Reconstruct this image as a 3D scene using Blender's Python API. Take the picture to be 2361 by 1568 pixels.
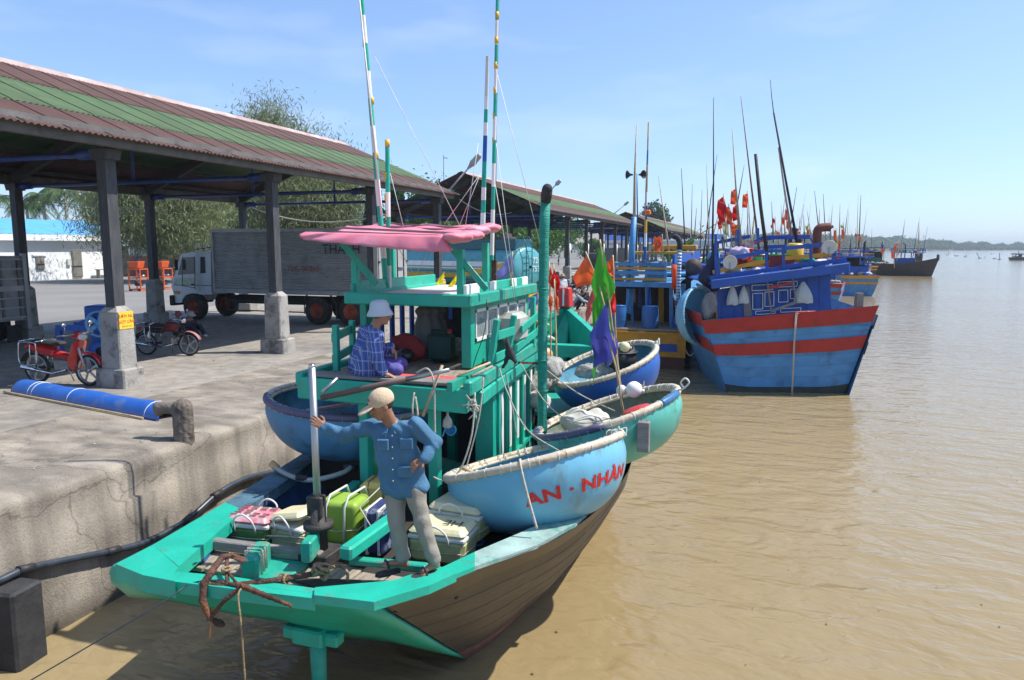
import bpy, math, random
import numpy as np
from mathutils import Vector, Matrix, Quaternion, Euler
S = bpy.context.scene
for o in list(bpy.data.objects): bpy.data.objects.remove(o)
COL = S.collection
R = math.radians
rnd = random.Random(7)

# ------------------------------------------------------------------ camera
FOC = 1680.0; IW = 2361.0; IH = 1568.0; HOR = 570.0; VPX = 1775.0; CAMZ = 4.7
TH = math.atan((IH/2-HOR)/FOC)
YAW = math.atan((VPX-IW/2)/(FOC*math.cos(TH)+(IH/2-HOR)*math.sin(TH)))
cd = bpy.data.cameras.new('camera'); cam = bpy.data.objects.new('camera', cd); COL.objects.link(cam)
cd.sensor_fit = 'HORIZONTAL'; cd.sensor_width = 36.0; cd.lens = 36.0*FOC/IW
cd.clip_start = 0.1; cd.clip_end = 9000
cam.location = (0, 0, CAMZ); cam.rotation_euler = (math.pi/2-TH, 0, YAW)
S.camera = cam

# ------------------------------------------------------------------ light
SUNV = Vector((0.60, 0.27, 1.0)).normalized()          # towards the sun
w = bpy.data.worlds.new('World'); S.world = w; w.use_nodes = True
nt = w.node_tree; bg = nt.nodes['Background']
sky = nt.nodes.new('ShaderNodeTexSky'); sky.sky_type = 'NISHITA'; sky.sun_disc = False
sky.sun_elevation = math.asin(SUNV.z); sky.sun_rotation = math.atan2(SUNV.x, SUNV.y)
sky.air_density = 0.8; sky.dust_density = 1.0; sky.ozone_density = 6.0; sky.altitude = 0
gm = nt.nodes.new('ShaderNodeGamma'); gm.inputs[1].default_value = .7; nt.links.new(sky.outputs[0], gm.inputs[0])
tn = nt.nodes.new('ShaderNodeMix'); tn.data_type = 'RGBA'; tn.blend_type = 'MULTIPLY'; tn.inputs[0].default_value = 1; tn.inputs[7].default_value = (1.10, 1.23, 1.42, 1)
nt.links.new(gm.outputs[0], tn.inputs[6])
# faint streaks of high cloud, all round the sky
tcw = nt.nodes.new('ShaderNodeTexCoord'); mpw = nt.nodes.new('ShaderNodeMapping'); mpw.inputs['Scale'].default_value = (2.2, 2.2, 9.0); nzw = nt.nodes.new('ShaderNodeTexNoise'); nzw.inputs['Scale'].default_value = 1.6; nzw.inputs['Detail'].default_value = 7
mrw = nt.nodes.new('ShaderNodeMapRange'); mrw.inputs[1].default_value = .52; mrw.inputs[2].default_value = .78; mrw.inputs[4].default_value = .26; cw_ = nt.nodes.new('ShaderNodeMix'); cw_.data_type = 'RGBA'; cw_.inputs[7].default_value = (3.8, 4.3, 4.6, 1)
nt.links.new(tcw.outputs['Generated'], mpw.inputs[0]); nt.links.new(mpw.outputs[0], nzw.inputs[0]); nt.links.new(nzw.outputs[0], mrw.inputs[0]); nt.links.new(mrw.outputs[0], cw_.inputs[0]); nt.links.new(tn.outputs[2], cw_.inputs[6]); nt.links.new(cw_.outputs[2], bg.inputs[0]); bg.inputs[1].default_value = 0.15
sd = bpy.data.lights.new('sun', 'SUN'); sd.energy = 3.6; sd.angle = R(0.53); sd.color = (1.0, 0.955, 0.88)
sun = bpy.data.objects.new('sun', sd); COL.objects.link(sun)
sun.location = (20, 10, 40); sun.rotation_euler = SUNV.to_track_quat('Z', 'Y').to_euler()
S.view_settings.view_transform = 'Standard'; S.view_settings.look = 'None'
S.view_settings.exposure = 0.82; S.view_settings.gamma = 1.0; S.view_settings.use_curve_mapping = False

# ------------------------------------------------------------------ survey: directions measured in the photograph, met with known planes
def ray(x, y):
    u = x-IW/2; v = IH/2-y
    f = FOC*math.cos(TH)+v*math.sin(TH); up = -FOC*math.sin(TH)+v*math.cos(TH)
    return Vector((-f*math.sin(YAW)+u*math.cos(YAW), f*math.cos(YAW)+u*math.sin(YAW), up))
C0 = Vector((0, 0, CAMZ))
def az(x, y, z): r = ray(x, y); return C0+r*((z-CAMZ)/r.z)
def ax(x, y, X): r = ray(x, y); return C0+r*(X/r.x)
def ay(x, y, Y): r = ray(x, y); return C0+r*(Y/r.y)
def ad(x, y, d): r = ray(x, y); return C0+r*(d/(FOC*math.cos(TH)+(IH/2-y)*math.sin(TH)))

# ------------------------------------------------------------------ materials
MATS = {}
def mat(name, col, rough=.6, var=.12, scale=4., metal=0., bump=0., bscale=30., dirt=None, damt=.0, dscale=2.5,
        spec=.5, stretch=(1, 1, 1), alpha=1., trans=0., coat=0., sss=0.):
    if name in MATS: return MATS[name]
    m = bpy.data.materials.new(name); m.use_nodes = True; n = m.node_tree; L = n.links.new
    p = n.nodes['Principled BSDF']
    tc = n.nodes.new('ShaderNodeTexCoord'); mp = n.nodes.new('ShaderNodeMapping'); L(tc.outputs['Object'], mp.inputs[0])
    mp.inputs['Scale'].default_value = stretch
    oi = n.nodes.new('ShaderNodeObjectInfo'); va = n.nodes.new('ShaderNodeVectorMath'); va.operation = 'ADD'
    cx = n.nodes.new('ShaderNodeMath'); cx.operation = 'MULTIPLY'; cx.inputs[1].default_value = 37.
    L(oi.outputs['Random'], cx.inputs[0]); L(mp.outputs[0], va.inputs[0]); L(cx.outputs[0], va.inputs[1])
    nz = n.nodes.new('ShaderNodeTexNoise'); nz.inputs['Scale'].default_value = scale; nz.inputs['Detail'].default_value = 5
    L(va.outputs[0], nz.inputs[0])
    cr = n.nodes.new('ShaderNodeValToRGB'); L(nz.outputs[0], cr.inputs[0])
    c = Vector(col[:3]); a = c*(1-var); b = c*(1+var)
    cr.color_ramp.elements[0].position = .32; cr.color_ramp.elements[1].position = .68
    cr.color_ramp.elements[0].color = (*a, 1); cr.color_ramp.elements[1].color = (min(b.x, 1), min(b.y, 1), min(b.z, 1), 1)
    out = cr.outputs[0]
    if dirt is not None:
        n2 = n.nodes.new('ShaderNodeTexNoise'); n2.inputs['Scale'].default_value = dscale; n2.inputs['Detail'].default_value = 9
        n2.inputs['Roughness'].default_value = .65; L(va.outputs[0], n2.inputs[0])
        mr = n.nodes.new('ShaderNodeMapRange'); mr.inputs[1].default_value = .62-.22*damt; mr.inputs[2].default_value = .70-.16*damt+.03
        mr.inputs[4].default_value = min(1., .35+damt)
        L(n2.outputs[0], mr.inputs[0]); mx = n.nodes.new('ShaderNodeMix'); mx.data_type = 'RGBA'
        L(mr.outputs[0], mx.inputs[0]); L(out, mx.inputs[6]); mx.inputs[7].default_value = (*dirt[:3], 1); out = mx.outputs[2]
    L(out, p.inputs['Base Color'])
    p.inputs['Roughness'].default_value = rough; p.inputs['Metallic'].default_value = metal
    p.inputs['Specular IOR Level'].default_value = spec
    if coat: p.inputs['Coat Weight'].default_value = coat; p.inputs['Coat Roughness'].default_value = .1
    if alpha < 1: p.inputs['Alpha'].default_value = alpha
    if trans: p.inputs['Transmission Weight'].default_value = trans
    if sss: p.inputs['Subsurface Weight'].default_value = sss; p.inputs['Subsurface Scale'].default_value = .02
    if bump:
        nb = n.nodes.new('ShaderNodeTexNoise'); nb.inputs['Scale'].default_value = bscale; nb.inputs['Detail'].default_value = 6
        L(va.outputs[0], nb.inputs[0]); bp = n.nodes.new('ShaderNodeBump'); bp.inputs['Strength'].default_value = bump
        bp.inputs['Distance'].default_value = .02; L(nb.outputs[0], bp.inputs['Height']); L(bp.outputs[0], p.inputs['Normal'])
    MATS[name] = m; return m
def nodes_of(m):
    n = m.node_tree; return n, n.links.new, n.nodes['Principled BSDF']

# ------------------------------------------------------------------ mesh building
def frame(d, up=Vector((0, 0, 1))):
    d = Vector(d).normalized()
    s = d.cross(up)
    if s.length < 1e-4: s = d.cross(Vector((0, 1, 0)))
    s.normalize(); return d, s, s.cross(d).normalized()
class MB:
    def __init__(self): self.v = []; self.f = []; self.m = []; self.sm = []
    def add(self, vs, fs, mi=0, smooth=False):
        b = len(self.v); self.v += [tuple(p) for p in vs]
        for f in fs: self.f.append(tuple(i+b for i in f)); self.m.append(mi); self.sm.append(smooth)
        return self
    def box(self, c, s, mi=0, rot=None, taper=1., bev=0.):
        c = Vector(c); hx, hy, hz = s[0]/2, s[1]/2, s[2]/2
        M = rot.to_3x3() if rot is not None else None
        if bev > 0:
            pts = []; bv = min(bev, hx*.9, hy*.9, hz*.9)
            for z, t, ins in ((-hz, 1, bv), (-hz+bv, 1, 0), (hz-bv, taper, 0), (hz, taper, bv)):
                a, b2 = hx*t-ins, hy*t-ins
                k = bv if ins == 0 else bv*.6
                for x, y in ((a-k, b2), (-a+k, b2), (-a, b2-k), (-a, -b2+k), (-a+k, -b2), (a-k, -b2), (a, -b2+k), (a, b2-k)): pts.append(Vector((x, y, z)))
            fs = [tuple(range(7, -1, -1)), tuple(range(24, 32))]
            for r_ in range(3):
                for i in range(8): j = (i+1) % 8; fs.append((r_*8+i, r_*8+j, r_*8+8+j, r_*8+8+i))
        else:
            pts = [Vector((x*(taper if z > 0 else 1), y*(taper if z > 0 else 1), z)) for z in (-hz, hz) for x, y in ((-hx, -hy), (hx, -hy), (hx, hy), (-hx, hy))]
            fs = [(3, 2, 1, 0), (4, 5, 6, 7), (0, 1, 5, 4), (1, 2, 6, 5), (2, 3, 7, 6), (3, 0, 4, 7)]
        if M is not None: pts = [M @ p for p in pts]
        return self.add([c+p for p in pts], fs, mi)
    def beam(self, a, b, w, h, mi=0, up=Vector((0, 0, 1)), bev=0.):
        a, b = Vector(a), Vector(b); d, s, u = frame(b-a, up); M = Matrix((s, d, u)).transposed()
        return self.box((a+b)/2, (w, (b-a).length, h), mi, M, bev=bev)
    def tube(self, pts, r, n=8, mi=0, caps=True, smooth=True, closed=False, flat=1.):
        pts = [Vector(p) for p in pts]; k = len(pts); rs = r if isinstance(r, (list, tuple)) else [r]*k
        vs = []; fs = []; prev = None
        for i, p in enumerate(pts):
            if closed: d = pts[(i+1) % k]-pts[i-1]
            else: d = pts[min(i+1, k-1)]-pts[max(i-1, 0)]
            if d.length < 1e-6: d = Vector((0, 0, 1))
            d.normalize()
            if prev is None: _, s, u = frame(d)
            else:
                s = prev-d*prev.dot(d)
                if s.length < 1e-4: _, s, u = frame(d)
                s.normalize(); u = s.cross(d)
            prev = s
            for j in range(n):
                t = 2*math.pi*j/n; vs.append(p+(s*math.cos(t)+u*math.sin(t)*flat)*rs[i])
        for i in range(k if closed else k-1):
            i2 = (i+1) % k
            for j in range(n): j2 = (j+1) % n; fs.append((i*n+j, i*n+j2, i2*n+j2, i2*n+j))
        self.add(vs, fs, mi, smooth)
        if caps and not closed: b = len(self.v)-len(vs); self.f += [tuple(b+j for j in range(n-1, -1, -1)), tuple(b+(k-1)*n+j for j in range(n))]; self.m += [mi, mi]; self.sm += [False, False]
        return self
    def lathe(self, prof, c=(0, 0, 0), n=20, mi=0, axis=(0, 0, 1), smooth=True, arc=2*math.pi):
        c = Vector(c); d, s, u = frame(axis); vs = []; fs = []; full = arc > 6.28; nn = n if full else n+1
        for r_, h in prof:
            for j in range(nn): t = arc*j/n; vs.append(c+d*h+(s*math.cos(t)+u*math.sin(t))*r_)
        for i in range(len(prof)-1):
            for j in range(n): j2 = (j+1) % nn; fs.append((i*nn+j, i*nn+j2, (i+1)*nn+j2, (i+1)*nn+j))
        return self.add(vs, fs, mi, smooth)
    def sphere(self, c, r, n=12, mi=0, sc=(1, 1, 1), rot=None):
        vs = []; fs = []; m_ = n//2
        for i in range(m_+1):
            a = math.pi*i/m_
            for j in range(n):
                b = 2*math.pi*j/n; p = Vector((math.sin(a)*math.cos(b)*sc[0], math.sin(a)*math.sin(b)*sc[1], math.cos(a)*sc[2]))*r
                if rot is not None: p = rot.to_3x3() @ p
                vs.append(Vector(c)+p)
        for i in range(m_):
            for j in range(n): j2 = (j+1) % n; fs.append((i*n+j, (i+1)*n+j, (i+1)*n+j2, i*n+j2))
        return self.add(vs, fs, mi, True)
    def grid(self, fn, nu, nv, mi=0, smooth=True, closeu=False):
        vs = [fn(i/nu, j/nv) for i in range(nu+1) for j in range(nv+1)]
        fs = [(i*(nv+1)+j, (i+1)*(nv+1)+j, (i+1)*(nv+1)+j+1, i*(nv+1)+j+1) for i in range(nu) for j in range(nv)]
        return self.add(vs, fs, mi, smooth)
    def slab(self, poly, z0, z1, mi=0):
        n = len(poly); vs = [(*p, z0) for p in poly]+[(*p, z1) for p in poly]
        fs = [tuple(range(n-1, -1, -1)), tuple(range(n, 2*n))]+[(i, (i+1) % n, n+(i+1) % n, n+i) for i in range(n)]
        return self.add(vs, fs, mi)
    def prism(self, poly, off, mi=0):
        n = len(poly); off = Vector(off); vs = [Vector(p) for p in poly]+[Vector(p)+off for p in poly]
        fs = [tuple(range(n-1, -1, -1)), tuple(range(n, 2*n))]+[(i, (i+1) % n, n+(i+1) % n, n+i) for i in range(n)]
        return self.add(vs, fs, mi)
    def mesh(self, name, mats, off=None):
        me = bpy.data.meshes.new(name)
        v = self.v if off is None else [(p[0]-off[0], p[1]-off[1], p[2]-off[2]) for p in self.v]
        me.from_pydata(v, [], self.f); mats = mats if isinstance(mats, (list, tuple)) else [mats]
        for m in mats: me.materials.append(m)
        if len(mats) > 1: me.polygons.foreach_set('material_index', self.m)
        me.polygons.foreach_set('use_smooth', self.sm); me.update(); return me
    def obj(self, name, mats, parent=None, local=False, label=None, cat=None, group=None, kind=None, solid=0.):
        off = None
        if parent is None:
            # a single-mesh thing: origin at its base centre
            xs = np.array(self.v); off = (float(xs[:, 0].mean()), float(xs[:, 1].mean()), float(xs[:, 2].min()))
            if kind: off = (0., 0., 0.)
        elif not local: off = wloc(parent)
        o = bpy.data.objects.new(name, self.mesh(name, mats, off)); COL.objects.link(o)
        if parent is None: o.location = off
        else: o.parent = parent
        if solid:
            md = o.modifiers.new('thickness', 'SOLIDIFY'); md.thickness = solid; md.offset = 0
        return tag(o, label, cat, group, kind)
def wloc(o):
    p = Vector((0, 0, 0))
    while o is not None: p += o.location; o = o.parent
    return p
def tag(o, label=None, cat=None, group=None, kind=None):
    if label: o['label'] = label
    if cat: o['category'] = cat
    if group: o['group'] = group
    if kind: o['kind'] = kind
    return o
def thing(name, label, cat, loc=(0, 0, 0), rotz=0., group=None):
    o = bpy.data.objects.new(name, None); COL.objects.link(o); o.location = loc; o.rotation_euler = (0, 0, rotz)
    o.empty_display_size = .2
    return tag(o, label, cat, group)
def dup(o, parent=None, **kw):
    c = o.copy(); COL.objects.link(c); c.parent = parent
    for ch in list(o.children): dup(ch, c)
    return c
def copy_thing(o, loc, rotz=0., label=None, group=None):
    c = dup(o); c.location = loc; c.rotation_euler = (0, 0, rotz)
    if label: c['label'] = label
    if group: c['group'] = group
    return c
def piece(name, me, parent, loc=(0, 0, 0), rot=(0, 0, 0), sc=(1, 1, 1)):
    o = bpy.data.objects.new(name, me); COL.objects.link(o); o.parent = parent; o.location = loc; o.rotation_euler = rot; o.scale = sc
    return o
def npmesh(name, V, F, mats, smooth=False, mi=None):
    me = bpy.data.meshes.new(name); V = np.asarray(V, np.float32); F = np.asarray(F, np.int32); k = F.shape[1]
    me.vertices.add(len(V)); me.vertices.foreach_set('co', V.ravel())
    me.loops.add(F.size); me.loops.foreach_set('vertex_index', F.ravel())
    me.polygons.add(len(F)); me.polygons.foreach_set('loop_start', np.arange(0, F.size, k, dtype=np.int32))
    try: me.polygons.foreach_set('loop_total', np.full(len(F), k, np.int32))
    except Exception: pass
    for m in (mats if isinstance(mats, (list, tuple)) else [mats]): me.materials.append(m)
    if mi is not None: me.polygons.foreach_set('material_index', np.asarray(mi, np.int32))
    me.polygons.foreach_set('use_smooth', np.full(len(F), smooth)); me.update(calc_edges=True); me.validate()
    return me
def npobj(name, me, parent=None, loc=(0, 0, 0), **kw):
    o = bpy.data.objects.new(name, me); COL.objects.link(o); o.parent = parent; o.location = loc; return tag(o, **kw)

# ------------------------------------------------------------------ smooth blended solids (bodies, sacks, ironwork)
class SDF:
    def __init__(self, lo, hi, res):
        self.lo = np.array(lo, float); self.res = res
        self.n = np.ceil((np.array(hi, float)-self.lo)/res).astype(int)+1
        self.d = np.full(self.n, .25, np.float32)
    def block(self, lo, hi):
        a = np.clip(np.floor((np.array(lo)-self.lo)/self.res).astype(int), 0, self.n); b = np.clip(np.ceil((np.array(hi)-self.lo)/self.res).astype(int)+1, 0, self.n)
        ax_ = [self.lo[i]+np.arange(a[i], b[i])*self.res for i in range(3)]
        return a, b, np.meshgrid(*ax_, indexing='ij')
    def put(self, a, b, d, k, cut=False):
        sl = tuple(slice(a[i], b[i]) for i in range(3)); o = self.d[sl]; d = d.astype(np.float32)
        if cut: h = np.clip(.5-.5*(-d-o)/k*-1, 0, 1); self.d[sl] = np.maximum(o, -d); return
        h = np.clip(.5+.5*(o-d)/k, 0, 1); self.d[sl] = o*(1-h)+d*h-k*h*(1-h)
    def cap(self, p, q, ra, rb=None, k=.02, cut=False):
        rb = ra if rb is None else rb; p = np.array(p, float); q = np.array(q, float); m = max(ra, rb)+k*2+.03
        a, b, (X, Y, Z) = self.block(np.minimum(p, q)-m, np.maximum(p, q)+m)
        if X.size == 0: return self
        v = q-p; L2 = max(v.dot(v), 1e-9); t = np.clip(((X-p[0])*v[0]+(Y-p[1])*v[1]+(Z-p[2])*v[2])/L2, 0, 1)
        d = np.sqrt((X-p[0]-t*v[0])**2+(Y-p[1]-t*v[1])**2+(Z-p[2]-t*v[2])**2)-(ra+(rb-ra)*t)
        self.put(a, b, d, k, cut); return self
    def ell(self, c, r, rot=None, k=.02, cut=False):
        c = np.array(c, float); r = np.array(r, float); m = r.max()+k*2+.03
        a, b, (X, Y, Z) = self.block(c-m, c+m)
        if X.size == 0: return self
        P = np.stack([X-c[0], Y-c[1], Z-c[2]], -1)
        if rot is not None: P = P @ np.array(rot.to_3x3())
        k0 = np.linalg.norm(P/r, axis=-1); k1 = np.linalg.norm(P/(r*r), axis=-1)+1e-9
        self.put(a, b, k0*(k0-1)/k1, k, cut); return self
    def rbox(self, c, h, rr, rot=None, k=.01, cut=False):
        c = np.array(c, float); h = np.array(h, float); m = np.linalg.norm(h)+k*2+.03
        a, b, (X, Y, Z) = self.block(c-m, c+m)
        if X.size == 0: return self
        P = np.stack([X-c[0], Y-c[1], Z-c[2]], -1)
        if rot is not None: P = P @ np.array(rot.to_3x3())
        q = np.abs(P)-(h-rr); d = np.linalg.norm(np.maximum(q, 0), axis=-1)+np.minimum(q.max(-1), 0)-rr
        self.put(a, b, d, k, cut); return self
    def warp(self, fn):
        ax_ = [self.lo[i]+np.arange(self.n[i])*self.res for i in range(3)]; X, Y, Z = np.meshgrid(*ax_, indexing='ij')
        self.d = self.d+fn(X, Y, Z).astype(np.float32); return self
    def surf(self):
        d = self.d; d[0], d[-1], d[:, 0], d[:, -1], d[:, :, 0], d[:, :, -1] = .1, .1, .1, .1, .1, .1
        s = d < 0; n = np.array(d.shape)-1
        acc = np.zeros((*n, 3)); cnt = np.zeros(n)
        cs = [(i, j, k) for i in (0, 1) for j in (0, 1) for k in (0, 1)]
        def g(A, c): return A[c[0]:c[0]+n[0], c[1]:c[1]+n[1], c[2]:c[2]+n[2]]
        for c in cs:
            for axx in range(3):
                if c[axx]: continue
                c2 = list(c); c2[axx] = 1; A = g(d, c); B = g(d, c2); x = (A < 0) != (B < 0)
                t = np.where(x, A/(A-B+1e-12), 0)
                for q in range(3): acc[..., q] += np.where(x, c[q]+(t if q == axx else 0), 0)
                cnt += x
        act = cnt > 0; idx = np.full(n, -1, np.int64); idx[act] = np.arange(act.sum())
        V = (np.argwhere(act)+acc[act]/cnt[act][:, None])*self.res+self.lo
        F = []
        for axx in range(3):
            u, v = (axx+1) % 3, (axx+2) % 3
            a = [slice(1, -1)]*3; a[axx] = slice(0, n[axx]); b = list(a); b[axx] = slice(1, n[axx]+1)
            A = s[tuple(slice(1, n[i]) if i != axx else slice(0, n[i]) for i in range(3))]
            B = s[tuple(slice(1, n[i]) if i != axx else slice(1, n[i]+1) for i in range(3))]
            e = np.argwhere(A != B)
            if len(e) == 0: continue
            sgn = A[tuple(e.T)]
            e2 = e.copy()
            for i in range(3):
                if i != axx: e2[:, i] += 1
            def cell(du, dv):
                q = e2.copy(); q[:, u] += du; q[:, v] += dv; return idx[q[:, 0], q[:, 1], q[:, 2]]
            Q = np.stack([cell(-1, -1), cell(0, -1), cell(0, 0), cell(-1, 0)], 1); Q[~sgn] = Q[~sgn][:, ::-1]; F.append(Q)
        return V, np.concatenate(F)
    def obj(self, name, m, parent=None, mi=None, **kw):
        V, F = self.surf(); off = np.array(wloc(parent)) if parent is not None else np.array([V[:, 0].mean(), V[:, 1].mean(), V[:, 2].min()])
        me = npmesh(name, V-off, F, m, smooth=True, mi=mi(V[F].mean(1)) if mi else None)
        return npobj(name, me, parent, (0, 0, 0) if parent is not None else tuple(off), **kw)
def catenary(a, b, sag, n=14):
    a, b = Vector(a), Vector(b); return [a.lerp(b, i/n)-Vector((0, 0, sag*4*(i/n)*(1-i/n))) for i in range(n+1)]
def smoothpts(pts, n=6):
    pts = [Vector(p) for p in pts]; out = []
    for i in range(len(pts)-1):
        p0, p1, p2, p3 = pts[max(i-1, 0)], pts[i], pts[i+1], pts[min(i+2, len(pts)-1)]
        for j in range(n):
            t = j/n; out.append(.5*((2*p1)+(p2-p0)*t+(2*p0-5*p1+4*p2-p3)*t*t+(3*p1-p0-3*p2+p3)*t**3))
    return out+[pts[-1]]
def text_mesh(s, size, fn, res=3, bold=0.):
    """outline lettering as a flat mesh whose (u, v) is mapped to the place it is painted on"""
    cu = bpy.data.curves.new('lettering', 'FONT'); cu.body = s; cu.size = size; cu.resolution_u = res; cu.align_x = 'CENTER'; cu.offset = bold
    o = bpy.data.objects.new('lettering', cu); COL.objects.link(o)
    dg = bpy.context.evaluated_depsgraph_get(); me = o.evaluated_get(dg).to_mesh()
    mb = MB(); mb.add([fn(v.co.x, v.co.y) for v in me.vertices], [tuple(p.vertices) for p in me.polygons])
    o.evaluated_get(dg).to_mesh_clear(); bpy.data.objects.remove(o); bpy.data.curves.remove(cu)
    return mb
def flat_text(s, size, org, ux, uy, res=2):
    org, ux, uy = Vector(org), Vector(ux).normalized(), Vector(uy).normalized()
    return text_mesh(s, size, lambda u, v: org+ux*u+uy*v, res)
# ================================================================== palette
GREEN = (0.014, 0.385, 0.27); TEAL_D = (0.012, 0.22, 0.17)
m_green = mat('green_boat_paint', GREEN, .42, .10, 3, bump=.25, bscale=18, dirt=(.10, .20, .15), damt=.27, dscale=7)
m_greenworn = mat('worn_green_paint', (0.016, .33, .235), .5, .15, 6, bump=.4, bscale=25, dirt=(.20, .16, .10), damt=.42, dscale=6)
m_white = mat('white_paint', (.78, .78, .74), .45, .05, 4, dirt=(.35, .30, .22), damt=.15)
m_offwhite = mat('aged_white_plastic', (.62, .63, .58), .45, .08, 5, dirt=(.30, .25, .16), damt=.25)
m_wood = mat('weathered_planks', (.30, .25, .19), .8, .28, 5, bump=.6, bscale=14, dirt=(.12, .10, .08), damt=.3, dscale=3, stretch=(5, .7, 5))
m_woodgrey = mat('grey_plank', (.22, .20, .19), .8, .25, 6, bump=.5, bscale=20, stretch=(.8, 6, 6))
m_bamboo = mat('bamboo', (.46, .35, .20), .55, .18, 7, dirt=(.20, .13, .07), damt=.3, dscale=8)
m_rim = mat('bamboo_rim', (.58, .50, .38), .6, .16, 9, bump=.4, dirt=(.26, .17, .09), damt=.45, dscale=9)
m_rust = mat('rusted_iron', (.085, .042, .028), .9, .4, 12, bump=1., bscale=45, dirt=(.22, .085, .03), damt=.45, dscale=7)
m_darkiron = mat('dark_iron', (.05, .045, .042), .7, .3, 12, bump=.5, bscale=40, metal=.3)
m_steel = mat('steel', (.44, .44, .43), .40, .06, 5, metal=.95)
m_chrome = mat('chrome', (.7, .7, .7), .12, .03, 5, metal=1.)
m_rope = mat('rope', (.50, .46, .38), .9, .2, 40, bump=.6, bscale=90)
m_ropebrown = mat('brown_rope', (.30, .21, .11), .9, .25, 40, bump=.8, bscale=90)
m_black = mat('black_rubber', (.022, .022, .024), .6, .2, 10, bump=.3, bscale=30)
m_hose = mat('black_hose', (.035, .045, .06), .35, .25, 8, dirt=(.09, .085, .075), damt=.3, dscale=5)
m_conc = mat('concrete', (.30, .28, .25), .9, .16, 2.2, bump=.7, bscale=40, dirt=(.10, .09, .085), damt=.35, dscale=2.2)
m_col = mat('dark_steel_column', (.055, .055, .058), .65, .25, 4, bump=.3, bscale=30, dirt=(.11, .11, .11), damt=.3, dscale=5, stretch=(3, 3, .6))
m_beam = mat('grey_roof_beam', (.14, .135, .125), .8, .18, 3, bump=.3, dirt=(.06, .055, .05), damt=.3)
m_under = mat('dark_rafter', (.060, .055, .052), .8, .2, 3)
m_tie = mat('blue_tie_pipe', (.025, .06, .23), .5, .2, 4, dirt=(.05, .045, .05), damt=.3, dscale=3)
m_roofb = mat('brown_cement_sheet', (.088, .041, .036), .75, .13, 1.2, bump=.35, bscale=50, dirt=(.14, .085, .072), damt=.2, dscale=1.4)
m_roofg = mat('green_cement_sheet', (.066, .120, .052), .75, .18, 1.2, bump=.35, bscale=50, dirt=(.16, .18, .12), damt=.22, dscale=1.4)
m_cap = mat('ridge_cap', (.40, .29, .26), .8, .2, 1.5, bump=.3, dirt=(.62, .60, .58), damt=.35, dscale=1.3)
m_blk2 = mat('matt_black', (.03, .03, .03), .8, .3, 8)
m_glass = mat('smoky_glass', (.06, .08, .09), .08, .1, 4, spec=.8)
m_tyre = mat('tyre', (.025, .024, .023), .8, .2, 20, bump=.6, bscale=25, dirt=(.08, .07, .06), damt=.35, dscale=4)
def plain(name, c, r=.5, **k): return mat(name, c, r, k.pop('var', .08), k.pop('scale', 6), **k)
m_red = plain('red_paint', (.55, .03, .025), .35)
m_yellow = plain('yellow_paint', (.62, .36, .03), .45, dirt=(.2, .15, .08), damt=.2)
m_blue1 = mat('royal_blue_paint', (.016, .085, .36), .45, .14, 2.5, bump=.25, bscale=15, dirt=(.05, .10, .17), damt=.25, dscale=3)
m_blue2 = mat('sky_blue_paint', (.065, .25, .50), .5, .14, 2.0, bump=.25, bscale=15, dirt=(.03, .10, .20), damt=.35, dscale=1.6)
m_blue3 = mat('light_blue_paint', (.16, .42, .60), .45, .10, 2.5, bump=.15, dirt=(.15, .22, .20), damt=.15)

# ================================================================== water
def mk_water():
    m = bpy.data.materials.new('muddy_river_water'); m.use_nodes = True; n, L, p = nodes_of(m)
    geo = n.nodes.new('ShaderNodeNewGeometry')
    mp = n.nodes.new('ShaderNodeMapping'); L(geo.outputs['Position'], mp.inputs[0]); mp.inputs['Rotation'].default_value = (0, 0, R(22)); mp.inputs['Scale'].default_value = (1., 1.9, 1.)
    big = n.nodes.new('ShaderNodeTexNoise'); big.inputs['Scale'].default_value = .05; big.inputs['Detail'].default_value = 4; L(geo.outputs['Position'], big.inputs[0])
    cr = n.nodes.new('ShaderNodeValToRGB'); L(big.outputs[0], cr.inputs[0]); cr.color_ramp.elements[0].position = .35; cr.color_ramp.elements[1].position = .68
    cr.color_ramp.elements[0].color = (.255, .188, .090, 1); cr.color_ramp.elements[1].color = (.30, .235, .13, 1); L(cr.outputs[0], p.inputs['Base Color'])
    p.inputs['Roughness'].default_value = .09; p.inputs['IOR'].default_value = 1.33; p.inputs['Specular IOR Level'].default_value = .40
    prev = None
    for sc, st, dist, det, rough in ((.8, .55, .16, 2, .5), (2.6, .6, .045, 2, .5), (8., .35, .012, 2, .5)):
        nz = n.nodes.new('ShaderNodeTexNoise'); nz.inputs['Scale'].default_value = sc; nz.inputs['Detail'].default_value = det; nz.inputs['Roughness'].default_value = rough
        nz.inputs['Distortion'].default_value = .7; L(mp.outputs[0], nz.inputs[0])
        b = n.nodes.new('ShaderNodeBump'); b.inputs['Strength'].default_value = st; b.inputs['Distance'].default_value = dist; L(nz.outputs[0], b.inputs['Height'])
        if prev: L(prev.outputs[0], b.inputs['Normal'])
        prev = b
    L(prev.outputs[0], p.inputs['Normal']); return m
wb = MB(); wb.grid(lambda u, v: Vector((-60+u*4060, -40+v*4040, 0)), 6, 6, smooth=False)
wb.obj('water', mk_water(), kind='structure', label='muddy brown river water with small ripples')

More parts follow.
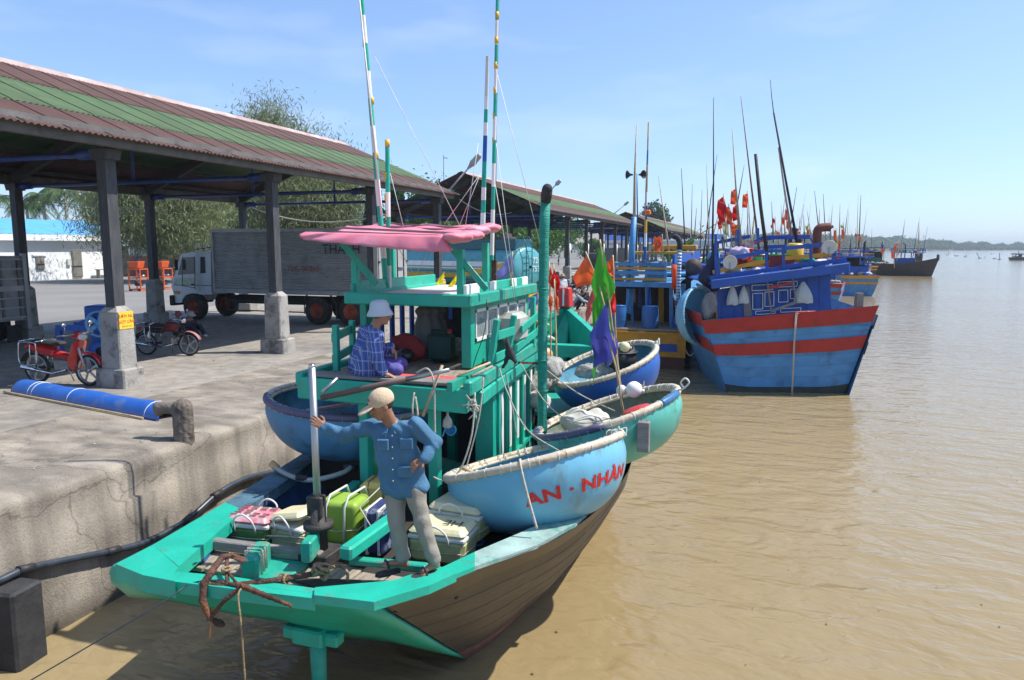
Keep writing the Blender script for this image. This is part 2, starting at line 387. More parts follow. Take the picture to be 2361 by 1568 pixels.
# ================================================================== quay and yard
QX = az(150, 1112, 1.8).x
def mk_quay():
    m = mat('quay_concrete', (.30, .262, .212), .92, .2, 1.2, bump=.55, bscale=34, dirt=(.12, .11, .10), damt=.36, dscale=1.1)
    n, L, p = nodes_of(m); src = p.inputs['Base Color'].links[0].from_socket
    geo = n.nodes.new('ShaderNodeNewGeometry'); sx = n.nodes.new('ShaderNodeSeparateXYZ'); L(geo.outputs['Position'], sx.inputs[0])
    # wet, oily tide band at the foot of the wall
    mr = n.nodes.new('ShaderNodeMapRange'); mr.inputs[1].default_value = .30; mr.inputs[2].default_value = .05; L(sx.outputs[2], mr.inputs[0])
    mx = n.nodes.new('ShaderNodeMix'); mx.data_type = 'RGBA'; L(mr.outputs[0], mx.inputs[0]); L(src, mx.inputs[6]); mx.inputs[7].default_value = (.12, .10, .075, 1)
    # exposed gravel specks
    vo = n.nodes.new('ShaderNodeTexVoronoi'); vo.inputs['Scale'].default_value = 34; L(geo.outputs['Position'], vo.inputs[0])
    m2 = n.nodes.new('ShaderNodeMapRange'); m2.inputs[1].default_value = .0; m2.inputs[2].default_value = .5; m2.inputs[3].default_value = .55; m2.inputs[4].default_value = 1.12; L(vo.outputs[0], m2.inputs[0])
    mu = n.nodes.new('ShaderNodeMix'); mu.data_type = 'RGBA'; mu.blend_type = 'MULTIPLY'; mu.inputs[0].default_value = .5; L(mx.outputs[2], mu.inputs[6]); L(m2.outputs[0], mu.inputs[7])
    # cracks
    v2 = n.nodes.new('ShaderNodeTexVoronoi'); v2.feature = 'DISTANCE_TO_EDGE'; v2.inputs['Scale'].default_value = .40
    nz = n.nodes.new('ShaderNodeTexNoise'); nz.inputs['Scale'].default_value = 1.1; nz.inputs['Detail'].default_value = 7; L(geo.outputs['Position'], nz.inputs[0])
    av = n.nodes.new('ShaderNodeVectorMath'); av.operation = 'ADD'; L(geo.outputs['Position'], av.inputs[0]); L(nz.outputs[1], av.inputs[1]); L(av.outputs[0], v2.inputs[0])
    m3 = n.nodes.new('ShaderNodeMapRange'); m3.inputs[1].default_value = .0; m3.inputs[2].default_value = .007; m3.inputs[3].default_value = .6; L(v2.outputs[0], m3.inputs[0])
    m4 = n.nodes.new('ShaderNodeMix'); m4.data_type = 'RGBA'; m4.blend_type = 'MULTIPLY'; m4.inputs[0].default_value = 1; L(mu.outputs[2], m4.inputs[6]); L(m3.outputs[0], m4.inputs[7])
    mp5 = n.nodes.new('ShaderNodeMapping'); mp5.inputs['Scale'].default_value = (1, 2.4, .16); L(geo.outputs['Position'], mp5.inputs[0]); n5 = n.nodes.new('ShaderNodeTexNoise'); n5.inputs['Scale'].default_value = 1.3; n5.inputs['Detail'].default_value = 6; L(mp5.outputs[0], n5.inputs[0])
    m5 = n.nodes.new('ShaderNodeMapRange'); m5.inputs[1].default_value = .40; m5.inputs[2].default_value = .62; m5.inputs[3].default_value = .62; L(n5.outputs[0], m5.inputs[0]); m6 = n.nodes.new('ShaderNodeMix'); m6.data_type = 'RGBA'; m6.blend_type = 'MULTIPLY'; m6.inputs[0].default_value = 1; L(m4.outputs[2], m6.inputs[6]); L(m5.outputs[0], m6.inputs[7])
    L(m6.outputs[2], p.inputs['Base Color']); return m
m_quay = mk_quay()
m_chip = mat('broken_concrete', (.24, .15, .10), .95, .3, 9, bump=1., bscale=50)
prof = [(-3.2, 0.), (-.9, 0.), (-.30, -.0), (-.12, -.008), (-.045, -.028), (-.01, -.07), (.0, -.16), (.0, -.50), (.035, -.535), (.045, -.9), (.055, -1.35), (.06, -1.8), (.06, -2.6)]
qb = MB(); ys = [-6+i*.16 for i in range(250)]+[34+i*3 for i in range(75)]
def nz_(y, k): return math.sin(y*1.7+k)*.4+math.sin(y*4.3+k*2.1)*.3+math.sin(y*11.9+k*.7)*.2+math.sin(y*23.1+k*3)*.12
vs = []
for y in ys:
    chip = max(0, nz_(y*.55, 1.3)-.35)*.10
    big = .16*math.exp(-((y-az(345, 1050, 1.8).y)/.16)**2)
    for i, (dx, dz) in enumerate(prof):
        e = 1 if 2 < i < 8 else 0
        vs.append((QX+dx-e*(chip+big)*.6+(nz_(y, i*1.1)*(.012 if i < 7 else .02) if i > 1 else 0), y, 1.8+dz-e*(chip*.5+big*.35)+(nz_(y*1.3, i)*.01 if 2 < i < 7 else 0)))
k = len(prof); qb.add(vs, [(i*k+j, i*k+j+1, (i+1)*k+j+1, (i+1)*k+j) for i in range(len(ys)-1) for j in range(k-1)], 0, True)
qb.obj('quay', m_quay, kind='structure', label='weathered concrete quay with chipped edge')
def mk_yard():
    m = mat('yard_paving', (.285, .258, .222), .92, .14, .35, bump=.5, bscale=22, dirt=(.15, .14, .135), damt=.42, dscale=.28)
    n, L, p = nodes_of(m); src = p.inputs['Base Color'].links[0].from_socket
    geo = n.nodes.new('ShaderNodeNewGeometry'); nz = n.nodes.new('ShaderNodeTexNoise'); nz.inputs['Scale'].default_value = 3.5; nz.inputs['Detail'].default_value = 8; L(geo.outputs['Position'], nz.inputs[0])
    mr = n.nodes.new('ShaderNodeMapRange'); mr.inputs[1].default_value = .35; mr.inputs[2].default_value = .7; mr.inputs[3].default_value = .78; mr.inputs[4].default_value = 1.12; L(nz.outputs[0], mr.inputs[0])
    mu = n.nodes.new('ShaderNodeMix'); mu.data_type = 'RGBA'; mu.blend_type = 'MULTIPLY'; mu.inputs[0].default_value = 1; L(src, mu.inputs[6]); L(mr.outputs[0], mu.inputs[7]); L(mu.outputs[2], p.inputs['Base Color']); return m
yb = MB(); yb.add([(QX-3.2, -6, 1.8), (-26, -6, 1.8), (-26, 256, 1.8), (QX-3.2, 256, 1.8)], [(0, 3, 2, 1)])
yb.obj('quay_apron', mk_yard(), kind='structure', label='worn concrete apron under the market sheds')
m_asph = mat('yard_asphalt', (.20, .192, .18), .92, .12, .3, bump=.5, bscale=20, dirt=(.22, .19, .15), damt=.3, dscale=.25)
yb = MB(); yb.add([(-26, -30, 1.8), (-400, -30, 1.8), (-400, 900, 1.8), (-26, 900, 1.8), (-26, 256, 1.8), (-26, -6, 1.8)], [(0, 5, 4, 3, 2, 1)])
yb.obj('yard_ground', m_asph, kind='structure', label='grey asphalt yard behind the sheds')

# ================================================================== market sheds
def wave_sheet(name, y_w, length, m, waves=7, seg=5, amp=.021):
    """one corrugated cement sheet: runs down +x (slope), waves along y"""
    mb = MB(); N = waves*seg; vs = []
    for s in (0, 1):
        for i in range(N+1): vs.append((s*length, y_w*i/N, amp*math.cos(2*math.pi*i/seg)))
    for s in (0, 1):
        for i in range(N+1): vs.append((s*length, y_w*i/N, amp*math.cos(2*math.pi*i/seg)-.012))
    n1 = N+1; fs = [(i, n1+i, n1+i+1, i+1) for i in range(N)]+[(2*n1+i, 2*n1+i+1, 3*n1+i+1, 3*n1+i) for i in range(N)]+[(n1+i, 3*n1+i, 3*n1+i+1, n1+i+1) for i in range(N)]
    mb.add(vs, fs, 0, True); return mb.mesh(name, m)
XE, XR, XB = -12.05, -17.6, -23.15; ZE, ZR = 6.82, 9.12
SL = math.hypot(XE-XR, ZR-ZE); PH = math.atan2(ZR-ZE, XE-XR)
BANDS = ((.02, .38, 'b'), (.345, .74, 'g'), (.705, 1., 'b'))
me_sh = {}
for i, (t0, t1, c) in enumerate(BANDS): me_sh[i] = wave_sheet('roof_sheet', .885+.02, (t1-t0)*SL, m_roofb if c == 'b' else m_roofg)
capm = MB(); capm.add([(-.42, 0, -.17), (-.2, 0, -.02), (0, 0, .05), (.2, 0, -.02), (.42, 0, -.17), (-.42, .93, -.16), (-.2, .93, -.01), (0, .93, .06), (.2, .93, -.01), (.42, .93, -.16)],
    [(0, 1, 6, 5), (1, 2, 7, 6), (2, 3, 8, 7), (3, 4, 9, 8)], 0, True)
me_cap = capm.mesh('ridge_cap', m_cap)
pm = MB(); pm.box((0, 0, .18), (.80, .56, .44), taper=.97, bev=.03).box((0, 0, .98), (.54, .44, 1.2), taper=.92, bev=.025); pm.box((0, 0, 1.63), (.49, .40, .12), taper=.55)
me_ped = pm.mesh('pedestal', mat('pedestal_concrete', (.33, .31, .28), .9, .16, 2.5, bump=.8, bscale=30, dirt=(.085, .075, .065), damt=.5, dscale=2.6))
cm = MB(); cm.box((0, 0, 1.65), (.24, .26, 3.3)); cm.box((0, .0, 3.12), (.40, .34, .2), taper=1.15); me_colm = cm.mesh('column', m_col)
cp = MB(); cp.tube([(0, 0, -1.9), (0, 0, 1.4)], .035, 6); me_pipe = cp.mesh('downpipe', m_steel)
def shed(label, y0, ny, first, rows=True, downpipe=(), stp=5.35):
    t = thing('market_shed', label, 'shed', (XR, y0, 1.8)); y1 = y0+ny*.885
    def L(x, y, z): return (x-XR, y-y0, z-1.8)
    for side in (1, -1):
        for b, (t0, t1, c) in enumerate(BANDS):
            xs = XR+side*(XE-XR)*t0; zs = ZR-(ZR-ZE)*t0+.05*(2-b)*.5
            if rows:
                for i in range(ny):
                    o = piece('roof_sheet', me_sh[b], t, L(xs, y0+i*.885, zs), (0, PH, 0) if side > 0 else (0, -PH, math.pi))
                    if side < 0: o.location.y += .885; o.rotation_euler = (0, PH, math.pi)
            else:
                mb = MB(); N = ny*5*4
                def fn(u, v, t0=t0, t1=t1, side=side, b=b):
                    tt = t0+(t1-t0)*u; return Vector((XR+side*(XE-XR)*tt, y0+v*(y1-y0), ZR-(ZR-ZE)*tt+.03*(2-b)+.026*math.cos(v*N/4*2*math.pi)))
                mb.grid(fn, 1, N); o = mb.obj('roof_band', m_roofb if c == 'b' else m_roofg, t); o['kind'] = 'stuff'
    if rows:
        for i in range(ny): piece('ridge_cap', me_cap, t, L(XR, y0+i*.885, ZR+.05))
    else:
        mb = MB()
        for i in range(ny): mb.add([(XR+a, y0+i*.885+d, ZR+.05+h) for a, h in ((-.42, -.17), (0, .05), (.42, -.17)) for d in (0, .9)], [(0, 2, 3, 1), (2, 4, 5, 3)])
        o = mb.obj('ridge_cap_row', m_cap, t); o['kind'] = 'stuff'
    # eave beams, purlins, rafters
    for X in (XE+.25, XB-.25+.0):
        s = 1 if X > XR else -1
        MB().box((X-s*.55, (y0+y1)/2, ZE+.02), (.22, y1-y0-.3, .34)).obj('eave_beam', m_beam, t)
    for s in (1, -1):
        for q in (.2, .42, .64, .84):
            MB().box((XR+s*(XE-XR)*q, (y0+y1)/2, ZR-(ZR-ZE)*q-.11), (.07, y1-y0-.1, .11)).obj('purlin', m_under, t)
    y = first
    while y < y1-.2:
        for X in (-12.8, -22.4):
            piece('column', me_colm, t, L(X, y, 3.44))
            piece('pedestal', me_ped, t, L(X, y, 1.8), sc=(1, 1, 1))
        if downpipe == 'all' or round(y, 2) in downpipe: piece('downpipe', me_pipe, t, L(-12.62, y-.02, 3.55))
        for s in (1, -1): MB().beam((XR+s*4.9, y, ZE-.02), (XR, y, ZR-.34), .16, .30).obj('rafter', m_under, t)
        mb = MB(); mb.tube([(-12.95, y, 6.58), (-22.25, y, 6.58)], .06, 8)
        for X in (-13.2, -22.0): mb.tube([(X-.3, y, 6.58), (X+.3, y, 6.60)], .11, 8)
        mb.obj('tie_pipe', m_tie, t)
        MB().tube([(XR, y, 6.5), (XR, y, ZR-.3)], .045, 6).obj('king_post', m_tie, t)
        y += stp
    return t
shed('near open market shed with brown and green corrugated roof, beside the white box truck', 3.1, 28, 1.05, True, (), 5.25)
shed('middle open market shed with gable end behind the street lamp and the green exhaust pipe', 41.0, 38, 42.3, True, 'all')
shed('farthest open market shed, small behind the lamp posts and the blue boats', 94.0, 72, 95.5, False, ())
# ================================================================== foliage
def leafmat(name, c, var=.35, rough=.6):
    m = mat(name, c, rough, var, 1.1, spec=.3); n, L, p = nodes_of(m)
    src = p.inputs['Base Color'].links[0].from_socket; geo = n.nodes.new('ShaderNodeNewGeometry')
    mr = n.nodes.new('ShaderNodeMapRange'); mr.inputs[3].default_value = .65; mr.inputs[4].default_value = 1.4; L(geo.outputs['Random Per Island'], mr.inputs[0])
    mu = n.nodes.new('ShaderNodeMix'); mu.data_type = 'RGBA'; mu.blend_type = 'MULTIPLY'; mu.inputs[0].default_value = 1; L(src, mu.inputs[6]); L(mr.outputs[0], mu.inputs[7]); L(mu.outputs[2], p.inputs['Base Color'])
    t = n.nodes.new('ShaderNodeBsdfTranslucent'); L(mu.outputs[2], t.inputs[0]); mx = n.nodes.new('ShaderNodeMixShader'); mx.inputs[0].default_value = .4
    L(p.outputs[0], mx.inputs[1]); L(t.outputs[0], mx.inputs[2]); L(mx.outputs[0], n.nodes['Material Output'].inputs[0]); return m
m_cas = leafmat('casuarina_needles', (.22, .25, .115)); m_leaf = leafmat('broad_leaves', (.07, .15, .028)); m_palm = leafmat('palm_leaflets', (.085, .15, .05))
m_dleaf = leafmat('dark_leaves', (.03, .08, .02)); m_mang = leafmat('mangrove_leaves', (.075, .125, .055), .3)
m_bark = mat('bark', (.20, .15, .11), .9, .25, 5, bump=.8); m_palmtrunk = mat('palm_trunk', (.42, .38, .33), .8, .12, 4, stretch=(1, 1, 5))
def leaves(centers, n, spread, size, asp=2.2, droop=0., seed=1, flat=.0):
    g = np.random.default_rng(seed); C = np.repeat(np.asarray(centers, float), n, 0); N = len(C)
    P = C+g.normal(size=(N, 3))*np.asarray(spread); d = g.normal(size=(N, 3)); d[:, 2] = d[:, 2]*(1-flat)-droop*1.6; d /= np.linalg.norm(d, axis=1)[:, None]
    s = np.cross(d, g.normal(size=(N, 3))); s /= np.linalg.norm(s, axis=1)[:, None]; z = size*(.6+.8*g.random(N))[:, None]
    V = np.stack([P-d*z*.5*asp, P+s*z*.5, P+d*z*.5*asp, P-s*z*.5], 1).reshape(-1, 3); F = np.arange(N*4).reshape(-1, 4); return V, F
def tree(name, label, base, h, rx, ry, th, mt, seed, nl=70, per=60, size=.3, asp=2, droop=0., shape=1., group=None, r=.22, spread=.5, cat='tree', low=.0):
    g = random.Random(seed); base = Vector(base); t = thing(name, label, cat, base, 0, group); mb = MB()
    top = base+Vector((g.uniform(-.3, .3), g.uniform(-.3, .3), h*.82)); mid = base.lerp(top, .5)+Vector((g.uniform(-.25, .25), g.uniform(-.25, .25), 0))
    mb.tube([base-Vector((0, 0, .1)), mid, top], [r, r*.7, r*.25], 8); cs = []
    c = base+Vector((0, 0, th+(h-th)*.5))
    for i in range(nl):
        while True:
            p = Vector((g.uniform(-1, 1), g.uniform(-1, 1), g.uniform(-1, 1)))
            if .25 < p.length < 1: break
        k = 1-shape*max(0, p.z)*.6
        q = c+Vector((p.x*rx*k, p.y*ry*k, p.z*(h-th)*.5)); cs.append(q)
        if i % 3 == 0:
            z = max(base.z+low+.35*(q.z-base.z), base.z+th*.6); a = base.lerp(top, min(.95, (z-base.z)/(h*.82))); mb.tube([a, a.lerp(q, .5)+Vector((0, 0, .15*rx)), q], [r*.28, r*.16, r*.06], 5)
    mb.obj('trunk', m_bark, t); V, F = leaves(cs, per, (spread*rx*.3, spread*ry*.3, spread*(h-th)*.14), size, asp, droop, seed)
    npobj('crown', npmesh('crown', V-np.array(base), F, mt), t); return t
def palm(label, base, h, rad, seed, n=16):
    g = random.Random(seed); base = Vector(base); t = thing('palm_tree', label, 'palm tree', base, 0, 'palms behind the white building')
    mb = MB(); mb.tube([base, base+Vector((0, 0, h*.5)), base+Vector((0, 0, h*.85)), base+Vector((0, 0, h))], [.24, .2, .17, .12], 8).obj('trunk', m_palmtrunk, t)
    fb = MB(); V = []; F = []
    for i in range(n):
        a = g.uniform(0, 6.28); e = g.uniform(.1, 1.3); L_ = rad*g.uniform(.8, 1.1); d = Vector((math.cos(a), math.sin(a), 0)); pts = []
        for k in range(9):
            s = k/8; pts.append(base+Vector((0, 0, h-.1))+d*(L_*s*math.cos(e*.5))+Vector((0, 0, L_*(math.sin(e)*s-1.15*s*s))))
        fb.tube(pts, [.03]*8+[.01], 4)
        for k in range(1, 33):
            s = k/33*8; i0 = int(s); p = pts[i0].lerp(pts[min(i0+1, 8)], s-i0); dd = (pts[min(i0+1, 8)]-pts[i0]).normalized(); sd_ = dd.cross(Vector((0, 0, 1))).normalized()
            for sg in (1, -1):
                ll = .85*rad/3*math.sin(min(1, (34-k)/14)*1.5)*g.uniform(.8, 1.1); q = p+(sd_*sg+dd*.6+Vector((0, 0, -.75-g.random()*.4))).normalized()*ll
                b = len(V); V += [p-dd*.05, p+dd*.05, q, q-dd*.01]; F.append((b, b+1, b+2, b+3))
    fb.obj('rib', m_palm, t)['kind'] = 'stuff'
    V = np.array([tuple(v) for v in V]); npobj('fronds', npmesh('fronds', V-np.array(base), F, m_palm), t); return t
G = 1.8
b = ad(366, 640, 62); tree('casuarina_tree', 'wispy olive casuarina hanging over the right end of the white building', (b.x, b.y, G), 10.3, 5.6, 3.4, 2.7, m_cas, 3, 130, 520, .060, 7, .9, .5, r=.38, spread=1.0)
b = ad(632, 600, 74); tree('casuarina_tree', 'tall casuarina whose top shows above the near shed roof', (b.x, b.y, G), 15.9, 5.6, 4, 3.5, m_cas, 5, 150, 300, .072, 7, .8, 1.25, r=.4, spread=.8)
b = ad(725, 600, 78); tree('casuarina_tree', 'casuarina behind the box truck between the shed columns', (b.x, b.y, G), 13.2, 5.2, 4, 3, m_cas, 8, 130, 480, .075, 7, .8, .8, r=.4, spread=.95)
b = ad(492, 600, 84); tree('broadleaf_tree', 'bright green broadleaf tree between the two casuarinas', (b.x, b.y, G), 7.6, 5, 4, 2, m_leaf, 11, 60, 60, .35, 1.6, 0, .3)
b = ad(30, 600, 100); tree('broadleaf_tree', 'low bright green tree under the leftmost palm', (b.x, b.y, G), 7.0, 5, 4, 1, m_leaf, 12, 60, 60, .35, 1.6, 0, .3)
for i, (x, hh, rr, lb) in enumerate(((866, 431, .8, 'slim dark column tree just left of the striped mast'), (914, 420, .9, 'slim dark column tree just right of the striped mast'))):
    b = ad(x, 600, 70); z = ad(x, hh-6, 70).z; t = tree('column_tree', lb, (b.x, b.y, G), z-G, rr, rr, .8, m_dleaf, 20+i, 90, 50, .22, 2.6, .7, .35, 'column trees behind the shed', spread=.55)
for i, (x, yt, d, rr, lb) in enumerate(((985, 412, 92, 2.6, 'feathery tree rising between the near and middle sheds'), (1040, 470, 110, 6, 'green tree under the middle shed roof, behind the tank lorry'),
        (1150, 490, 115, 6, 'green tree behind the black tank lid'), (1000, 500, 100, 6, 'bushy tree left of the tank lorry'), (1232, 500, 130, 6, 'tree just right of the green exhaust pipe'))):
    b = ad(x, 600, d); z = ad(x, yt, d).z; tree('broadleaf_tree', lb, (b.x, b.y, G), z-G, rr, rr, 1.6, m_leaf if i % 2 == 0 else m_dleaf, 30+i, 70, 60, .34 if d > 95 else .22, 1.7, 0, .3, 'trees seen under the middle shed', spread=.8)
b = ad(1302, 593, 200); t = tree('umbrella_tree', 'flat layered tree standing alone by the boundary wall', (b.x, b.y, G), 10.8, 5.5, 5.5, 4.2, m_leaf, 41, 70, 60, .42, 1.5, 0, .6, spread=.6)
b = ad(1215, 590, 190); tree('umbrella_tree', 'layered tree left of the lone one by the boundary wall', (b.x, b.y, G), 9.8, 6.5, 5.5, 3.2, m_leaf, 42, 70, 60, .42, 1.5, 0, .6, spread=.6)
b = ad(1372, 590, 185); tree('bush', 'low green bush in front of the tiled warehouse', (b.x, b.y, G), 4.6, 4.5, 3.5, .3, m_leaf, 44, 50, 60, .35, 1.5, 0, .3, cat='bush')
b = ad(1508, 520, 210); tree('broadleaf_tree', 'round tree top just above the farthest shed roof', (b.x, b.y, G), 15.2, 4.4, 4, 6, m_dleaf, 43, 60, 60, .45, 1.5, 0, .3)
for i, (x, y, d, rr, lb) in enumerate(((-8, 462, 98, 3.4, 'leftmost royal palm, cut by the picture edge'), (62, 480, 98, 2.9, 'royal palm right beside the left shed column'), (100, 462, 92, 2.8, 'royal palm with an upright crown left of the bare palm trunks'), (150, 452, 92, 3.6, 'tallest royal palm above the blue roof'), (196, 462, 96, 3.2, 'rightmost royal palm leaning over the casuarina'))):
    p = ad(x, y, d); palm(lb, (p.x, p.y, G), p.z-G+.4, rr*1.25, 50+i)

# ================================================================== buildings behind the yard
m_wallw = mat('white_wall', (.78, .80, .80), .85, .04, .6, bump=.15, dirt=(.45, .45, .42), damt=.0, dscale=.8)
m_roofblue = mat('blue_metal_roof', (.10, .36, .72), .5, .08, .8, dirt=(.20, .42, .66), damt=.3, dscale=.6)
m_grydoor = mat('grey_metal_door', (.20, .19, .17), .55, .12, 3, dirt=(.11, .09, .07), damt=.3)
m_tile = mat('grey_tile_roof', (.26, .24, .215), .9, .18, 1.2)
def bldg():
    X = -60.2; yl = ax(-260, 640, X).y; yr = ax(287, 640, X).y; t = thing('white_building', 'long white building with a blue roof and two grey metal doors', 'building', (X, (yl+yr)/2, G))
    zt = ax(100, 555, X).z; zb = ax(100, 541, X).z; zr = ax(100, 514, X-5).z
    MB().box((X-4, (yl+yr)/2, (G+zt)/2), (8, yr-yl, zt-G)).obj('wall', m_wallw, t)
    MB().box((X-.2, (yl+yr)/2, (zt+zb)/2), (1.6, yr-yl+.5, zb-zt)).obj('parapet_band', m_wallw, t)
    mb = MB(); N = 60
    mb.grid(lambda u, v: Vector((X+.6-6*u, yl-.3+(yr-yl+.6)*v, zb+.02+(zr-zb+.3)*u+.03*math.cos(v*N*math.pi))), 1, N*2, smooth=False).add([(X-5.4, yl, zr+.3), (X-5.4, yr, zr+.3), (X-10, yr, zb), (X-10, yl, zb)], [(0, 1, 2, 3)]).obj('roof', m_roofblue, t)
    for (x0, x1, y0, y1, nm) in ((139, 179, 591, 622, 'shutter'), (285/1.0, 0, 0, 0, None), (163+0, 190, 578, 639, 'door')):
        if nm is None: continue
        if nm == 'shutter': x0, x1, y0, y1 = 81, 102, 592, 621
        a = ax(x0, y0, X); c = ax(x1, y1, X); zz0 = max(c.z, G+.15)
        d = MB().box((X+.06, (a.y+c.y)/2, (a.z+zz0)/2), (.1, c.y-a.y, a.z-zz0)).box((X+.09, (a.y+c.y)/2, (a.z+zz0)/2), (.12, (c.y-a.y)*.86, (a.z-zz0)*.92)).obj(nm, m_grydoor, t)
        MB().box((X+.17, (a.y+c.y)/2, (a.z*.42+zz0*.58)), (.05, (c.y-a.y)*.9, .07)).obj('latch_bar', m_darkiron, d)
        MB().box((X+.04, (a.y+c.y)/2, a.z+.12), (.14, c.y-a.y+.5, .14)).obj('frame', m_wallw, t)
    MB().box((X+.1, ax(157, 600, X).y, ax(157, 604, X).z), (.2, .35, .55)).obj('meter_box', m_offwhite, t)
    y = ax(280, 620, X).y; MB().box((X+.02, y, G+1.5), (.1, 1.9, 3.0)).obj('dark_doorway', m_blk2, t)
    bt = ax(248, 638, X+.6); b = thing('bench', 'small low grey bench against the white wall', 'bench', (X+.6, bt.y, G))
    MB().box((X+.6, bt.y, G+.8), (.5, 2.3, .08)).obj('seat', m_woodgrey, b)
    for s in (-1, 1): MB().box((X+.6, bt.y+s*1.0, G+.38), (.4, .08, .76)).obj('leg', m_woodgrey, b)
bldg()
def simple_house(label, x0, x1, ytop, yeave, d, wallm, roofm, cat='building', depth=10., name='building'):
    a = ad(x0, yeave, d); c = ad(x1, yeave, d); zt = ad((x0+x1)/2, ytop, d+depth*.3).z; t = thing(name, label, cat, ((a.x+c.x)/2, (a.y+c.y)/2, G)); u = (c-a); u.z = 0; L_ = u.length; u.normalize()
    nrm = Vector((u.y, -u.x, 0)); nrm = -nrm if nrm.y < 0 else nrm; z = a.z; M = Matrix((u, nrm, Vector((0, 0, 1)))).transposed(); cc = (a+c)/2+nrm*depth/2
    MB().box((cc.x, cc.y, (G+z)/2), (L_, depth, z-G), 0, M).obj('wall', wallm, t)
    o = u*(L_/2+.4); f = nrm*(depth/2+.4); p = Vector((cc.x, cc.y, z)); q = Vector((cc.x, cc.y, zt))
    MB().add([p-o-f, p+o-f, q+o, q-o, p-o+f, p+o+f], [(0, 1, 2, 3), (3, 2, 5, 4), (0, 3, 4), (1, 5, 2)]).obj('roof', roofm, t)
    return t, a, u, nrm
m_green0 = mat('pale_green_roof', (.25, .52, .42), .6, .08, .6); m_pink = mat('red_lower_wall', (.42, .16, .12), .85, .12, .8)
simple_house('grey gabled roof showing behind the blue roof', 58, 135, 506, 513, 86, m_wallw, m_tile)
simple_house('pale green roofed house glimpsed between the trees', 462, 540, 509, 522, 120, m_wallw, m_green0)
t, a, u, nn = simple_house('wide white warehouse with light blue eaves beyond the trees', 782, 930, 488, 503, 150, m_wallw, m_roofblue)
t, a, u, nn = simple_house('grey tiled warehouse behind the boundary wall', 1330, 1530, 538, 562, 215, mat('warehouse_wall', (.42, .43, .40), .9), m_tile, depth=16)
# shop with red dado, blue posts and sheet awning
t, a, u, nn = simple_house('low shop with white and red walls and blue posts behind the orange machines', 297, 470, 545, 556, 74, m_wallw, m_tile, 'shop', 8, 'shop')
c = a+u*3.6-nn*.06; M = Matrix((u, nn, Vector((0, 0, 1)))).transposed()
MB().box((c.x+u.x*0, c.y, G+1.0), (7.4, .1, 2.0), 0, M).obj('red_dado', m_pink, t)
for k in range(5):
    q = a+u*(.8+k*1.7)-nn*.25; MB().box((q.x, q.y, G+1.6), (.22, .22, 3.2), 0, M).obj('post', m_blue1, t)
q = a+u*5.8-nn*1.2; MB().box((q.x, q.y, G+3.15), (4.4, 3.0, .08), 0, M @ Matrix.Rotation(R(9), 3, 'X')).obj('awning', mat('awning_sheet', (.45, .48, .46), .5), t)
# boundary wall
wa = ad(1180, 596, 205); wc = ad(1700, 586, 235); u = (wc-wa); u.z = 0; Lw = u.length; u.normalize(); t = thing('boundary_wall', 'long white boundary wall with pillars behind the middle shed', 'wall', (wa.x, wa.y, G))
M = Matrix((u, Vector((-u.y, u.x, 0)), Vector((0, 0, 1)))).transposed(); m_ww = mat('grimy_white_wall', (.55, .55, .52), .9, .1, .5, dirt=(.30, .29, .27), damt=.3, dscale=.5)
q = wa+u*Lw/2; MB().box((q.x, q.y, G+1.05), (Lw, .25, 2.1), 0, M).obj('wall_panel', m_ww, t)
for k in range(int(Lw/4.2)): q = wa+u*(k*4.2); MB().box((q.x, q.y, G+1.2), (.45, .45, 2.4), 0, M).obj('pillar', m_ww, t)
# signs
m_sgnb = mat('blue_sign_board', (.025, .09, .33), .5, .05); m_sgnw = plain('white_sign', (.75, .75, .75), .5)
a = ad(1395, 562, 168); c = ad(1668, 563, 215); u = (c-a); u.z = 0; Ls = u.length; u.normalize(); zt = ad(1530, 536, 190).z
t = thing('banner_sign', 'long blue fuel station banner lettered in white under the farthest shed', 'sign', (a.x, a.y, G)); M = Matrix((u, Vector((-u.y, u.x, 0)), Vector((0, 0, 1)))).transposed(); q = a+u*Ls/2
zb = zt-2.6; MB().box((q.x, q.y, (zt+zb)/2), (Ls, .25, zt-zb), 0, M).obj('board', m_sgnb, t)
nb = Vector((u.y, -u.x, 0)); flat_text('CỬA HÀNG XĂNG DẦU', 1.0, (q.x+nb.x*.2-u.x*12, q.y+nb.y*.2-u.y*12, zb+1.5), u, (0, 0, 1)).obj('lettering', m_sgnw, t)
flat_text('TRẠM XĂNG DẦU PHƯỚC', 1.7, (q.x+nb.x*.2+u.x*8, q.y+nb.y*.2+u.y*8, zb+.3), u, (0, 0, 1)).obj('lettering', m_sgnw, t)
for k in range(6): p = a+u*(Ls*(k+.5)/6); MB().box((p.x, p.y, (G+zb)/2), (.25, .25, zb-G), 0, M).obj('post', m_col, t)
a = ad(1404, 582, 150); c = ad(1433, 582, 150); u = (c-a).normalized(); zt = ad(1418, 554, 150).z; q = (a+c)/2; t = thing('billboard', 'white notice board with red NGHI AN lettering behind the shed columns', 'sign', (q.x, q.y, G))
M = Matrix((u, Vector((-u.y, u.x, 0)), Vector((0, 0, 1)))).transposed(); MB().box((q.x, q.y, (zt+a.z)/2), ((c-a).length+1.4, .15, zt-a.z), 0, M).obj('board', m_sgnw, t)
for s in (-1, 1): MB().box((q.x+u.x*s*1.6, q.y+u.y*s*1.6, (G+a.z)/2), (.12, .12, a.z-G), 0, M).obj('post', m_col, t)
nb = Vector((u.y, -u.x, 0))*.12; flat_text('NGHI AN', .72, (q.x+nb.x, q.y+nb.y, (zt+a.z)/2+.25), u, (0, 0, 1)).obj('lettering', m_red, t)
flat_text('NƯỚC ĐÁ CÂY', .4, (q.x+nb.x, q.y+nb.y, (zt+a.z)/2-.55), u, (0, 0, 1)).obj('lettering', m_red, t)

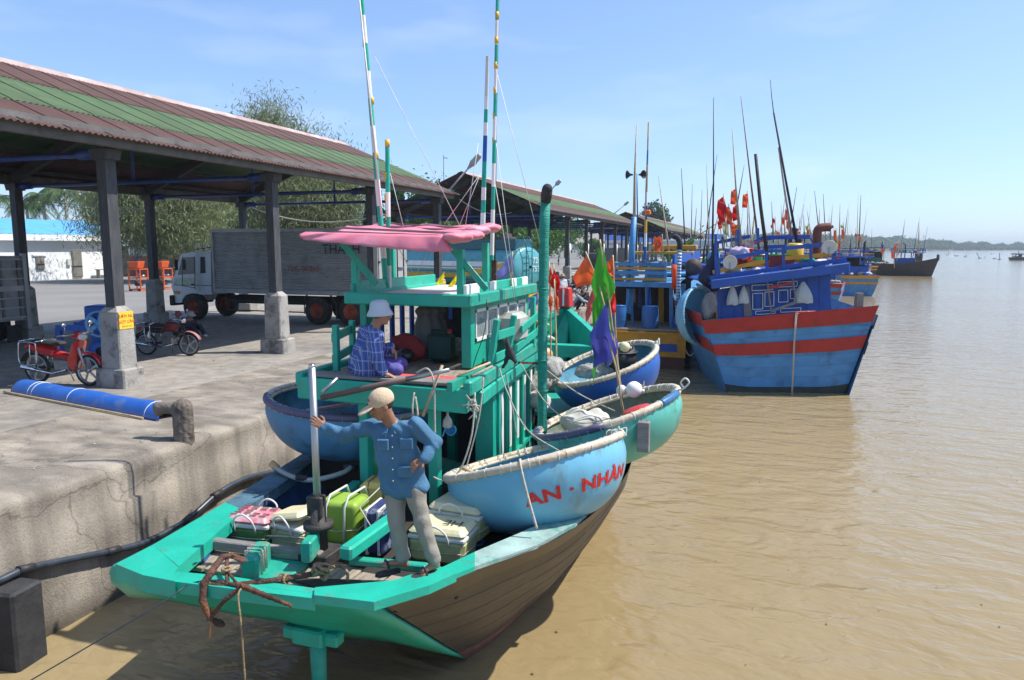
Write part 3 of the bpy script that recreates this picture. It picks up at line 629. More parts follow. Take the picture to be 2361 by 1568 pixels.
# ================================================================== far shore
pts = [az(*p, 0) for p in ((1690, 580.5), (1830, 579.3), (1960, 578.6), (2150, 577.6), (2361, 577.), (2520, 576.6))]
lb = MB(); vs = []
for p in pts: d = Vector((p.x, p.y, 0)).normalized(); vs += [Vector((p.x, p.y, -.3)), p+d*3+Vector((0, 0, .6)), p+d*900+Vector((0, 0, 1.5))]
lb.add(vs, [(i*3+j, i*3+3+j, i*3+4+j, i*3+1+j) for i in range(len(pts)-1) for j in (0, 1)]); lb.obj('far_shore', mat('shore_mud', (.16, .12, .07), .9), kind='structure', label='low muddy river bank')
g = np.random.default_rng(4); tops = ((1690, 541), (1830, 541), (1960, 546), (2040, 549), (2150, 556), (2260, 562), (2361, 564), (2520, 566))
cs = []; rs = []
for i in range(3400):
    x = 1690+830*g.random(); j = next(k for k in range(len(pts)-1) if x <= (1830, 1960, 2150, 2361, 2521)[k]); xa = (1690, 1830, 1960, 2150, 2361)[j]; xb = (1830, 1960, 2150, 2361, 2520)[j]
    p = pts[j].lerp(pts[j+1], (x-xa)/(xb-xa)); d = p.normalized(); dd = 4+110*g.random()**1.3; q = p+d*dd
    k = next(k for k in range(len(tops)-1) if x <= tops[k+1][0]+.5); yt = tops[k][1]+(tops[k+1][1]-tops[k][1])*(x-tops[k][0])/(tops[k+1][0]-tops[k][0])+3.2*math.sin(x*.045)*math.sin(x*.11+1)
    D = p.length; zt = 4.7+(570-yt)/1680*D; r_ = zt*.16+1.0; f = min(1, dd/50); cs.append((q.x, q.y, (.45+.55*f*(.8+.25*g.random()))*zt-r_)); rs.append(r_)
V, F = leaves(cs, 34, 1., 1., 1.3, 0, 9); C = np.repeat(np.array(cs), 34, 0); Rr = np.repeat(np.array(rs), 34)
V = V.reshape(-1, 4, 3); cen = V.mean(1, keepdims=True); off = cen[:, 0]-C; sc_ = (Rr/2.6)[:, None]; newc = C+off*sc_*1.25; V = newc[:, None]+(V-cen)*(Rr/1.9)[:, None, None]
npobj('mangrove_forest', npmesh('mangrove_forest', V.reshape(-1, 3), F, m_mang), kind='stuff', label='green mangrove forest along the far bank')
mb = MB(); mv = []
for i in range(60): x = 1700+i*17; yy = 573-max(0, 7*math.sin((x-2060)/75)*(1 if 2060 < x < 2295 else 0))-1.5*math.sin(x*.05)-4; p = ad(x, yy, 3600); mv += [Vector((p.x, p.y, 0)), p]
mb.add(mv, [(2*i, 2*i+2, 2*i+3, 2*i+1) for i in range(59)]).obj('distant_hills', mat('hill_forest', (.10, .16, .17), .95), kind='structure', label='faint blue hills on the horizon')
for x, yt in ((2116, 532), (2128, 541)):
    p = ad(x, 575, 1900); z = ad(x, yt, 1900).z; mb = MB(); q = Vector((p.x, p.y, 0))
    for sx in (-1, 1):
        for sy in (-1, 1): mb.beam(q+Vector((sx*3, sy*3, 0)), q+Vector((sx*.5, sy*.5, z)), .35, .35)
    for k in range(6): h = z*(k+1)/7; w_ = 3*(1-h/z)+.5; mb.beam(q+Vector((-w_, 0, h)), q+Vector((w_, 0, h)), .3, .3)
    for h in (.8, .9): mb.beam(q+Vector((-5, 0, z*h)), q+Vector((5, 0, z*h)), .3, .3)
    mb.obj('pylon', m_steel, label='thin lattice pylon on the far bank, '+('left and taller one' if x == 2116 else 'right and shorter one'), cat='pylon', group='pylons on the far bank')
# ================================================================== haze
hb = MB().box((1790, 1975, 10), (4500, 4150, 22)); hm = bpy.data.materials.new('river_haze'); hm.use_nodes = True; hn = hm.node_tree; hn.nodes.clear()
ho = hn.nodes.new('ShaderNodeOutputMaterial'); pv = hn.nodes.new('ShaderNodeVolumePrincipled'); pv.inputs['Color'].default_value = (.78, .88, .97, 1); pv.inputs['Density'].default_value = .0003
hn.links.new(pv.outputs[0], ho.inputs['Volume'])
hb.obj('haze', hm, kind='stuff', label='thin river haze')
# ================================================================== the green fishing boat
m_hullbrown = mat('tarred_hull', (.066, .054, .045), .5, .2, 2, bump=.5, bscale=14, dirt=(.17, .13, .08), damt=.3, dscale=2.5, stretch=(1, .5, 2.2))
m_antif = mat('red_antifouling', (.17, .07, .055), .7, .2, 3, bump=.4, dirt=(.28, .23, .20), damt=.3)
m_inblue = mat('scuffed_blue_lining', (.018, .085, .27), .7, .25, 3, bump=.4, dirt=(.05, .09, .05), damt=.55, dscale=2.5)
m_stain = mat('stained_blue_gunwale', (.075, .15, .20), .55, .25, 4, bump=.3, dirt=(.02, .035, .045), damt=.5, dscale=3)
m_pale = mat('faded_gunwale', (.30, .42, .38), .55, .2, 5, bump=.3, dirt=(.02, .26, .19), damt=.45, dscale=4)
m_pink = mat('pink_tarp', (.70, .20, .26), .55, .07, 2.5, bump=.3, bscale=6, dirt=(.55, .33, .40), damt=.4, dscale=1.5)
m_pinkin = plain('red_pink_tarp_inside', (.62, .10, .12), .55)
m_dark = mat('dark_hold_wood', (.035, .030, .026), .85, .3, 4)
m_ytape = plain('yellow_tape', (.70, .42, .02), .4)
m_deckwhite = mat('white_roof_deck', (.62, .62, .57), .7, .08, 2, dirt=(.40, .37, .30), damt=.3, dscale=2)
m_pane = mat('dusty_window_pane', (.40, .45, .45), .15, .15, 4, dirt=(.6, .6, .58), damt=.5, dscale=5, alpha=.45)
B = thing('fishing_boat', 'green wooden fishing boat with a pink awning moored nearest at the quay', 'fishing boat', (-4.2, 6, 0))
gs = [az(*p, 1.9) for p in [(865, 1385), (989, 1347), (1095, 1305), (1237, 1256), (1327, 1206), (1393, 1146), (1449, 1061)]]+[Vector((-1.95, 11.6, 2.15)), Vector((-2.75, 13.6, 2.6)), Vector((-4.28, 16.0, 3.35))]
gp = [az(*p, 1.9) for p in [(268, 1300), (352, 1257), (520, 1160), (610, 1103), (700, 1045)]]+[Vector((-6.1, 9.4, 1.92)), Vector((-6.2, 10.8, 2.0)), Vector((-6.0, 12.2, 2.2)), Vector((-5.45, 13.8, 2.6)), Vector((-4.32, 16.0, 3.35))]
gs[-2].z = 2.75; gp[-2].z = 2.75
ls = [az(1076, 1518, .02)]+[az(*p, 0) for p in [(1135, 1480), (1200, 1420), (1270, 1350), (1330, 1270), (1372, 1195)]]+[Vector((-2.75, 13.2, 0)), Vector((-3.1, 14.1, 0)), Vector((-3.7, 14.9, 0)), Vector((-4.28, 15.5, 0))]
lp = [Vector((-5.35, 5.0, 1.45)), Vector((-5.38, 5.9, 1.1)), Vector((-5.4, 6.9, .6)), Vector((-5.42, 8.0, .1)), Vector((-5.45, 9.2, -.2)), Vector((-5.45, 10.4, -.2)), Vector((-5.4, 11.6, -.2)), Vector((-5.2, 12.8, -.2)), Vector((-4.9, 14.1, -.2)), Vector((-4.32, 15.5, -.2))]
def side(top, low, sgn, bulge=.16, rows=9):
    mb = MB(); T = smoothpts(top, 4); Lw = smoothpts(low, 4); n = len(T)
    for i in range(n):
        for j in range(rows):
            t = j/(rows-1); p = T[i].lerp(Lw[i], t); o = bulge*math.sin(t*math.pi)*min(1, (n-1-i)/8)*min(1, i/7)
            p = p+Vector((sgn*o, 0, 0)); mb.v.append(tuple(p))
    for i in range(n-1):
        for j in range(rows-1):
            f = (i*rows+j, i*rows+j+1, (i+1)*rows+j+1, (i+1)*rows+j); mb.f.append(f if sgn < 0 else f[::-1]); mb.m.append(1 if j > rows-3 and sgn > 0 else 0); mb.sm.append(True)
    sm_ = MB()
    for t in (.24, .38, .52, .66): sm_.tube([T[i].lerp(Lw[i], t)+Vector((sgn*bulge*math.sin(t*math.pi)*min(1, (n-1-i)/8)*min(1, i/7), 0, 0)) for i in range(n)], .0035, 4)
    sm_.obj('plank_seams', m_dark, B)['kind'] = 'stuff'
    return mb, T, Lw
mbs, TS, LS = side(gs, ls, 1); mbs.obj('hull_side', [m_hullbrown, m_antif], B, label='dark brown starboard hull side')
mbp, TP, LP = side(gp, lp, -1, .1); mbp.obj('hull_side', [m_hullbrown, m_antif], B)
# a keel-side strip below the water and a smooth rubbing band
mb = MB()
for i in range(len(TS)-1):
    a, b2, c, d = TS[i], TS[i+1], TS[i].lerp(LS[i], .13), TS[i+1].lerp(LS[i+1], .13); o = Vector((.075, -.01, 0)); o2 = Vector((.05, 0, 0))
    mb.add([a+o2, b2+o2, d+o, c+o, a, b2, d+o-Vector((.06, 0, 0)), c+o-Vector((.06, 0, 0))], [(0, 1, 2, 3)[::-1], (3, 2, 6, 7)[::-1]], 0, True)
mb.obj('rubbing_band', mat('brown_band', (.085, .07, .06), .45, .12, 4, dirt=(.35, .34, .33), damt=.1, dscale=9), B)
mb = MB()
for i in range(len(LS)-1): mb.add([LS[i], LS[i+1], LS[i+1]+Vector((-.5, 0, -.7)), LS[i]+Vector((-.5, .2, -.7))], [(3, 2, 1, 0)])
mb.obj('keel_planking', m_antif, B)
# transom
low = [ay(x, y, Y) for x, y, Y in [(268, 1345, 4.9), (300, 1372, 5.0), (403, 1383, 5.1), (562, 1416, 5.3), (664, 1430, 5.5), (793, 1464, 5.85), (911, 1478, 6.3), (1040, 1508, 6.75), (1076, 1518, 6.95)]]; low[-1] = LS[0].copy()
n = len(low); mb = MB(); ROW = 6
for i in range(n):
    t = i/(n-1); a = gp[0].lerp(gs[0], t); a.y += -.03*math.sin(t*math.pi)
    for j in range(ROW):
        s = j/(ROW-1); p = a.lerp(low[i], s)+Vector((0, -.05*math.sin(s*math.pi), 0)); p.y -= .03*(s < .35); mb.v.append(tuple(p))
for i in range(n-1):
    for j in range(ROW-1): mb.f.append((i*ROW+j, i*ROW+j+1, (i+1)*ROW+j+1, (i+1)*ROW+j)); mb.m.append(0); mb.sm.append(True)
mb.obj('transom', m_green, B, solid=.04)
mb = MB()
for i in range(n-1): mb.add([low[i], low[i+1], low[i+1]+Vector((0, 1.5, -.75)), low[i]+Vector((0, 1.5, -.75))], [(0, 1, 2, 3)], 0)
mb.obj('counter_bottom', m_antif, B)
zc = 1.9
def capslab(pts, z0, z1, nm, m, **k):
    P = [az(x, y, z1) for x, y in pts]; return MB().slab([(p.x, p.y) for p in P], z0, z1).obj(nm, m, B, **k)
capslab([(266, 1300), (352, 1256), (412, 1308), (404, 1317), (403, 1340), (330, 1326)], 1.78, 1.93, 'corner_block', m_green)
capslab([(403, 1317), (540, 1330), (640, 1345), (726, 1356), (726, 1380), (573, 1362), (403, 1341)], 1.80, 1.905, 'stern_cap', m_green)
capslab([(726, 1354), (905, 1338), (968, 1318), (1006, 1302), (1052, 1322), (990, 1350), (862, 1388), (724, 1372)], 1.86, 1.935, 'corner_block', m_green)
capslab([(352, 1256), (520, 1158), (560, 1176), (412, 1306)], 1.79, 1.92, 'gunwale', m_green)
capslab([(520, 1158), (610, 1101), (702, 1043), (724, 1062), (650, 1115), (560, 1176)], 1.79, 1.917, 'gunwale', m_stain, label='stained blue gunwale plank')
o = [(x, y) for x, y in [(990, 1349), (1095, 1306), (1237, 1257), (1327, 1207), (1393, 1147), (1432, 1090)]]; i_ = [(1385, 1105), (1340, 1135), (1270, 1196), (1190, 1232), (1095, 1272), (1000, 1318)]
capslab(o[:2]+[(1095, 1272), (1006, 1314)], 1.885, 1.925, 'gunwale', m_green); capslab(o[1:]+i_[:5], 1.885, 1.922, 'gunwale', m_pale, label='faded starboard gunwale')
# inner bulwarks, floors
def curtain(pts, z1, z0, nm, m):
    P = [az(x, y, z1) for x, y in pts]; mb = MB()
    zf = lambda p: 1.2 if p.y > 6.2 else max(1.2, 1.7-(p.y-5.2)*.5)
    ix = -.38 if nm.endswith('bulwark') and m is m_dark else .12
    for a, b2 in zip(P, P[1:]): mb.add([a, b2, Vector((b2.x+ix, b2.y+.12, zf(b2))), Vector((a.x+ix, a.y+.12, zf(a)))], [(0, 1, 2, 3)])
    return mb.obj(nm, m, B)
curtain([(404, 1318), (412, 1306), (560, 1176), (650, 1115), (724, 1062)], 1.79, .9, 'inner_bulwark', m_inblue)
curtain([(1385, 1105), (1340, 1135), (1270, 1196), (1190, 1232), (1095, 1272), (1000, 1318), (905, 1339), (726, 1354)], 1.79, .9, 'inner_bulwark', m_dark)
for k in range(8):
    x0 = -5.12+k*.285; y1 = 5.56+.03*(k % 3); MB().box((x0+.13, (5.13+y1)/2, 1.72), (.262, y1-5.13, .045), bev=.006).obj('deck_plank', m_wood, B)
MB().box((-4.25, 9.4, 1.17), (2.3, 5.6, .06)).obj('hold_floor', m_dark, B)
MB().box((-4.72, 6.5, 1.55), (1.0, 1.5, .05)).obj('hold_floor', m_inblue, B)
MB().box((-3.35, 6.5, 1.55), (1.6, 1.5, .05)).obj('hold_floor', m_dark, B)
a = az(470, 1250, 1.83); b2 = az(742, 1284, 1.83); MB().beam(a, b2, .09, .10, bev=.01).obj('cross_beam', m_woodgrey, B)
a = az(808, 1292, 1.80); b2 = az(985, 1308, 1.80); MB().beam(a, b2, .09, .06, bev=.01).obj('cross_beam', m_greenworn, B)
a = az(795, 1278, 1.98); b2 = az(906, 1198, 1.98); b3 = a+(b2-a)*1.05; MB().beam(a, b3, .13, .13, bev=.02).obj('fore_aft_beam', m_green, B)
a = az(760, 1184, 1.9); b2 = az(822, 1118, 1.9); MB().beam(a, b2, .12, .12, bev=.015).obj('fore_aft_beam', m_greenworn, B)
a = az(705, 1275, 1.95); b2 = az(735, 1238, 1.95); MB().beam(a, b2, .10, .2, bev=.015).obj('post_cheek', m_greenworn, B)
a = az(575, 1316, 1.86); b2 = az(608, 1272, 1.86); bt = MB().beam(a, b2, .14, .22, bev=.02).obj('mooring_bitt', m_greenworn, B)
mb = MB()
for k in range(3): s = .3+.17*k; c = a.lerp(b2, s); mb.tube([c+Vector((dx, 0, dz)) for dx, dz in ((-.085, -.12), (-.085, .12), (.085, .12), (.085, -.12), (-.085, -.12))], .011, 5)
mb.obj('lashing', m_rope, bt)
# steel post with flange
p = az(737, 1292, 1.74); px0, py0 = p.x, p.y; PB = p
zt = ay(735, 848, py0).z; post = MB().tube([(px0, py0, 1.9), (px0-.01, py0, zt)], .034, 16).obj('steel_post', m_steel, B, label='upright stainless post gripped by the standing man')
MB().tube([(px0-.01, py0, zt), (px0-.01, py0, zt+.03)], [.034, .028], 16).obj('cap', m_chrome, post)
mb = MB().box((px0, py0, 1.80), (.36, .32, .12), bev=.01); mb.lathe([(.0, 1.85), (.085, 1.85), (.075, 2.06), (.14, 2.07), (.14, 2.12), (.07, 2.12), (.065, 2.28), (0, 2.28)], (px0, py0, 0), 18); mb.box((px0, py0+.02, 2.24), (.15, .03, .3), bev=.01)
mb.box((px0-.01, py0-.03, 2.28), (.16, .05, .2), bev=.01); mb.obj('post_socket', m_darkiron, B)
MB().box((px0-.22, py0-.45, 1.755), (.42, .7, .05), bev=.008).obj('worn_board', m_greenworn, B)
# rudder stock and bracket
c = ay(722, 1462, 5.62); mb = MB().box((c.x, c.y, c.z), (.62, .14, .13), bev=.02).box((c.x, c.y-.02, c.z+.01), (.34, .2, .17), bev=.02); mb.obj('rudder_bracket', m_green, B)
c = ay(733, 1480, 5.68); MB().tube([(c.x, c.y, c.z+.05), (c.x, c.y, .55), (c.x, c.y, -.9)], [.085, .075, .05], 14).obj('rudder_stock', m_greenworn, B)
# ---- upper deck on posts
ZD = 3.2; dl = az(695, 868, ZD); dr = az(1080, 890, ZD); df = az(1240, 790, ZD); XL, XRt, YR = -5.1, dr.x, 7.16; YF = 11.1; XF = -3.42
MB().slab([(XL+.05, YR+.05), (XRt-.05, YR+.05), (XF, YF), (XL-.1, YF)], ZD-.1, ZD-.02).obj('upper_deck', m_wood, B)
MB().beam((XL-.08, YR, ZD-.14), (XRt+.02, YR, ZD-.16), .09, .26, bev=.015).obj('rear_fascia', m_green, B)
MB().beam((XRt+.02, YR-.03, ZD-.02), (XF+.03, YF, ZD+.0), .10, .17, bev=.02).obj('side_fascia', m_greenworn, B)
MB().beam((XRt-.02, YR+.35, ZD-.20), (XF-.03, YF, ZD-.16), .14, .17, bev=.02).obj('side_fascia', m_green, B)
MB().beam((XL-.06, YR-.04, ZD-.04), (XL-.12, YF, ZD-.04), .10, .17, bev=.02).obj('side_fascia', m_green, B)
MB().beam((XL+.05, YR+.10, ZD+.015), (XRt-.16, YR+.10, ZD+.015), .24, .035, bev=.006).obj('seat_plank', m_woodgrey, B)
MB().beam((XL+.35, YR+.36, ZD+.0), (XRt-.16, YR+.36, ZD+.0), .26, .02).obj('tarp_strip', m_pinkin, B)
for x, y in ((1005, 1190), (845, 1085)):
    q = ay(x, y, 7.38); MB().box((q.x, 7.38, 2.18), (.12, .12, 1.72), bev=.01).obj('stanchion', m_green, B)
for X in (-5.0, -4.3): MB().box((X, 9.6, 2.1), (.12, .12, 1.9)).obj('stanchion', m_green, B)
# lower side wall with white slats (starboard)
WX0, WY0 = az(1153, 1050, 1.75).x, az(1153, 1050, 1.75).y; XA = ay(1139, 1000, 8.45).x
def wallp(y, z): s = (y-8.45)/(11.1-8.45); return Vector((XA+s*(XF-.08-XA), y, z))
MB().prism([wallp(8.45, 1.2), wallp(11.1, 1.2), wallp(11.1, 3.06), wallp(8.45, 3.06)], (-.04, 0, 0)).obj('side_wall', m_green, B)
MB().box((XA-.11, 8.45, 2.1), (.24, .12, 1.85)).obj('corner_post', m_green, B)
for k in range(5):
    y0 = 8.62+k*.47
    for j in range(2):
        for z0, z1 in ((1.35, 1.62), (1.95, 2.8)):
            if z0 < 1.9 and j == 1: continue
            yy = y0+j*.17; ww = .12 if z0 > 1.9 else .27; P = [wallp(yy, z0), wallp(yy+ww, z0), wallp(yy+ww, z1), wallp(yy, z1)]
            MB().prism([q+Vector((.004, 0, 0)) for q in P], (.012, 0, 0)).obj('white_panel', m_white, B)
    MB().beam(wallp(y0-.06, 1.25)+Vector((.03, 0, 0)), wallp(y0-.06, 3.04)+Vector((.03, 0, 0)), .045, .05).obj('wall_batten', m_green, B)
for z in (1.78, 2.88): MB().beam(wallp(8.47, z)+Vector((.025, 0, 0)), wallp(11.1, z)+Vector((.025, 0, 0)), .05, .06).obj('wall_batten', m_greenworn, B)
MB().beam((-4.9, 9.2, 1.75), (-3.5, 8.6, 1.72), .1, .16).obj('hold_sill', m_greenworn, B)
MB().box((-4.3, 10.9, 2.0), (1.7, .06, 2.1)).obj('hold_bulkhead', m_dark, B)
# ---- wheelhouse
rb = ay(1080, 846, 8.35); CX1, CX0, CY0, CY1 = rb.x, -4.98, 8.35, 10.6; ZR0 = 4.02
def cpost(X, Y, w_=.1, **k): return MB().box((X, Y, (ZD+ZR0)/2), (w_, w_, ZR0-ZD), bev=.006).obj('cabin_post', m_green, B, **k)
for X, Y in ((CX1, CY0), (CX1, CY1), (CX0, CY0), (CX0, CY1), (-4.3, CY1)): cpost(X, Y, .13 if X == CX1 and Y == CY0 else .09)
MB().box((CX1+.0, (CY0+CY1)/2+.05, ZD+.155), (.06, CY1-CY0-.1, .32), bev=.01).obj('side_panel', m_green, B)
MB().box((CX1+.01, (CY0+CY1)/2+.05, ZR0-.06), (.08, CY1-CY0, .14), bev=.01).obj('side_header', m_greenworn, B)
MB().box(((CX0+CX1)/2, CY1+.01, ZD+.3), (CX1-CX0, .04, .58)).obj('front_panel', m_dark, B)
ny = 5; wf = None
for k in range(ny):
    y0 = CY0+.14+k*(CY1-CY0-.22)/ny; y1 = y0+(CY1-CY0-.22)/ny; fr = MB()
    for (ya, yb_, za, zb_) in ((y0, y0+.03, ZD+.31, ZR0-.10), (y1-.03, y1, ZD+.31, ZR0-.10), (y0, y1, ZD+.31, ZD+.35), (y0, y1, ZR0-.14, ZR0-.10)): fr.box((CX1+.035, (ya+yb_)/2, (za+zb_)/2), (.03, yb_-ya, zb_-za))
    wf = fr.obj('window', m_white, B); MB().box((CX1+.03, (y0+y1)/2, ZD+.54), (.006, y1-y0-.05, .42)).obj('pane', m_pane, wf)
for k in range(7): MB().box((CX0+.02, 8.45+k*.3, (ZD+ZR0)/2), (.03, .10, ZR0-ZD)).obj('slat', m_blue1 if k else m_green, B)
for k in range(4): MB().box((-4.75+k*.28, CY1+.0, (ZD+ZR0)/2+.2), (.07, .04, .5)).obj('slat', m_blue1, B)
# roof
r1 = az(803, 672, 4.14); r2 = az(1081, 688, 4.12); RY = 7.92; RXL, RXR = ay(803, 672, RY).x, ay(1081, 690, RY).x; RYF = 10.75; RXF = -3.42
roof = MB().slab([(RXL+.05, RY+.04), (RXR-.05, RY+.04), (RXF-.04, RYF), (RXL+.0, RYF)], 4.04, 4.10).obj('roof', m_deckwhite, B)
for a, b2, m_ in (((RXL, RY), (RXR+.01, RY), m_green), ((RXR, RY-.04), (RXF, RYF+.05), m_greenworn), ((RXL, RY-.04), (RXL-.05, RYF), m_green)): MB().beam((*a, 4.07), (*b2, 4.07), .09, .15, bev=.015).obj('roof_rim', m_, roof)
# roof kerbs: port (green) and starboard (green and white)
def kerb(pts, w_, ms):
    for k in range(len(pts)-1):
        a, b2 = Vector(pts[k]), Vector(pts[k+1]); MB().beam(a, b2, w_, .15, bev=.01).obj('roof_kerb', ms[k], roof)
kerb([(RXL+.02, RY+.06, 4.17), (RXL-.0, RY+.5, 4.2), (RXL-.02, RY+.95, 4.2)], .05, [m_green]*2); kerb([(RXL-.02, RY+1.02, 4.2), (RXL-.05, RY+2.6, 4.2)], .05, [m_green])
L_ = Vector((RXF-RXR, RYF-RY, 0)); s0 = Vector((RXR-.09, RY+.1, 4.18))
kerb([s0+L_*t for t in (0, .16, .30, .40, .62, .72, .82, .93)], .05, [m_white, m_green, m_white, m_green, m_white, m_green, m_white])
# awning frame and pink tarp
def rp(x, y, Y): return ay(x, y, Y)
for x, Y, ytop in ((820, 8.05, 600), (1063, 8.1, 575), (1120, 9.6, 560), (905, 9.7, 560)):
    q = ay(x, 640, Y); zt = ay(x, ytop, Y).z; MB().box((q.x, Y, (4.08+zt)/2), (.085, .085, zt-4.08), bev=.006).obj('awning_post', m_green, B)
MB().beam(ay(790, 560, 8.0), ay(868, 655, 8.05), .05, .08).obj('awning_brace', m_greenworn, B); MB().beam(ay(1040, 570, 8.05), ay(1122, 668, 8.2), .05, .08, bev=.01).obj('awning_brace', m_greenworn, B)
mb = MB(); TA = [ay(740, 537, 7.45), ay(1015, 547, 7.5)]
EL = [(688, 543, 7.4), (740, 535, 7.5), (800, 520, 8.4), (862, 515, 9.6)]
ER = [(1045, 577, 7.4), (1016, 548, 7.5), (1075, 533, 8.4), (1140, 522, 9.6)]
EL3 = [ay(*p[:2], p[2]) for p in EL]; ER3 = [ay(*p[:2], p[2]) for p in ER]
def tarp(u, v):
    s = u*3; i = min(int(s), 2); a = EL3[i].lerp(EL3[i+1], s-i); b_ = ER3[i].lerp(ER3[i+1], s-i); p = a.lerp(b_, v)
    p.z += .022*math.sin(v*19+u*5)*(1 if u < .25 else .6)-.05*math.sin((s-i)*math.pi)*(u > .3); return p
mb.grid(tarp, 24, 30)
fr = [(690, 541, 7.39), (700, 553, 7.36), (800, 563, 7.33), (900, 573, 7.33), (980, 580, 7.34), (1040, 582, 7.38)]; top = [ay(705+i*64, 535+i*1.6, 7.42) for i in range(6)]; bot = [ay(*p) for p in fr]
mb.grid(lambda u, v: (lambda s: top[min(int(s), 4)].lerp(top[min(int(s), 4)+1], s-min(int(s), 4)).lerp(bot[min(int(s), 4)].lerp(bot[min(int(s), 4)+1], s-min(int(s), 4)), v))(u*5)+Vector((0, -.018*math.sin(v*2.6)+.014*math.sin(u*31+v*2), .006*math.sin(u*57)*v)), 30, 6)
tp = mb.obj('awning', m_pink, B, solid=.008)
# folded right end: three puffs
s = SDF((-3.9, 7.2, 4.45), (-2.4, 10.2, 5.15), .022)
for (x, y, Y, r_) in ((1055, 547, 7.55, .085), (1085, 543, 8.1, .08), (1100, 532, 8.7, .085), (1128, 526, 9.4, .09)):
    q = ay(x, y, Y); s.ell(q, (.16, .25, r_*.75), None, .05)
s.warp(lambda X, Y, Z: .012*np.sin(X*17+Y*9)*np.cos(Z*31+Y*13)); s.obj('awning_fold', m_pink, B)
for (x0, y0, Y0, x1, y1, Y1) in ((717, 535, 7.46, 1012, 546, 7.5), (775, 527, 8.0, 1052, 540, 8.0), (800, 522, 8.5, 1080, 534, 8.5), (868, 516, 9.5, 1095, 529, 9.4)):
    MB().beam(ay(x0, y0-2, Y0), ay(x1, y1-2, Y1), .045, .028).obj('awning_batten', m_woodgrey, B)
# rails
def rail(posts, rails, ms=m_green):
    for a, b2 in posts: MB().beam(a, b2, .07, .07, bev=.006).obj('rail_post', ms, B)
    for a, b2 in rails: MB().beam(a, b2, .03, .11, bev=.005).obj('rail_board', ms, B)
zz = ZD+.02
A1 = az(777, 856, zz); A2 = az(814, 828, zz); up = Vector((0, 0, 1))
rail([(A1, A1+up*.56), (A2, A2+up*.52)], [(A1+Vector((-.05, 0, .40)), A2+Vector((-.05, .1, .40))), (A1+Vector((-.05, 0, .14)), A2+Vector((-.05, .1, .14)))])
b0 = az(1130, 852, zz); b1 = b0+Vector((-.05, .75, 0)); d_ = Vector((-.03, .9, 0)); rp_ = [(b0, b0+Vector((.10, -.02, .62))), (b1, b1+Vector((.1, 0, .60)))]
rr_ = [(b0+Vector((.1, 0, .42)), b1+Vector((.1, .0, .40))), (b0+Vector((.06, 0, .14)), b1+Vector((.06, 0, .13)))]
c0 = b1+Vector((-.05, .55, 0)); c1 = c0+Vector((-.1, 1.5, 0)); rp_ += [(c0+d_*.9, c0+d_*.9+up*.75), (c1, c1+up*.75)]
rr_ += [(b1+Vector((.06, .1, .12)), c1+Vector((.04, 0, .25))), (b1+Vector((.1, .3, .38)), c1+Vector((.04, 0, .5)))]
rail(rp_, rr_); MB().beam(b0+Vector((.0, -1.2, -.0)), c1, .06, .10).obj('rail_board', m_greenworn, B)
# exhaust pipe
PY = 9.25; q0 = ay(1250, 1008, PY); q1 = ay(1251, 760, PY); q2 = ay(1255, 520, PY); q3 = ay(1258, 465, PY)
g1 = MB(); pts = [q0]+[q0.lerp(q1, k/10) for k in range(1, 10)]+[q1]+[q1.lerp(q2, k/10) for k in range(1, 11)]+[q3]
g1.tube(pts, [.065+.004*math.sin(k*2.3) for k in range(len(pts))], 16); ex = g1.obj('exhaust_pipe', mat('green_cloth_wrap', (.012, .27, .20), .7, .15, 5, bump=.9, bscale=22, stretch=(1, 1, 3.5)), B, label='upright exhaust pipe wrapped in green cloth')
q4 = ay(1262, 436, PY-.1); MB().tube([q3, q3.lerp(q4, .4)+Vector((0, 0, .01)), q4], [.066, .075, .07], 16).sphere(q4, .07, 12).obj('elbow', m_blk2, ex)
mb = MB()
for y in (470, 665, 830, 900): q = ay(1252, y, PY); mb.tube([q+Vector((.07*math.cos(t), .07*math.sin(t), 0)) for t in [k*.628 for k in range(10)]], .008, 5, closed=True)
mb.obj('band', m_greenworn, ex); MB().beam(ay(1196, 836, 8.9), ay(1240, 838, PY), .03, .03).obj('bracket', m_rust, ex)
# bow
K = Vector((-4.3, 16.0, 3.4))
mb = MB().beam((-4.3, 15.2, 1.6), K+Vector((0, .05, .0)), .28, .24, bev=.03); mb.obj('stem_post', m_green, B)
sc_ = MB().box(K+Vector((0, -.12, .18)), (.30, .34, .44), taper=.82, bev=.02).obj('stem_cap', m_red, B, label='red painted stem head'); MB().box(K+Vector((0, -.295, .19)), (.035, .012, .38)).obj('white_stripe', m_white, sc_)
for s, TT in ((1, TS), (-1, TP)):
    mb = MB(); seg = [p for p in TT if p.y > 11.5]
    for a, b2 in zip(seg, seg[1:]): mb.beam(a+Vector((-s*.05, 0, -.02)), b2+Vector((-s*.05, 0, -.02)), .12, .1)
    mb.obj('bow_gunwale', m_green, B)
    mb = MB()
    for a, b2 in zip(seg, seg[1:]): mb.add([a+Vector((-s*.1, 0, 0)), b2+Vector((-s*.1, 0, 0)), Vector((b2.x*.8-.2*4.3-s*.02, b2.y, 1.9)), Vector((a.x*.8-.2*4.3-s*.02, a.y, 1.9))], [(0, 1, 2, 3)])
    mb.obj('bow_bulwark', m_green, B)
MB().slab([(-5.6, 11.2), (-2.5, 11.2), (-3.1, 13.9), (-4.3, 15.4), (-5.3, 13.9)], 1.95, 2.02).obj('fore_deck', m_greenworn, B)
MB().beam((-5.35, 14.2, 2.62), (-3.0, 14.2, 2.62), .3, .24).obj('bow_locker', m_green, B); MB().box((-3.75, 13.1, 2.28), (.55, .5, .5)).obj('hatch_box', m_woodgrey, B)
MB().box((-2.95, 13.3, 2.3), (.4, .5, .7)).obj('bow_bitt', m_green, B)
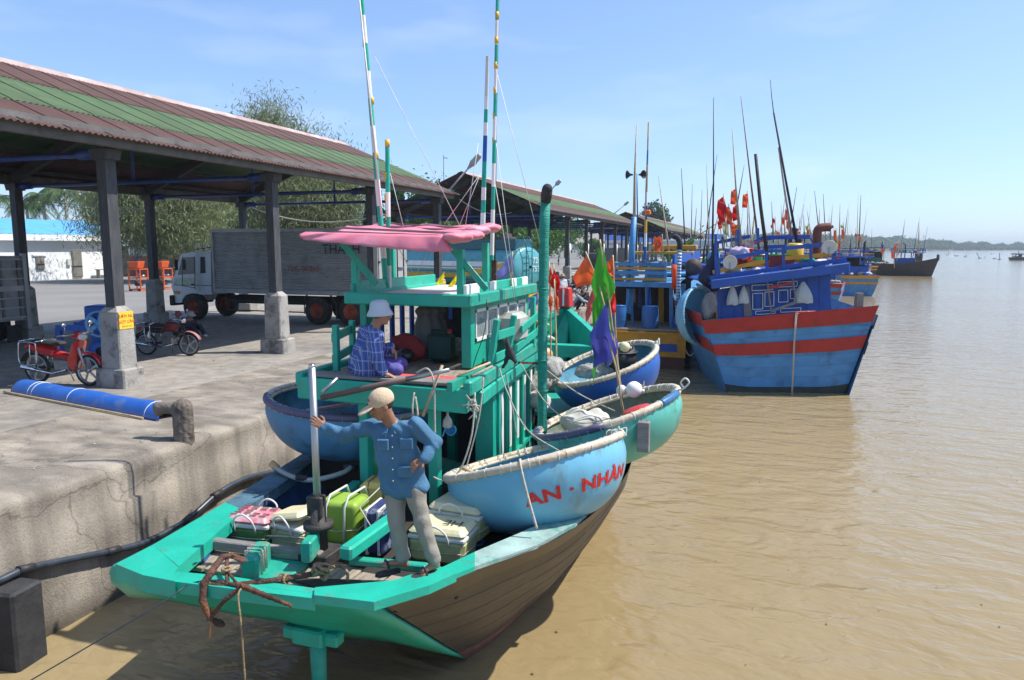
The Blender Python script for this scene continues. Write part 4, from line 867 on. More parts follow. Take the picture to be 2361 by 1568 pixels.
# green and white striped bulwark board on the port bow
a = ay(1140, 800, 11.2); b2 = ay(1240, 660, 13.2)
for k in range(8): MB().beam((-5.95, 10.9+k*.42, 3.0+.085*k), (-5.93+.06*k, 10.9+(k+1)*.42, 3.0+.085*(k+1)), .05, .22).obj('striped_board', (m_white, m_green)[k % 2], B)
# ---- masts and aerials on the cabin
def striped(name, a, b2, r0, r1, pat, label, cat='mast', extra=None, parent=None):
    a, b2 = Vector(a), Vector(b2); n_ = len(pat); t = parent
    o = MB().tube([a, b2], [r0, r1], 8).obj(name, pat[0], B, label=label)
    for k in range(n_):
        s0_, s1_ = k/n_, (k+1)/n_; MB().tube([a.lerp(b2, s0_), a.lerp(b2, s1_)], [r0+(r1-r0)*s0_+.003, r0+(r1-r0)*s1_+.003], 8, caps=False).obj('paint_band', pat[k], o)
    return o
def bands(o, pts, r):
    for p in pts: MB().tube([p-Vector((0, 0, .045)), p+Vector((0, 0, .045))], r*.82, 8).obj('tape_band', m_ytape, o)
Y1 = 8.9; a = ay(890, 655, Y1); c = ay(832, -30, Y1-.1); o = striped('mast', a, c, .038, .022, [m_green, m_white, m_green, m_white, m_green, m_white, m_green, m_white, m_green, m_white, m_green], 'tall green and white banded pole, leaning left'); bands(o, [ay(867, 357, Y1-.05), ay(857, 232, Y1-.05), ay(842, 100, Y1-.08)], .04)
MB().tube([ay(880, 500, Y1-.1), ay(826, -30, Y1-.15)], [.014, .010], 6).obj('aerial', m_offwhite, B)
a = ay(897, 668, Y1+.1); c = ay(893, 328, Y1+.1); o = striped('mast', a, c, .035, .028, [m_white, m_green, m_green, m_white, m_green, m_green], 'short green pole beside the leaning one'); bands(o, [ay(893, 330, Y1+.1), ay(892, 405, Y1+.1), ay(892, 455, Y1+.1), ay(893, 500, Y1+.1), ay(893, 588, Y1+.1), ay(893, 613, Y1+.1)], .042)
Y2 = 9.9; a = ay(1113, 520, Y2); c = ay(1124, 130, Y2); o = striped('mast', a, c, .036, .022, [m_white, m_green, m_white, m_green, m_green, m_blue1, m_blue1, m_white, m_green, m_white, m_offwhite, m_offwhite, m_offwhite], 'banded pole with a blue wrapped middle and white top')
a = ay(1133, 640, Y2); c = ay(1147, -10, Y2); o = striped('mast', a, c, .03, .02, [m_green, m_white, m_white, m_green, m_white, m_green, m_white, m_green, m_white, m_green, m_white, m_green], 'tallest banded pole at the right of the cabin roof'); bands(o, [ay(1139+i*1.4, 325-i*58, Y2) for i in range(6)], .034)
MB().tube([ay(1139, 660, Y2+.03), ay(1143, 300, Y2+.03), ay(1150, -20, Y2+.03)], [.02, .015, .01], 6).obj('aerial', m_darkiron, B); MB().beam(ay(1140, 600, Y2-.05), ay(1140, 660, Y2-.05), .05, .07).obj('aerial_bracket', m_rust, B)
# stays
mb = MB()
for p, q in (((864, 130), (1060, 520)), ((1060, 518), (1108, 400)), ((1108, 400), (1028, 512)), ((1073, 520), (1103, 330)), ((1146, 170), (1245, 560)), ((1144, 330), (1190, 690)), ((1141, 420), (1186, 690)), ((900, 400), (932, 530)), ((952, 630), (912, 560)), ((960, 630), (1000, 560))): mb.tube([ay(*p, 9.2), ay(*q, 9.2)], .0045, 4)
mb.obj('stay_line', m_offwhite, B)
# ================================================================== basket boats
def basket(label, c, R_, nrm, depth, mo, mi_, group='round basket boats', wrap=None, seed=1, wrapm=None):
    c = Vector(c); n = Vector(nrm).normalized(); a = n.cross(Vector((0, 1, 0))).normalized(); b_ = n.cross(a); t = thing('basket_boat', label, 'basket boat', c-n*depth, 0, group)
    def P(th, r_, h): return c+(a*math.cos(th)+b_*math.sin(th))*r_*R_+n*h
    def prof(s):   # s 0 rim .. 1 keel
        ang = s*math.pi/2; r_ = (max(0, math.cos(ang)))**.62*1.03; r_ = min(r_, 1.0+.03*math.sin(s*3.1)); return r_, -depth*math.sin(ang)**1.05
    mb = MB(); mb.grid(lambda u, v: P(u*2*math.pi, *prof(v)), 56, 16); mb.obj('hull', mo, t)
    mb = MB(); mb.grid(lambda u, v: P(-u*2*math.pi, prof(v)[0]*.965, prof(v)[1]*.95), 48, 12); mb.obj('lining', mi_, t)
    rm = MB().tube([P(k/48*2*math.pi, 1.0+.004*math.sin(k*2.1+seed), .0) for k in range(48)], .042, 10, closed=True).obj('rim', m_rim, t)
    MB().tube([P(k/48*2*math.pi, .955, -.028) for k in range(48)], .022, 8, closed=True).obj('inner_rim', m_rim, t)
    mb = MB()
    for k in range(44):
        th = k/44*2*math.pi+.03*math.sin(k*3.+seed); cc = P(th, .985, -.006); rad = (P(th, 1, 0)-P(th, 0, 0)).normalized()
        mb.tube([cc+rad*.056*math.cos(q)+n*.05*math.sin(q) for q in [i*.785 for i in range(8)]], .0065, 4, closed=True)
    mb.obj('lashings', m_offwhite, rm)['kind'] = 'stuff'
    if wrap:
        t0, t1 = wrap; mb = MB(); mb.tube([P(t0+(t1-t0)*k/14, 1.0, 0) for k in range(15)], .047, 10); mb.obj('rim_wrap', wrapm, rm)
    return t, P, n, prof
# which rim angle faces a picture point
def rimang(P, x, y):
    best = None
    for k in range(360):
        q = P(math.radians(k), 1, 0)-C0; f = -q.x*math.sin(YAW)+q.y*math.cos(YAW); u = q.x*math.cos(YAW)+q.y*math.sin(YAW); d = f*math.cos(TH)-q.z*math.sin(TH); v = f*math.sin(TH)+q.z*math.cos(TH)
        e = (IW/2+FOC*u/d-x)**2+(IH/2-FOC*v/d-y)**2
        e += f*14
        if best is None or e < best[0]: best = (e, math.radians(k))
    return best[1]
def wrapit(t, P, p0, p1, m, r_=.048):
    t0, t1 = rimang(P, *p0), rimang(P, *p1); d = (t1-t0+math.pi) % (2*math.pi)-math.pi; rm = [c for c in t.children if c.name.startswith('rim')][0]
    MB().tube([P(t0+d*k/14, 1.0, 0) for k in range(15)], r_, 10).obj('rim_wrap', m, rm)
def tangle(label, c, r_, m=None, n=26, seed=1, tr=.007):
    g = random.Random(seed); c = Vector(c); pts = [c+Vector((g.gauss(0, r_*.6), g.gauss(0, r_*.5), g.gauss(-r_*.2, r_*.7))) for k in range(n)]
    return MB().tube(smoothpts(pts, 4), tr, 5).obj('rope_knot', m or m_rope, label=label, cat='knot')
m_bin = mat('mossy_lining', (.16, .20, .17), .8, .25, 3, dirt=(.07, .10, .04), damt=.5, dscale=3); m_skyin = mat('blue_lining', (.10, .30, .42), .7, .15, 3, dirt=(.06, .10, .09), damt=.4)
m_an = mat('sky_blue_basket', (.15, .42, .58), .38, .09, 1.5, bump=.25, bscale=7, dirt=(.17, .22, .18), damt=.3, dscale=2.6, stretch=(1, 1, .45)); m_tq = mat('turquoise_basket', (.10, .42, .34), .4, .08, 2, dirt=(.015, .035, .012), damt=.34, dscale=1.4)
m_bl = mat('deep_blue_basket', (.014, .095, .38), .38, .12, 2, dirt=(.03, .06, .10), damt=.3, dscale=2); m_pt = mat('dull_blue_basket', (.07, .22, .38), .5, .12, 2, dirt=(.035, .04, .03), damt=.42, dscale=1.6)
m_purp = mat('purple_wrap', (.10, .085, .15), .45, .12, 6)
bA, PA, nA, prA = basket('sky blue basket boat with red lettering, on the starboard gunwale', (-2.39, 7.54, 2.40), 1.0, (-.30, .12, .94), .78, m_an, m_skyin, seed=1)
bT, PT, nT, prT = basket('turquoise basket boat holding white sacks and a red lid', (-1.93, 9.18, 2.58), .965, (-.33, -.02, .94), .66, m_tq, m_bin, seed=2)
bU, PU, nU, prU = basket('deep blue basket boat holding a black tub and nets', (-2.52, 11.75, 2.80), .90, (-.29, -.18, .95), .72, m_bl, m_skyin, seed=3)
bP, PP, nP, prP = basket('dull blue basket boat with a purple wrapped rim, on the quay side', (-5.13, 8.22, 2.72), 1.07, (.07, .02, 1.), .74, m_pt, m_skyin, seed=4)
wrapit(bT, PT, (1268, 985), (1385, 960), m_purp); wrapit(bT, PT, (1520, 925), (1555, 905), plain('blue_tape', (.03, .14, .3), .4)); wrapit(bP, PP, (612, 910), (835, 968), m_purp)
def letter_on(P, prof, t0, sgn, R_, s0, sk=0.):
    def f(u, v):
        s = s0-v*.62+u*sk; r_, h = prof(max(.02, s)); q = P(t0+sgn*u/R_, r_*1.008, h); return q
    return f
tA = rimang(PA, 1345, 1040); sgn = 1 if rimang(PA, 1400, 1020) > tA else -1
m_letr = mat('red_lettering', (.60, .02, .02), .5, .08, 9); m_lety = plain('faded_cream_lettering', (.55, .55, .42), .6)
text_mesh('AN · NHÀN', .27, letter_on(PA, prA, tA, sgn, 1.0, .37), 3, .008).obj('lettering', m_letr, bA)
tU = rimang(PU, 1425, 850); sgnU = 1 if rimang(PU, 1480, 820) > tU else -1
text_mesh('DU TÂN', .2, letter_on(PU, prU, tU, sgnU, .9, .36), 3, .006).obj('lettering', m_lety, bU)
# contents
m_sack = mat('white_sack', (.52, .50, .44), .8, .1, 3, bump=.5, bscale=10, dirt=(.30, .26, .20), damt=.3); m_net = mat('grey_net', (.33, .32, .29), .95, .25, 14, bump=1., bscale=60)
def lump(nm, label, cat, c, r_, m, group=None, seed=1, amp=.03, res=.025, n_=5, parent=None):
    fq = .42 if nm in ('sack', 'bundle') else 1.; amp *= 1 if fq == 1 else 1.2
    c = Vector(c); g = random.Random(seed); s = SDF(c-Vector(r_)*1.5-Vector((.1, .1, .1)), c+Vector(r_)*1.5+Vector((.1, .1, .1)), res)
    for k in range(n_): s.ell(c+Vector((g.uniform(-.45, .45)*r_[0], g.uniform(-.45, .45)*r_[1], g.uniform(-.2, .3)*r_[2])), (r_[0]*g.uniform(.5, .75), r_[1]*g.uniform(.5, .75), r_[2]*g.uniform(.6, .9)), Euler((0, g.uniform(-.3, .3), g.uniform(0, 3))).to_matrix(), .04)
    s.warp(lambda X, Y, Z: amp*(np.sin(fq*(X*23+Y*11)+seed)*np.sin(fq*(Y*27+Z*19))+.5*np.sin(fq*(X*47-Z*39))*np.sin(fq*Y*51)))
    return s.obj(nm, m, parent, label=label, cat=cat, group=group)
q = PT(rimang(PT, 1300, 960), .45, -.15); lump('sack', 'pale cream sack in the left half of the turquoise basket boat', 'sack', q, (.42, .34, .17), m_sack, seed=3)
q = PU(rimang(PU, 1330, 850), .45, -.16); lump('net_heap', 'beige net heap in the deep blue basket boat', 'fishing net', q, (.42, .3, .16), m_net, seed=4, amp=.02)
q = PT(rimang(PT, 1510, 925), .62, -.05); lid = MB().lathe([(0, .05), (.16, .05), (.2, .02), (.21, -.05), (.16, -.25), (0, -.25)], q, 20, axis=nT).obj('basin', m_red, label='red plastic basin at the far end of the turquoise basket boat', cat='basin')
q = PU(rimang(PU, 1470, 800), .45, -.1); tb = thing('tub', 'black round tub inside the deep blue basket boat', 'tub', q-nU*.2); MB().lathe([(0, -.2), (.24, -.2), (.28, .12), (.25, .13), (.24, .05), (0, .02)], q, 22, axis=nU).obj('wall', m_black, tb); MB().tube([q+Vector((math.cos(k)*.27, math.sin(k)*.27, .12)) for k in [i*.45 for i in range(14)]], .02, 6, closed=True).obj('rim', m_black, tb)
for k, (x, y) in enumerate(((700, 925), (800, 925))):
    q = PP(rimang(PP, x, y), .45, -.2); lump('net_heap', ('green net heap at the near end', 'grey net heap at the far end')[k]+' of the quay side basket boat', 'fishing net', q, (.3, .22, .13), m_net if k else mat('green_net', (.08, .22, .18), .9, .3, 14, bump=1., bscale=60), seed=8+k, amp=.02)
pd_ = thing('paddle', 'red and white painted paddle lying in the quay side basket boat', 'paddle', (-5.5, 8.2, 2.5)); a = PP(rimang(PP, 655, 950), .7, -.06); b2 = a+Vector((.75, .35, .12)); MB().beam(a, b2, .10, .025).obj('blade', plain('red_white_paint', (.62, .22, .18), .5, dirt=(.6, .58, .5), damt=.5, dscale=8), pd_); MB().tube([b2, b2+Vector((.6, .28, .05))], .018, 8).obj('shaft', m_bamboo, pd_)
a = ay(875, 962, 7.6); MB().beam(a, a+Vector((.42, .1, .07)), .13, .03).obj('painted_board', plain('blue_chipped_paint', (.04, .20, .55), .5, dirt=(.3, .28, .22), damt=.5, dscale=6), label='short blue and grey chipped board on the rim of the quay side basket boat', cat='board')
# wooden block fender on the turquoise boat, rope tails
q = PT(rimang(PT, 1470, 975), 1.06, -.26); fb = thing('block_fender', 'grey wooden block hanging from the turquoise basket boat', 'fender', q-Vector((0, 0, .2))); MB().box(q, (.14, .10, .36), bev=.008).obj('block', m_woodgrey, fb); MB().tube([q+Vector((-.04, 0, .17)), q+Vector((0, .05, .32)), q+Vector((.04, 0, .17))], .005, 5).obj('sling', m_rope, fb)
ropes = []
def rope(label, pts, r=.011, m=m_rope, sm=6, group=None, cat='rope', nm='rope', n=6):
    return MB().tube(smoothpts(pts, sm), r, n).obj(nm, m, label=label, cat=cat, group=group)
t1 = rimang(PA, 1200, 1065); rope('rope end hanging down the side of the sky blue basket boat', [PA(t1, .93, .0), PA(t1, 1., .055), PA(t1, 1.06, -.05), PA(t1, 1.07, -.3), PA(t1+.01, 1.08, -.62)], .012)
q = PA(rimang(PA, 1432, 1003), 1.0, .03); tangle('frayed white rope knot on the right rim of the sky blue basket boat', q, .05, m_offwhite, seed=5)
q = PU(rimang(PU, 1508, 800), 1.03, .02); tangle('frayed white knot on the rim of the deep blue basket boat', q, .05, m_offwhite, seed=6)
q = PT(rimang(PT, 1560, 905), 1.03, .03); rope('stiff white rope loop on the tip of the turquoise basket boat', [q, q+Vector((.06, 0, .02)), q+Vector((.13, 0, .10)), q+Vector((.08, .01, .15)), q+Vector((.03, 0, .09)), q+Vector((.08, 0, .02))], .012, m_offwhite)
# ================================================================== coolers on the stern deck
m_ctop = {'pink': mat('faded_pink_lid', (.66, .20, .24), .45, .12, 6, dirt=(.62, .55, .53), damt=.5, dscale=5), 'cream': mat('cream_plastic', (.68, .62, .38), .45, .08, 5, dirt=(.42, .36, .20), damt=.3, dscale=5), 'lime': mat('lime_plastic', (.27, .42, .05), .4, .12, 4, dirt=(.14, .22, .03), damt=.4, dscale=4),
    'navy': mat('navy_plastic', (.03, .045, .13), .5, .2, 6, dirt=(.30, .33, .38), damt=.3, dscale=7), 'yellow': mat('yellow_plastic', (.66, .50, .12), .45, .1, 5, dirt=(.5, .42, .2), damt=.3), 'green': mat('green_cooler_plastic', (.07, .17, .03), .45, .12, 5, dirt=(.2, .25, .12), damt=.3), 'pale': mat('pale_green_plastic', (.42, .44, .20), .5, .12, 4, dirt=(.25, .26, .12), damt=.35)}
def cooler(label, c, sz, body, lid, rot, tilt=0., scrib=None, handles=True, lidup=0.):
    c = Vector(c); t = thing('cooler_box', label, 'cooler', c, rot, 'coolers on the stern deck'); w_, d_, h_ = sz; hb = h_*.62
    MB().box((0, 0, hb/2), (w_*.94, d_*.94, hb), taper=1.05, bev=.035).obj('body', m_ctop[body], t, local=True)
    MB().box((0, 0, hb+.012), (w_*1.01, d_*1.01, .045), bev=.012).obj('rim', m_offwhite, t, local=True)
    L_ = thing_part('lid_hinge', t, (0, 0, hb+.05), (0, tilt, 0)); l = MB().box((0, 0, h_*.11), (w_, d_, h_*.2), taper=.94, bev=.03).obj('lid', m_ctop[lid], t, local=True); l.location = (0, 0, hb+.03+lidup); l.rotation_euler = (0, tilt, 0)
    if handles:
        for s in (-1, 1):
            MB().tube(smoothpts([(-.12*w_/.5, s*d_*.5, hb*.8), (-.10*w_/.5, s*(d_*.5+.05), hb+.10), (0, s*(d_*.5+.05), hb+.16), (.10*w_/.5, s*(d_*.5+.05), hb+.10), (.12*w_/.5, s*d_*.5, hb*.8)], 4), .010, 6).obj('handle', m_offwhite, t, local=True)
    MB().tube([(-w_*.5, -d_*.505, hb*.55), (0, -d_*.515, hb*.5), (w_*.5, -d_*.505, hb*.55), (w_*.505, 0, hb*.5), (w_*.5, d_*.5, hb*.55)], .006, 5).obj('tie_cord', m_rope, t, local=True)
    return t, l
def thing_part(*a): return None
fl = 1.59; cc = lambda x, y: az(x-6, y, fl)+Vector((0, -.04, .05))
q = cc(576, 1262); ck, l = cooler('pink lidded green cooler by the port gunwale, black marks on its lid', q+Vector((.03, .16, -.03)), (.50, .38, .36), 'green', 'pink', .10)
mb = MB()
for k in range(5):
    for j in range(4 if k != 2 else 2): mb.box((-.17+j*.11+.01*(k % 2), -.13+k*.062, .088), (.075, .018, .003))
mb.obj('black_marks', m_blk2, l, local=True)
q = cc(672, 1272); cooler('cream cooler with a tilted cream lid, between the pink and lime ones', q+Vector((.02, .16, -.03)), (.46, .36, .38), 'pale', 'cream', -.15, -.22, lidup=.05)
# lime box: one rounded block tied with tape
q = cc(790, 1278)+Vector((-.02, .18, .05)); t = thing('cooler_box', 'upturned lime green cooler tied with hose straps beside the steel post', 'cooler', q, .12, 'coolers on the stern deck'); s = SDF(q-Vector((.4, .4, .1)), q+Vector((.4, .4, .6)), .014); s.rbox(q+Vector((0, 0, .235)), (.215, .185, .225), .06, Matrix.Rotation(.12, 3, 'Z')); V, F = s.surf(); ro = Matrix.Rotation(-.12, 3, 'Z'); npobj('body', npmesh('body', (V-np.array(q)) @ np.array(ro).T, F, m_ctop['lime'], True), t)
for s in (-1, 1): MB().tube([(s*.1-.02, -.21, .02), (s*.1, -.212, .42), (s*.1+.02, -.15, .525), (s*.1+.06, .15, .53), (s*.1+.07, .21, .4)], .012, 6).obj('strap', m_offwhite, t, local=True)
MB().tube([(-.235, -.2, .2), (0, -.212, .17), (.235, -.2, .2), (.24, .2, .2)], .006, 5).obj('strap', m_rope, t, local=True)
q = cc(866, 1290)+Vector((.0, .22, 0)); t = thing('cooler_box', 'navy wrapped cooler tied with cord right of the lime one', 'cooler', q, .1, 'coolers on the stern deck'); MB().box((0, 0, .23), (.22, .38, .46), bev=.03).obj('body', m_ctop['navy'], t, local=True)
for x in (-.08, .05): MB().box((x, -.0, .23), (.035, .392, .472), bev=.01).obj('white_strip', m_offwhite, t, local=True)
MB().tube([(-.13, -.22, .5), (0, -.23, .3), (.13, -.22, .5), (.13, .2, .55), (-.1, .22, .56), (-.13, -.22, .5)], .008, 5).obj('cord', m_rope, t, local=True)
q = az(858, 1215, fl)+Vector((.05, .15, -.02)); t = thing('cooler_box', 'yellow cooler behind the navy one, beside the man', 'cooler', q, .12, 'coolers on the stern deck'); MB().box((0, 0, .27), (.42, .36, .52), bev=.05).obj('body', m_ctop['yellow'], t, local=True)
for s in (-1, 1): MB().tube([(s*.09, -.19, .1), (s*.09, -.187, .46), (s*.1, -.12, .54), (s*.1, .15, .545)], .010, 5).obj('strap', plain('brown_strap', (.22, .14, .10), .7), t, local=True)
q = az(1012, 1298, 1.6)+Vector((-.02, .16, 0)); ck, l = cooler('cream cooler lettered in black beside the starboard gunwale', q, (.60, .42, .40), 'pale', 'cream', .04)
text_mesh('HE', .17, lambda u, v: Vector((-u+.12, -v+.03, .098))).obj('lettering', m_blk2, l, local=True)
q = q+Vector((.03, .42, .08)); cooler('larger white lidded cooler just behind the lettered one', q, (.60, .44, .42), 'pale', 'cream', -.08)
q = az(1098, 1268, 1.5); MB().lathe([(0, 0), (.07, 0), (.09, .1), (.08, .1), (0, .02)], q, 14).obj('cup', m_blue1, label='small blue tub tucked inside the starboard gunwale', cat='tub')
# ================================================================== anchor
AY = 4.72
def aP(x, y, Y=AY): return ay(x, y, Y)
AN = thing('anchor', 'rusty four armed anchor hooked over the stern', 'anchor', aP(560, 1352))
def iron(nm, pts, rs, k=.01, res=.011, ells=()):
    P3 = [aP(*p) for p in pts]; lo = [min(p[i] for p in P3)-.12 for i in range(3)]; hi = [max(p[i] for p in P3)+.12 for i in range(3)]; s = SDF(lo, hi, res)
    for i in range(len(P3)-1): s.cap(P3[i], P3[i+1], rs[i], rs[min(i+1, len(rs)-1)], k)
    for c, r_, e in ells: s.ell(aP(*c), r_, Euler(e).to_matrix(), k)
    s.warp(lambda X, Y, Z: .003*np.sin(X*90+Z*40)*np.sin(Y*80+Z*70)); return s.obj(nm, m_rust, AN)
iron('shank', [(476, 1352, 4.62), (540, 1352, 4.68), (640, 1338, 4.85), (715, 1325, 5.05), (744, 1312, 5.15), (755, 1300, 5.18)], [.033, .034, .028, .024, .022, .02])
iron('fluke_arm', [(536, 1280, 4.9), (512, 1285, 4.8), (486, 1320, 4.64), (470, 1345, 4.58), (467, 1385, 4.55), (484, 1425, 4.56)], [.022, .026, .03, .032, .03, .026], ells=[((550, 1287, 4.93), (.085, .05, .012), (0, .35, .2)), ((503, 1436, 4.58), (.075, .045, .012), (0, .4, 0))])
iron('stock_arm', [(438, 1336, 4.75), (500, 1342, 4.66), (560, 1352, 4.66)], [.014, .018, .022])
iron('stock_arm', [(560, 1352, 4.64), (610, 1372, 4.58), (671, 1397, 4.52)], [.026, .022, .014])
iron('fluke_arm', [(560, 1350, 4.66), (520, 1382, 4.58), (486, 1424, 4.56)], [.022, .018, .018])
iron('stock_arm', [(523, 1288, 4.85), (524, 1320, 4.72), (523, 1345, 4.66)], [.017, .019, .02])
iron('stock_arm', [(522, 1314, 4.72), (545, 1345, 4.68)], [.012, .014])
mb = MB()
for k, (x, y) in enumerate(((522, 1312), (660, 1335), (648, 1336))):
    q = aP(x, y, 4.72 if k == 0 else 4.9); mb.tube([q+Vector((.0, .04*math.cos(t), .04*math.sin(t))) if k else q+Vector((.035*math.cos(t), .035*math.sin(t), 0)) for t in [i*.7 for i in range(9)]], .012, 6, closed=True)
mb.obj('whipping', m_ropebrown, AN)
g = random.Random(3); cpt = aP(742, 1322, 5.1); pts = []
for k in range(26): t = k*.95; pts.append(cpt+Vector((.055*math.cos(t)+.02*math.sin(k), .05*math.sin(t*1.3), .05*math.sin(t*.8)+.02)))
rope('thick brown rope knotted through the anchor eye and trailing over the planks', pts+[aP(780, 1305, 5.4), aP(800, 1318, 5.35), aP(801, 1340, 5.25)], .014, m_ropebrown, 3)
rope('thin dark line from the anchor down to the lower left corner', [aP(500, 1338, 4.6), aP(440, 1345, 4.6), aP(380, 1385, 4.4), aP(230, 1475, 4.1), aP(60, 1575, 3.9)], .006, m_hose, 4)
rope('thin green and brown line hanging from the stern into the water', [aP(556, 1358, 4.6), aP(549, 1375, 4.55), aP(556, 1440, 4.5), aP(563, 1540, 4.5), aP(568, 1600, 4.5)], .009, m_ropebrown, 4)
rope('frayed orange line end hanging behind the anchor', [aP(492, 1400, 4.6), aP(487, 1440, 4.58), aP(484, 1470, 4.57)], .009, plain('orange_rope', (.45, .20, .08), .9), 4)
# ================================================================== things on the boat
# long steel boom lying across the deck edge
bm = thing('boom', 'long brown and chrome pole lying across the green boat to the steel post', 'pole', ay(745, 915, 7.0)); a = ay(742, 917, 6.9); b_ = ay(1036, 853, 6.95); c = a.lerp(b_, .68)
MB().tube([a, c], .034, 12).obj('brown_tube', mat('brown_sleeve', (.13, .085, .075), .5, .15, 6), bm); MB().tube([c, b_], [.028, .022], 12).obj('chrome_tube', m_steel, bm)
MB().tube([ay(742, 905, 6.8), ay(778, 872, 6.95)], .022, 10).obj('steel_stub', m_steel, label='short steel tube end sticking up behind the steel post', cat='tube')
MB().tube([ay(1020, 842, 7.0), ay(975, 960, 6.85)], .017, 8).obj('bamboo_stick', m_bamboo, label='pale bamboo stick leaning on the boom beside the man', cat='stick')
MB().tube([ay(1054, 868, 7.3), ay(1130, 836, 7.7)], .014, 8).obj('bamboo_stick', m_bamboo, label='pale bamboo stick on the upper deck by the side rail', cat='stick')
MB().tube([ay(1087, 868, 7.35), ay(1135, 845, 7.7)], .018, 8).obj('wood_pole', m_wood, label='weathered grey pole end beside the bamboo stick on deck', cat='stick')
for k, pts in enumerate(([(631, 1075, 7.3), (660, 1093, 7.2), (700, 1106, 7.1), (740, 1104, 7.1), (790, 1090, 7.3), (812, 1075, 7.5)],)):
    t = thing('suction_hose', 'pale ribbed hose draped over the port gunwale', 'hose', ay(700, 1105, 7.1)); MB().tube(smoothpts([ay(*p) for p in pts], 6), .03, 10).obj('tube', mat('pale_hose', (.36, .38, .34), .5, .1, 30, bump=.6, bscale=60), t)
    for x, y, Y in ((698, 1103, 7.1), (808, 1078, 7.48)): q = ay(x, y, Y); MB().tube([q-Vector((.08, 0, -.01)), q+Vector((.08, 0, .0))], .04, 10).obj('black_joint', m_black, t)
    q = ay(633, 1074, 7.3); MB().tube([q+Vector((-.05, 0, .03)), q+Vector((.04, 0, -.03))], .045, 12).obj('cuff', mat('orange_cuff', (.6, .36, .15), .6), t)
m_bag = mat('grey_tarp_cloth', (.20, .19, .18), .85, .12, 4, bump=.6, bscale=12)
q = ay(965, 800, 8.9); s = SDF((-4.6, 8.5, 3.15), (-3.6, 10.2, 4.05), .025); cx = q.x
s.cap((cx, 9.2, 3.3), (cx, 9.2, 3.55), .34, .26, .08).cap((cx, 9.2, 3.55), (cx+.02, 9.2, 3.86), .2, .08, .08).ell((cx, 9.2, 3.82), (.24, .22, .07), None, .05)
s.warp(lambda X, Y, Z: .018*np.sin(np.arctan2(Y-9.2, X-cx)*9+Z*4)); s.obj('covered_machine', m_bag, label='grey cloth covered machine inside the wheelhouse', cat='covered gear')
q = az(1010, 836, 3.2); can = thing('jerrycan', 'dark green jerrycan with a red cap inside the wheelhouse', 'jerrycan', (q.x, q.y, 3.2)); MB().box((q.x, q.y+.1, 3.40), (.34, .24, .38), bev=.05).box((q.x-.02, q.y+.1, 3.6), (.24, .1, .05), bev=.02).obj('body', mat('dark_green_plastic', (.02, .06, .05), .45), can); MB().lathe([(.035, 0), (.035, .05), (0, .05)], (q.x+.12, q.y+.1, 3.58), 10).obj('cap', m_red, can)
q = az(1046, 830, 3.2); lump('net_bag', 'pale net bag beside the jerrycan', 'net bag', q+Vector((0, .1, .15)), (.15, .15, .17), m_net, seed=12, res=.02)
q = az(905, 850, 3.2)+Vector((0, .35, 0)); kt = thing('kettle', 'black round pot by the woman\'s hand', 'pot', (q.x, q.y, 3.2)); MB().sphere((q.x, q.y, 3.31), .12, 16, 0, (1, 1, .85)).obj('body', mat('black_gloss', (.02, .02, .02), .2), kt); MB().tube([(q.x-.13, q.y, 3.28), (q.x+.13, q.y, 3.28)], .015, 6).obj('band', m_darkiron, kt)
q = ay(935, 790, 8.6); s = SDF(q-Vector((.35, .2, .3)), q+Vector((.45, .3, .25)), .02); s.ell(q, (.20, .1, .13), None, .05).ell(q+Vector((.12, 0, -.1)), (.18, .1, .14), None, .06).warp(lambda X, Y, Z: .012*np.sin(X*31)*np.sin(Z*29)); s.obj('red_cloth', mat('dull_red_cloth', (.30, .03, .03), .8, .1, 5, bump=.4), label='red cloth bundle next to the woman', cat='cloth')
q = az(1150, 790, 3.22); tk = thing('water_tank', 'grey white plastic drum standing by the wheelhouse windows', 'plastic drum', (q.x, 9.5, 3.3)); q = ay(1182, 755, 9.45); MB().box((q.x, 9.5, q.z), (.30, .5, .42), bev=.07).obj('body', mat('dirty_white_drum', (.42, .43, .39), .5, .1, 3, dirt=(.3, .27, .2), damt=.3), tk)
s = SDF(ay(1150, 850, 8.2)-Vector((.3, .3, .1)), ay(1200, 770, 8.4)+Vector((.3, .3, .2)), .018); 
for a, b_, r0, r1 in (((1168, 778), (1174, 812), .018, .045), ((1174, 812), (1188, 832), .045, .03), ((1174, 815), (1160, 846), .035, .02)): s.cap(ay(*a, 8.25), ay(*b_, 8.25), r0, r1, .03)
s.warp(lambda X, Y, Z: .008*np.sin(X*60)*np.sin(Z*50)); s.obj('black_shirt', m_blk2, label='black shirt hung over the starboard side rail', cat='shirt')
q = ay(1032, 968, 7.3); bg_ = thing('plastic_bag', 'small plastic bag of food tied to the right stanchion', 'plastic bag', q-Vector((0, 0, .08))); MB().tube([q+Vector((0, 0, .25)), q+Vector((0, 0, .05)), q, q-Vector((0, 0, .07)), q-Vector((0, 0, .1))], [.005, .015, .05, .06, .03], 10).obj('bag', plain('clear_bag', (.5, .42, .36), .25), bg_)
q = ay(1039, 992, 7.3); lad = thing('dipper', 'light blue plastic dipper hanging under the food bag', 'dipper', q-Vector((0, 0, .05))); MB().lathe([(.06, .05), (.055, -.05), (0, -.05)], q, 16, axis=(.4, -.8, .3)).obj('cup', plain('dipper_blue', (.06, .34, .56), .3), lad, solid=.004); MB().beam(q-Vector((.06, 0, -.03)), q-Vector((.10, 0, .08)), .015, .01).obj('handle', plain('dipper_blue', (.06, .34, .56), .3), lad)
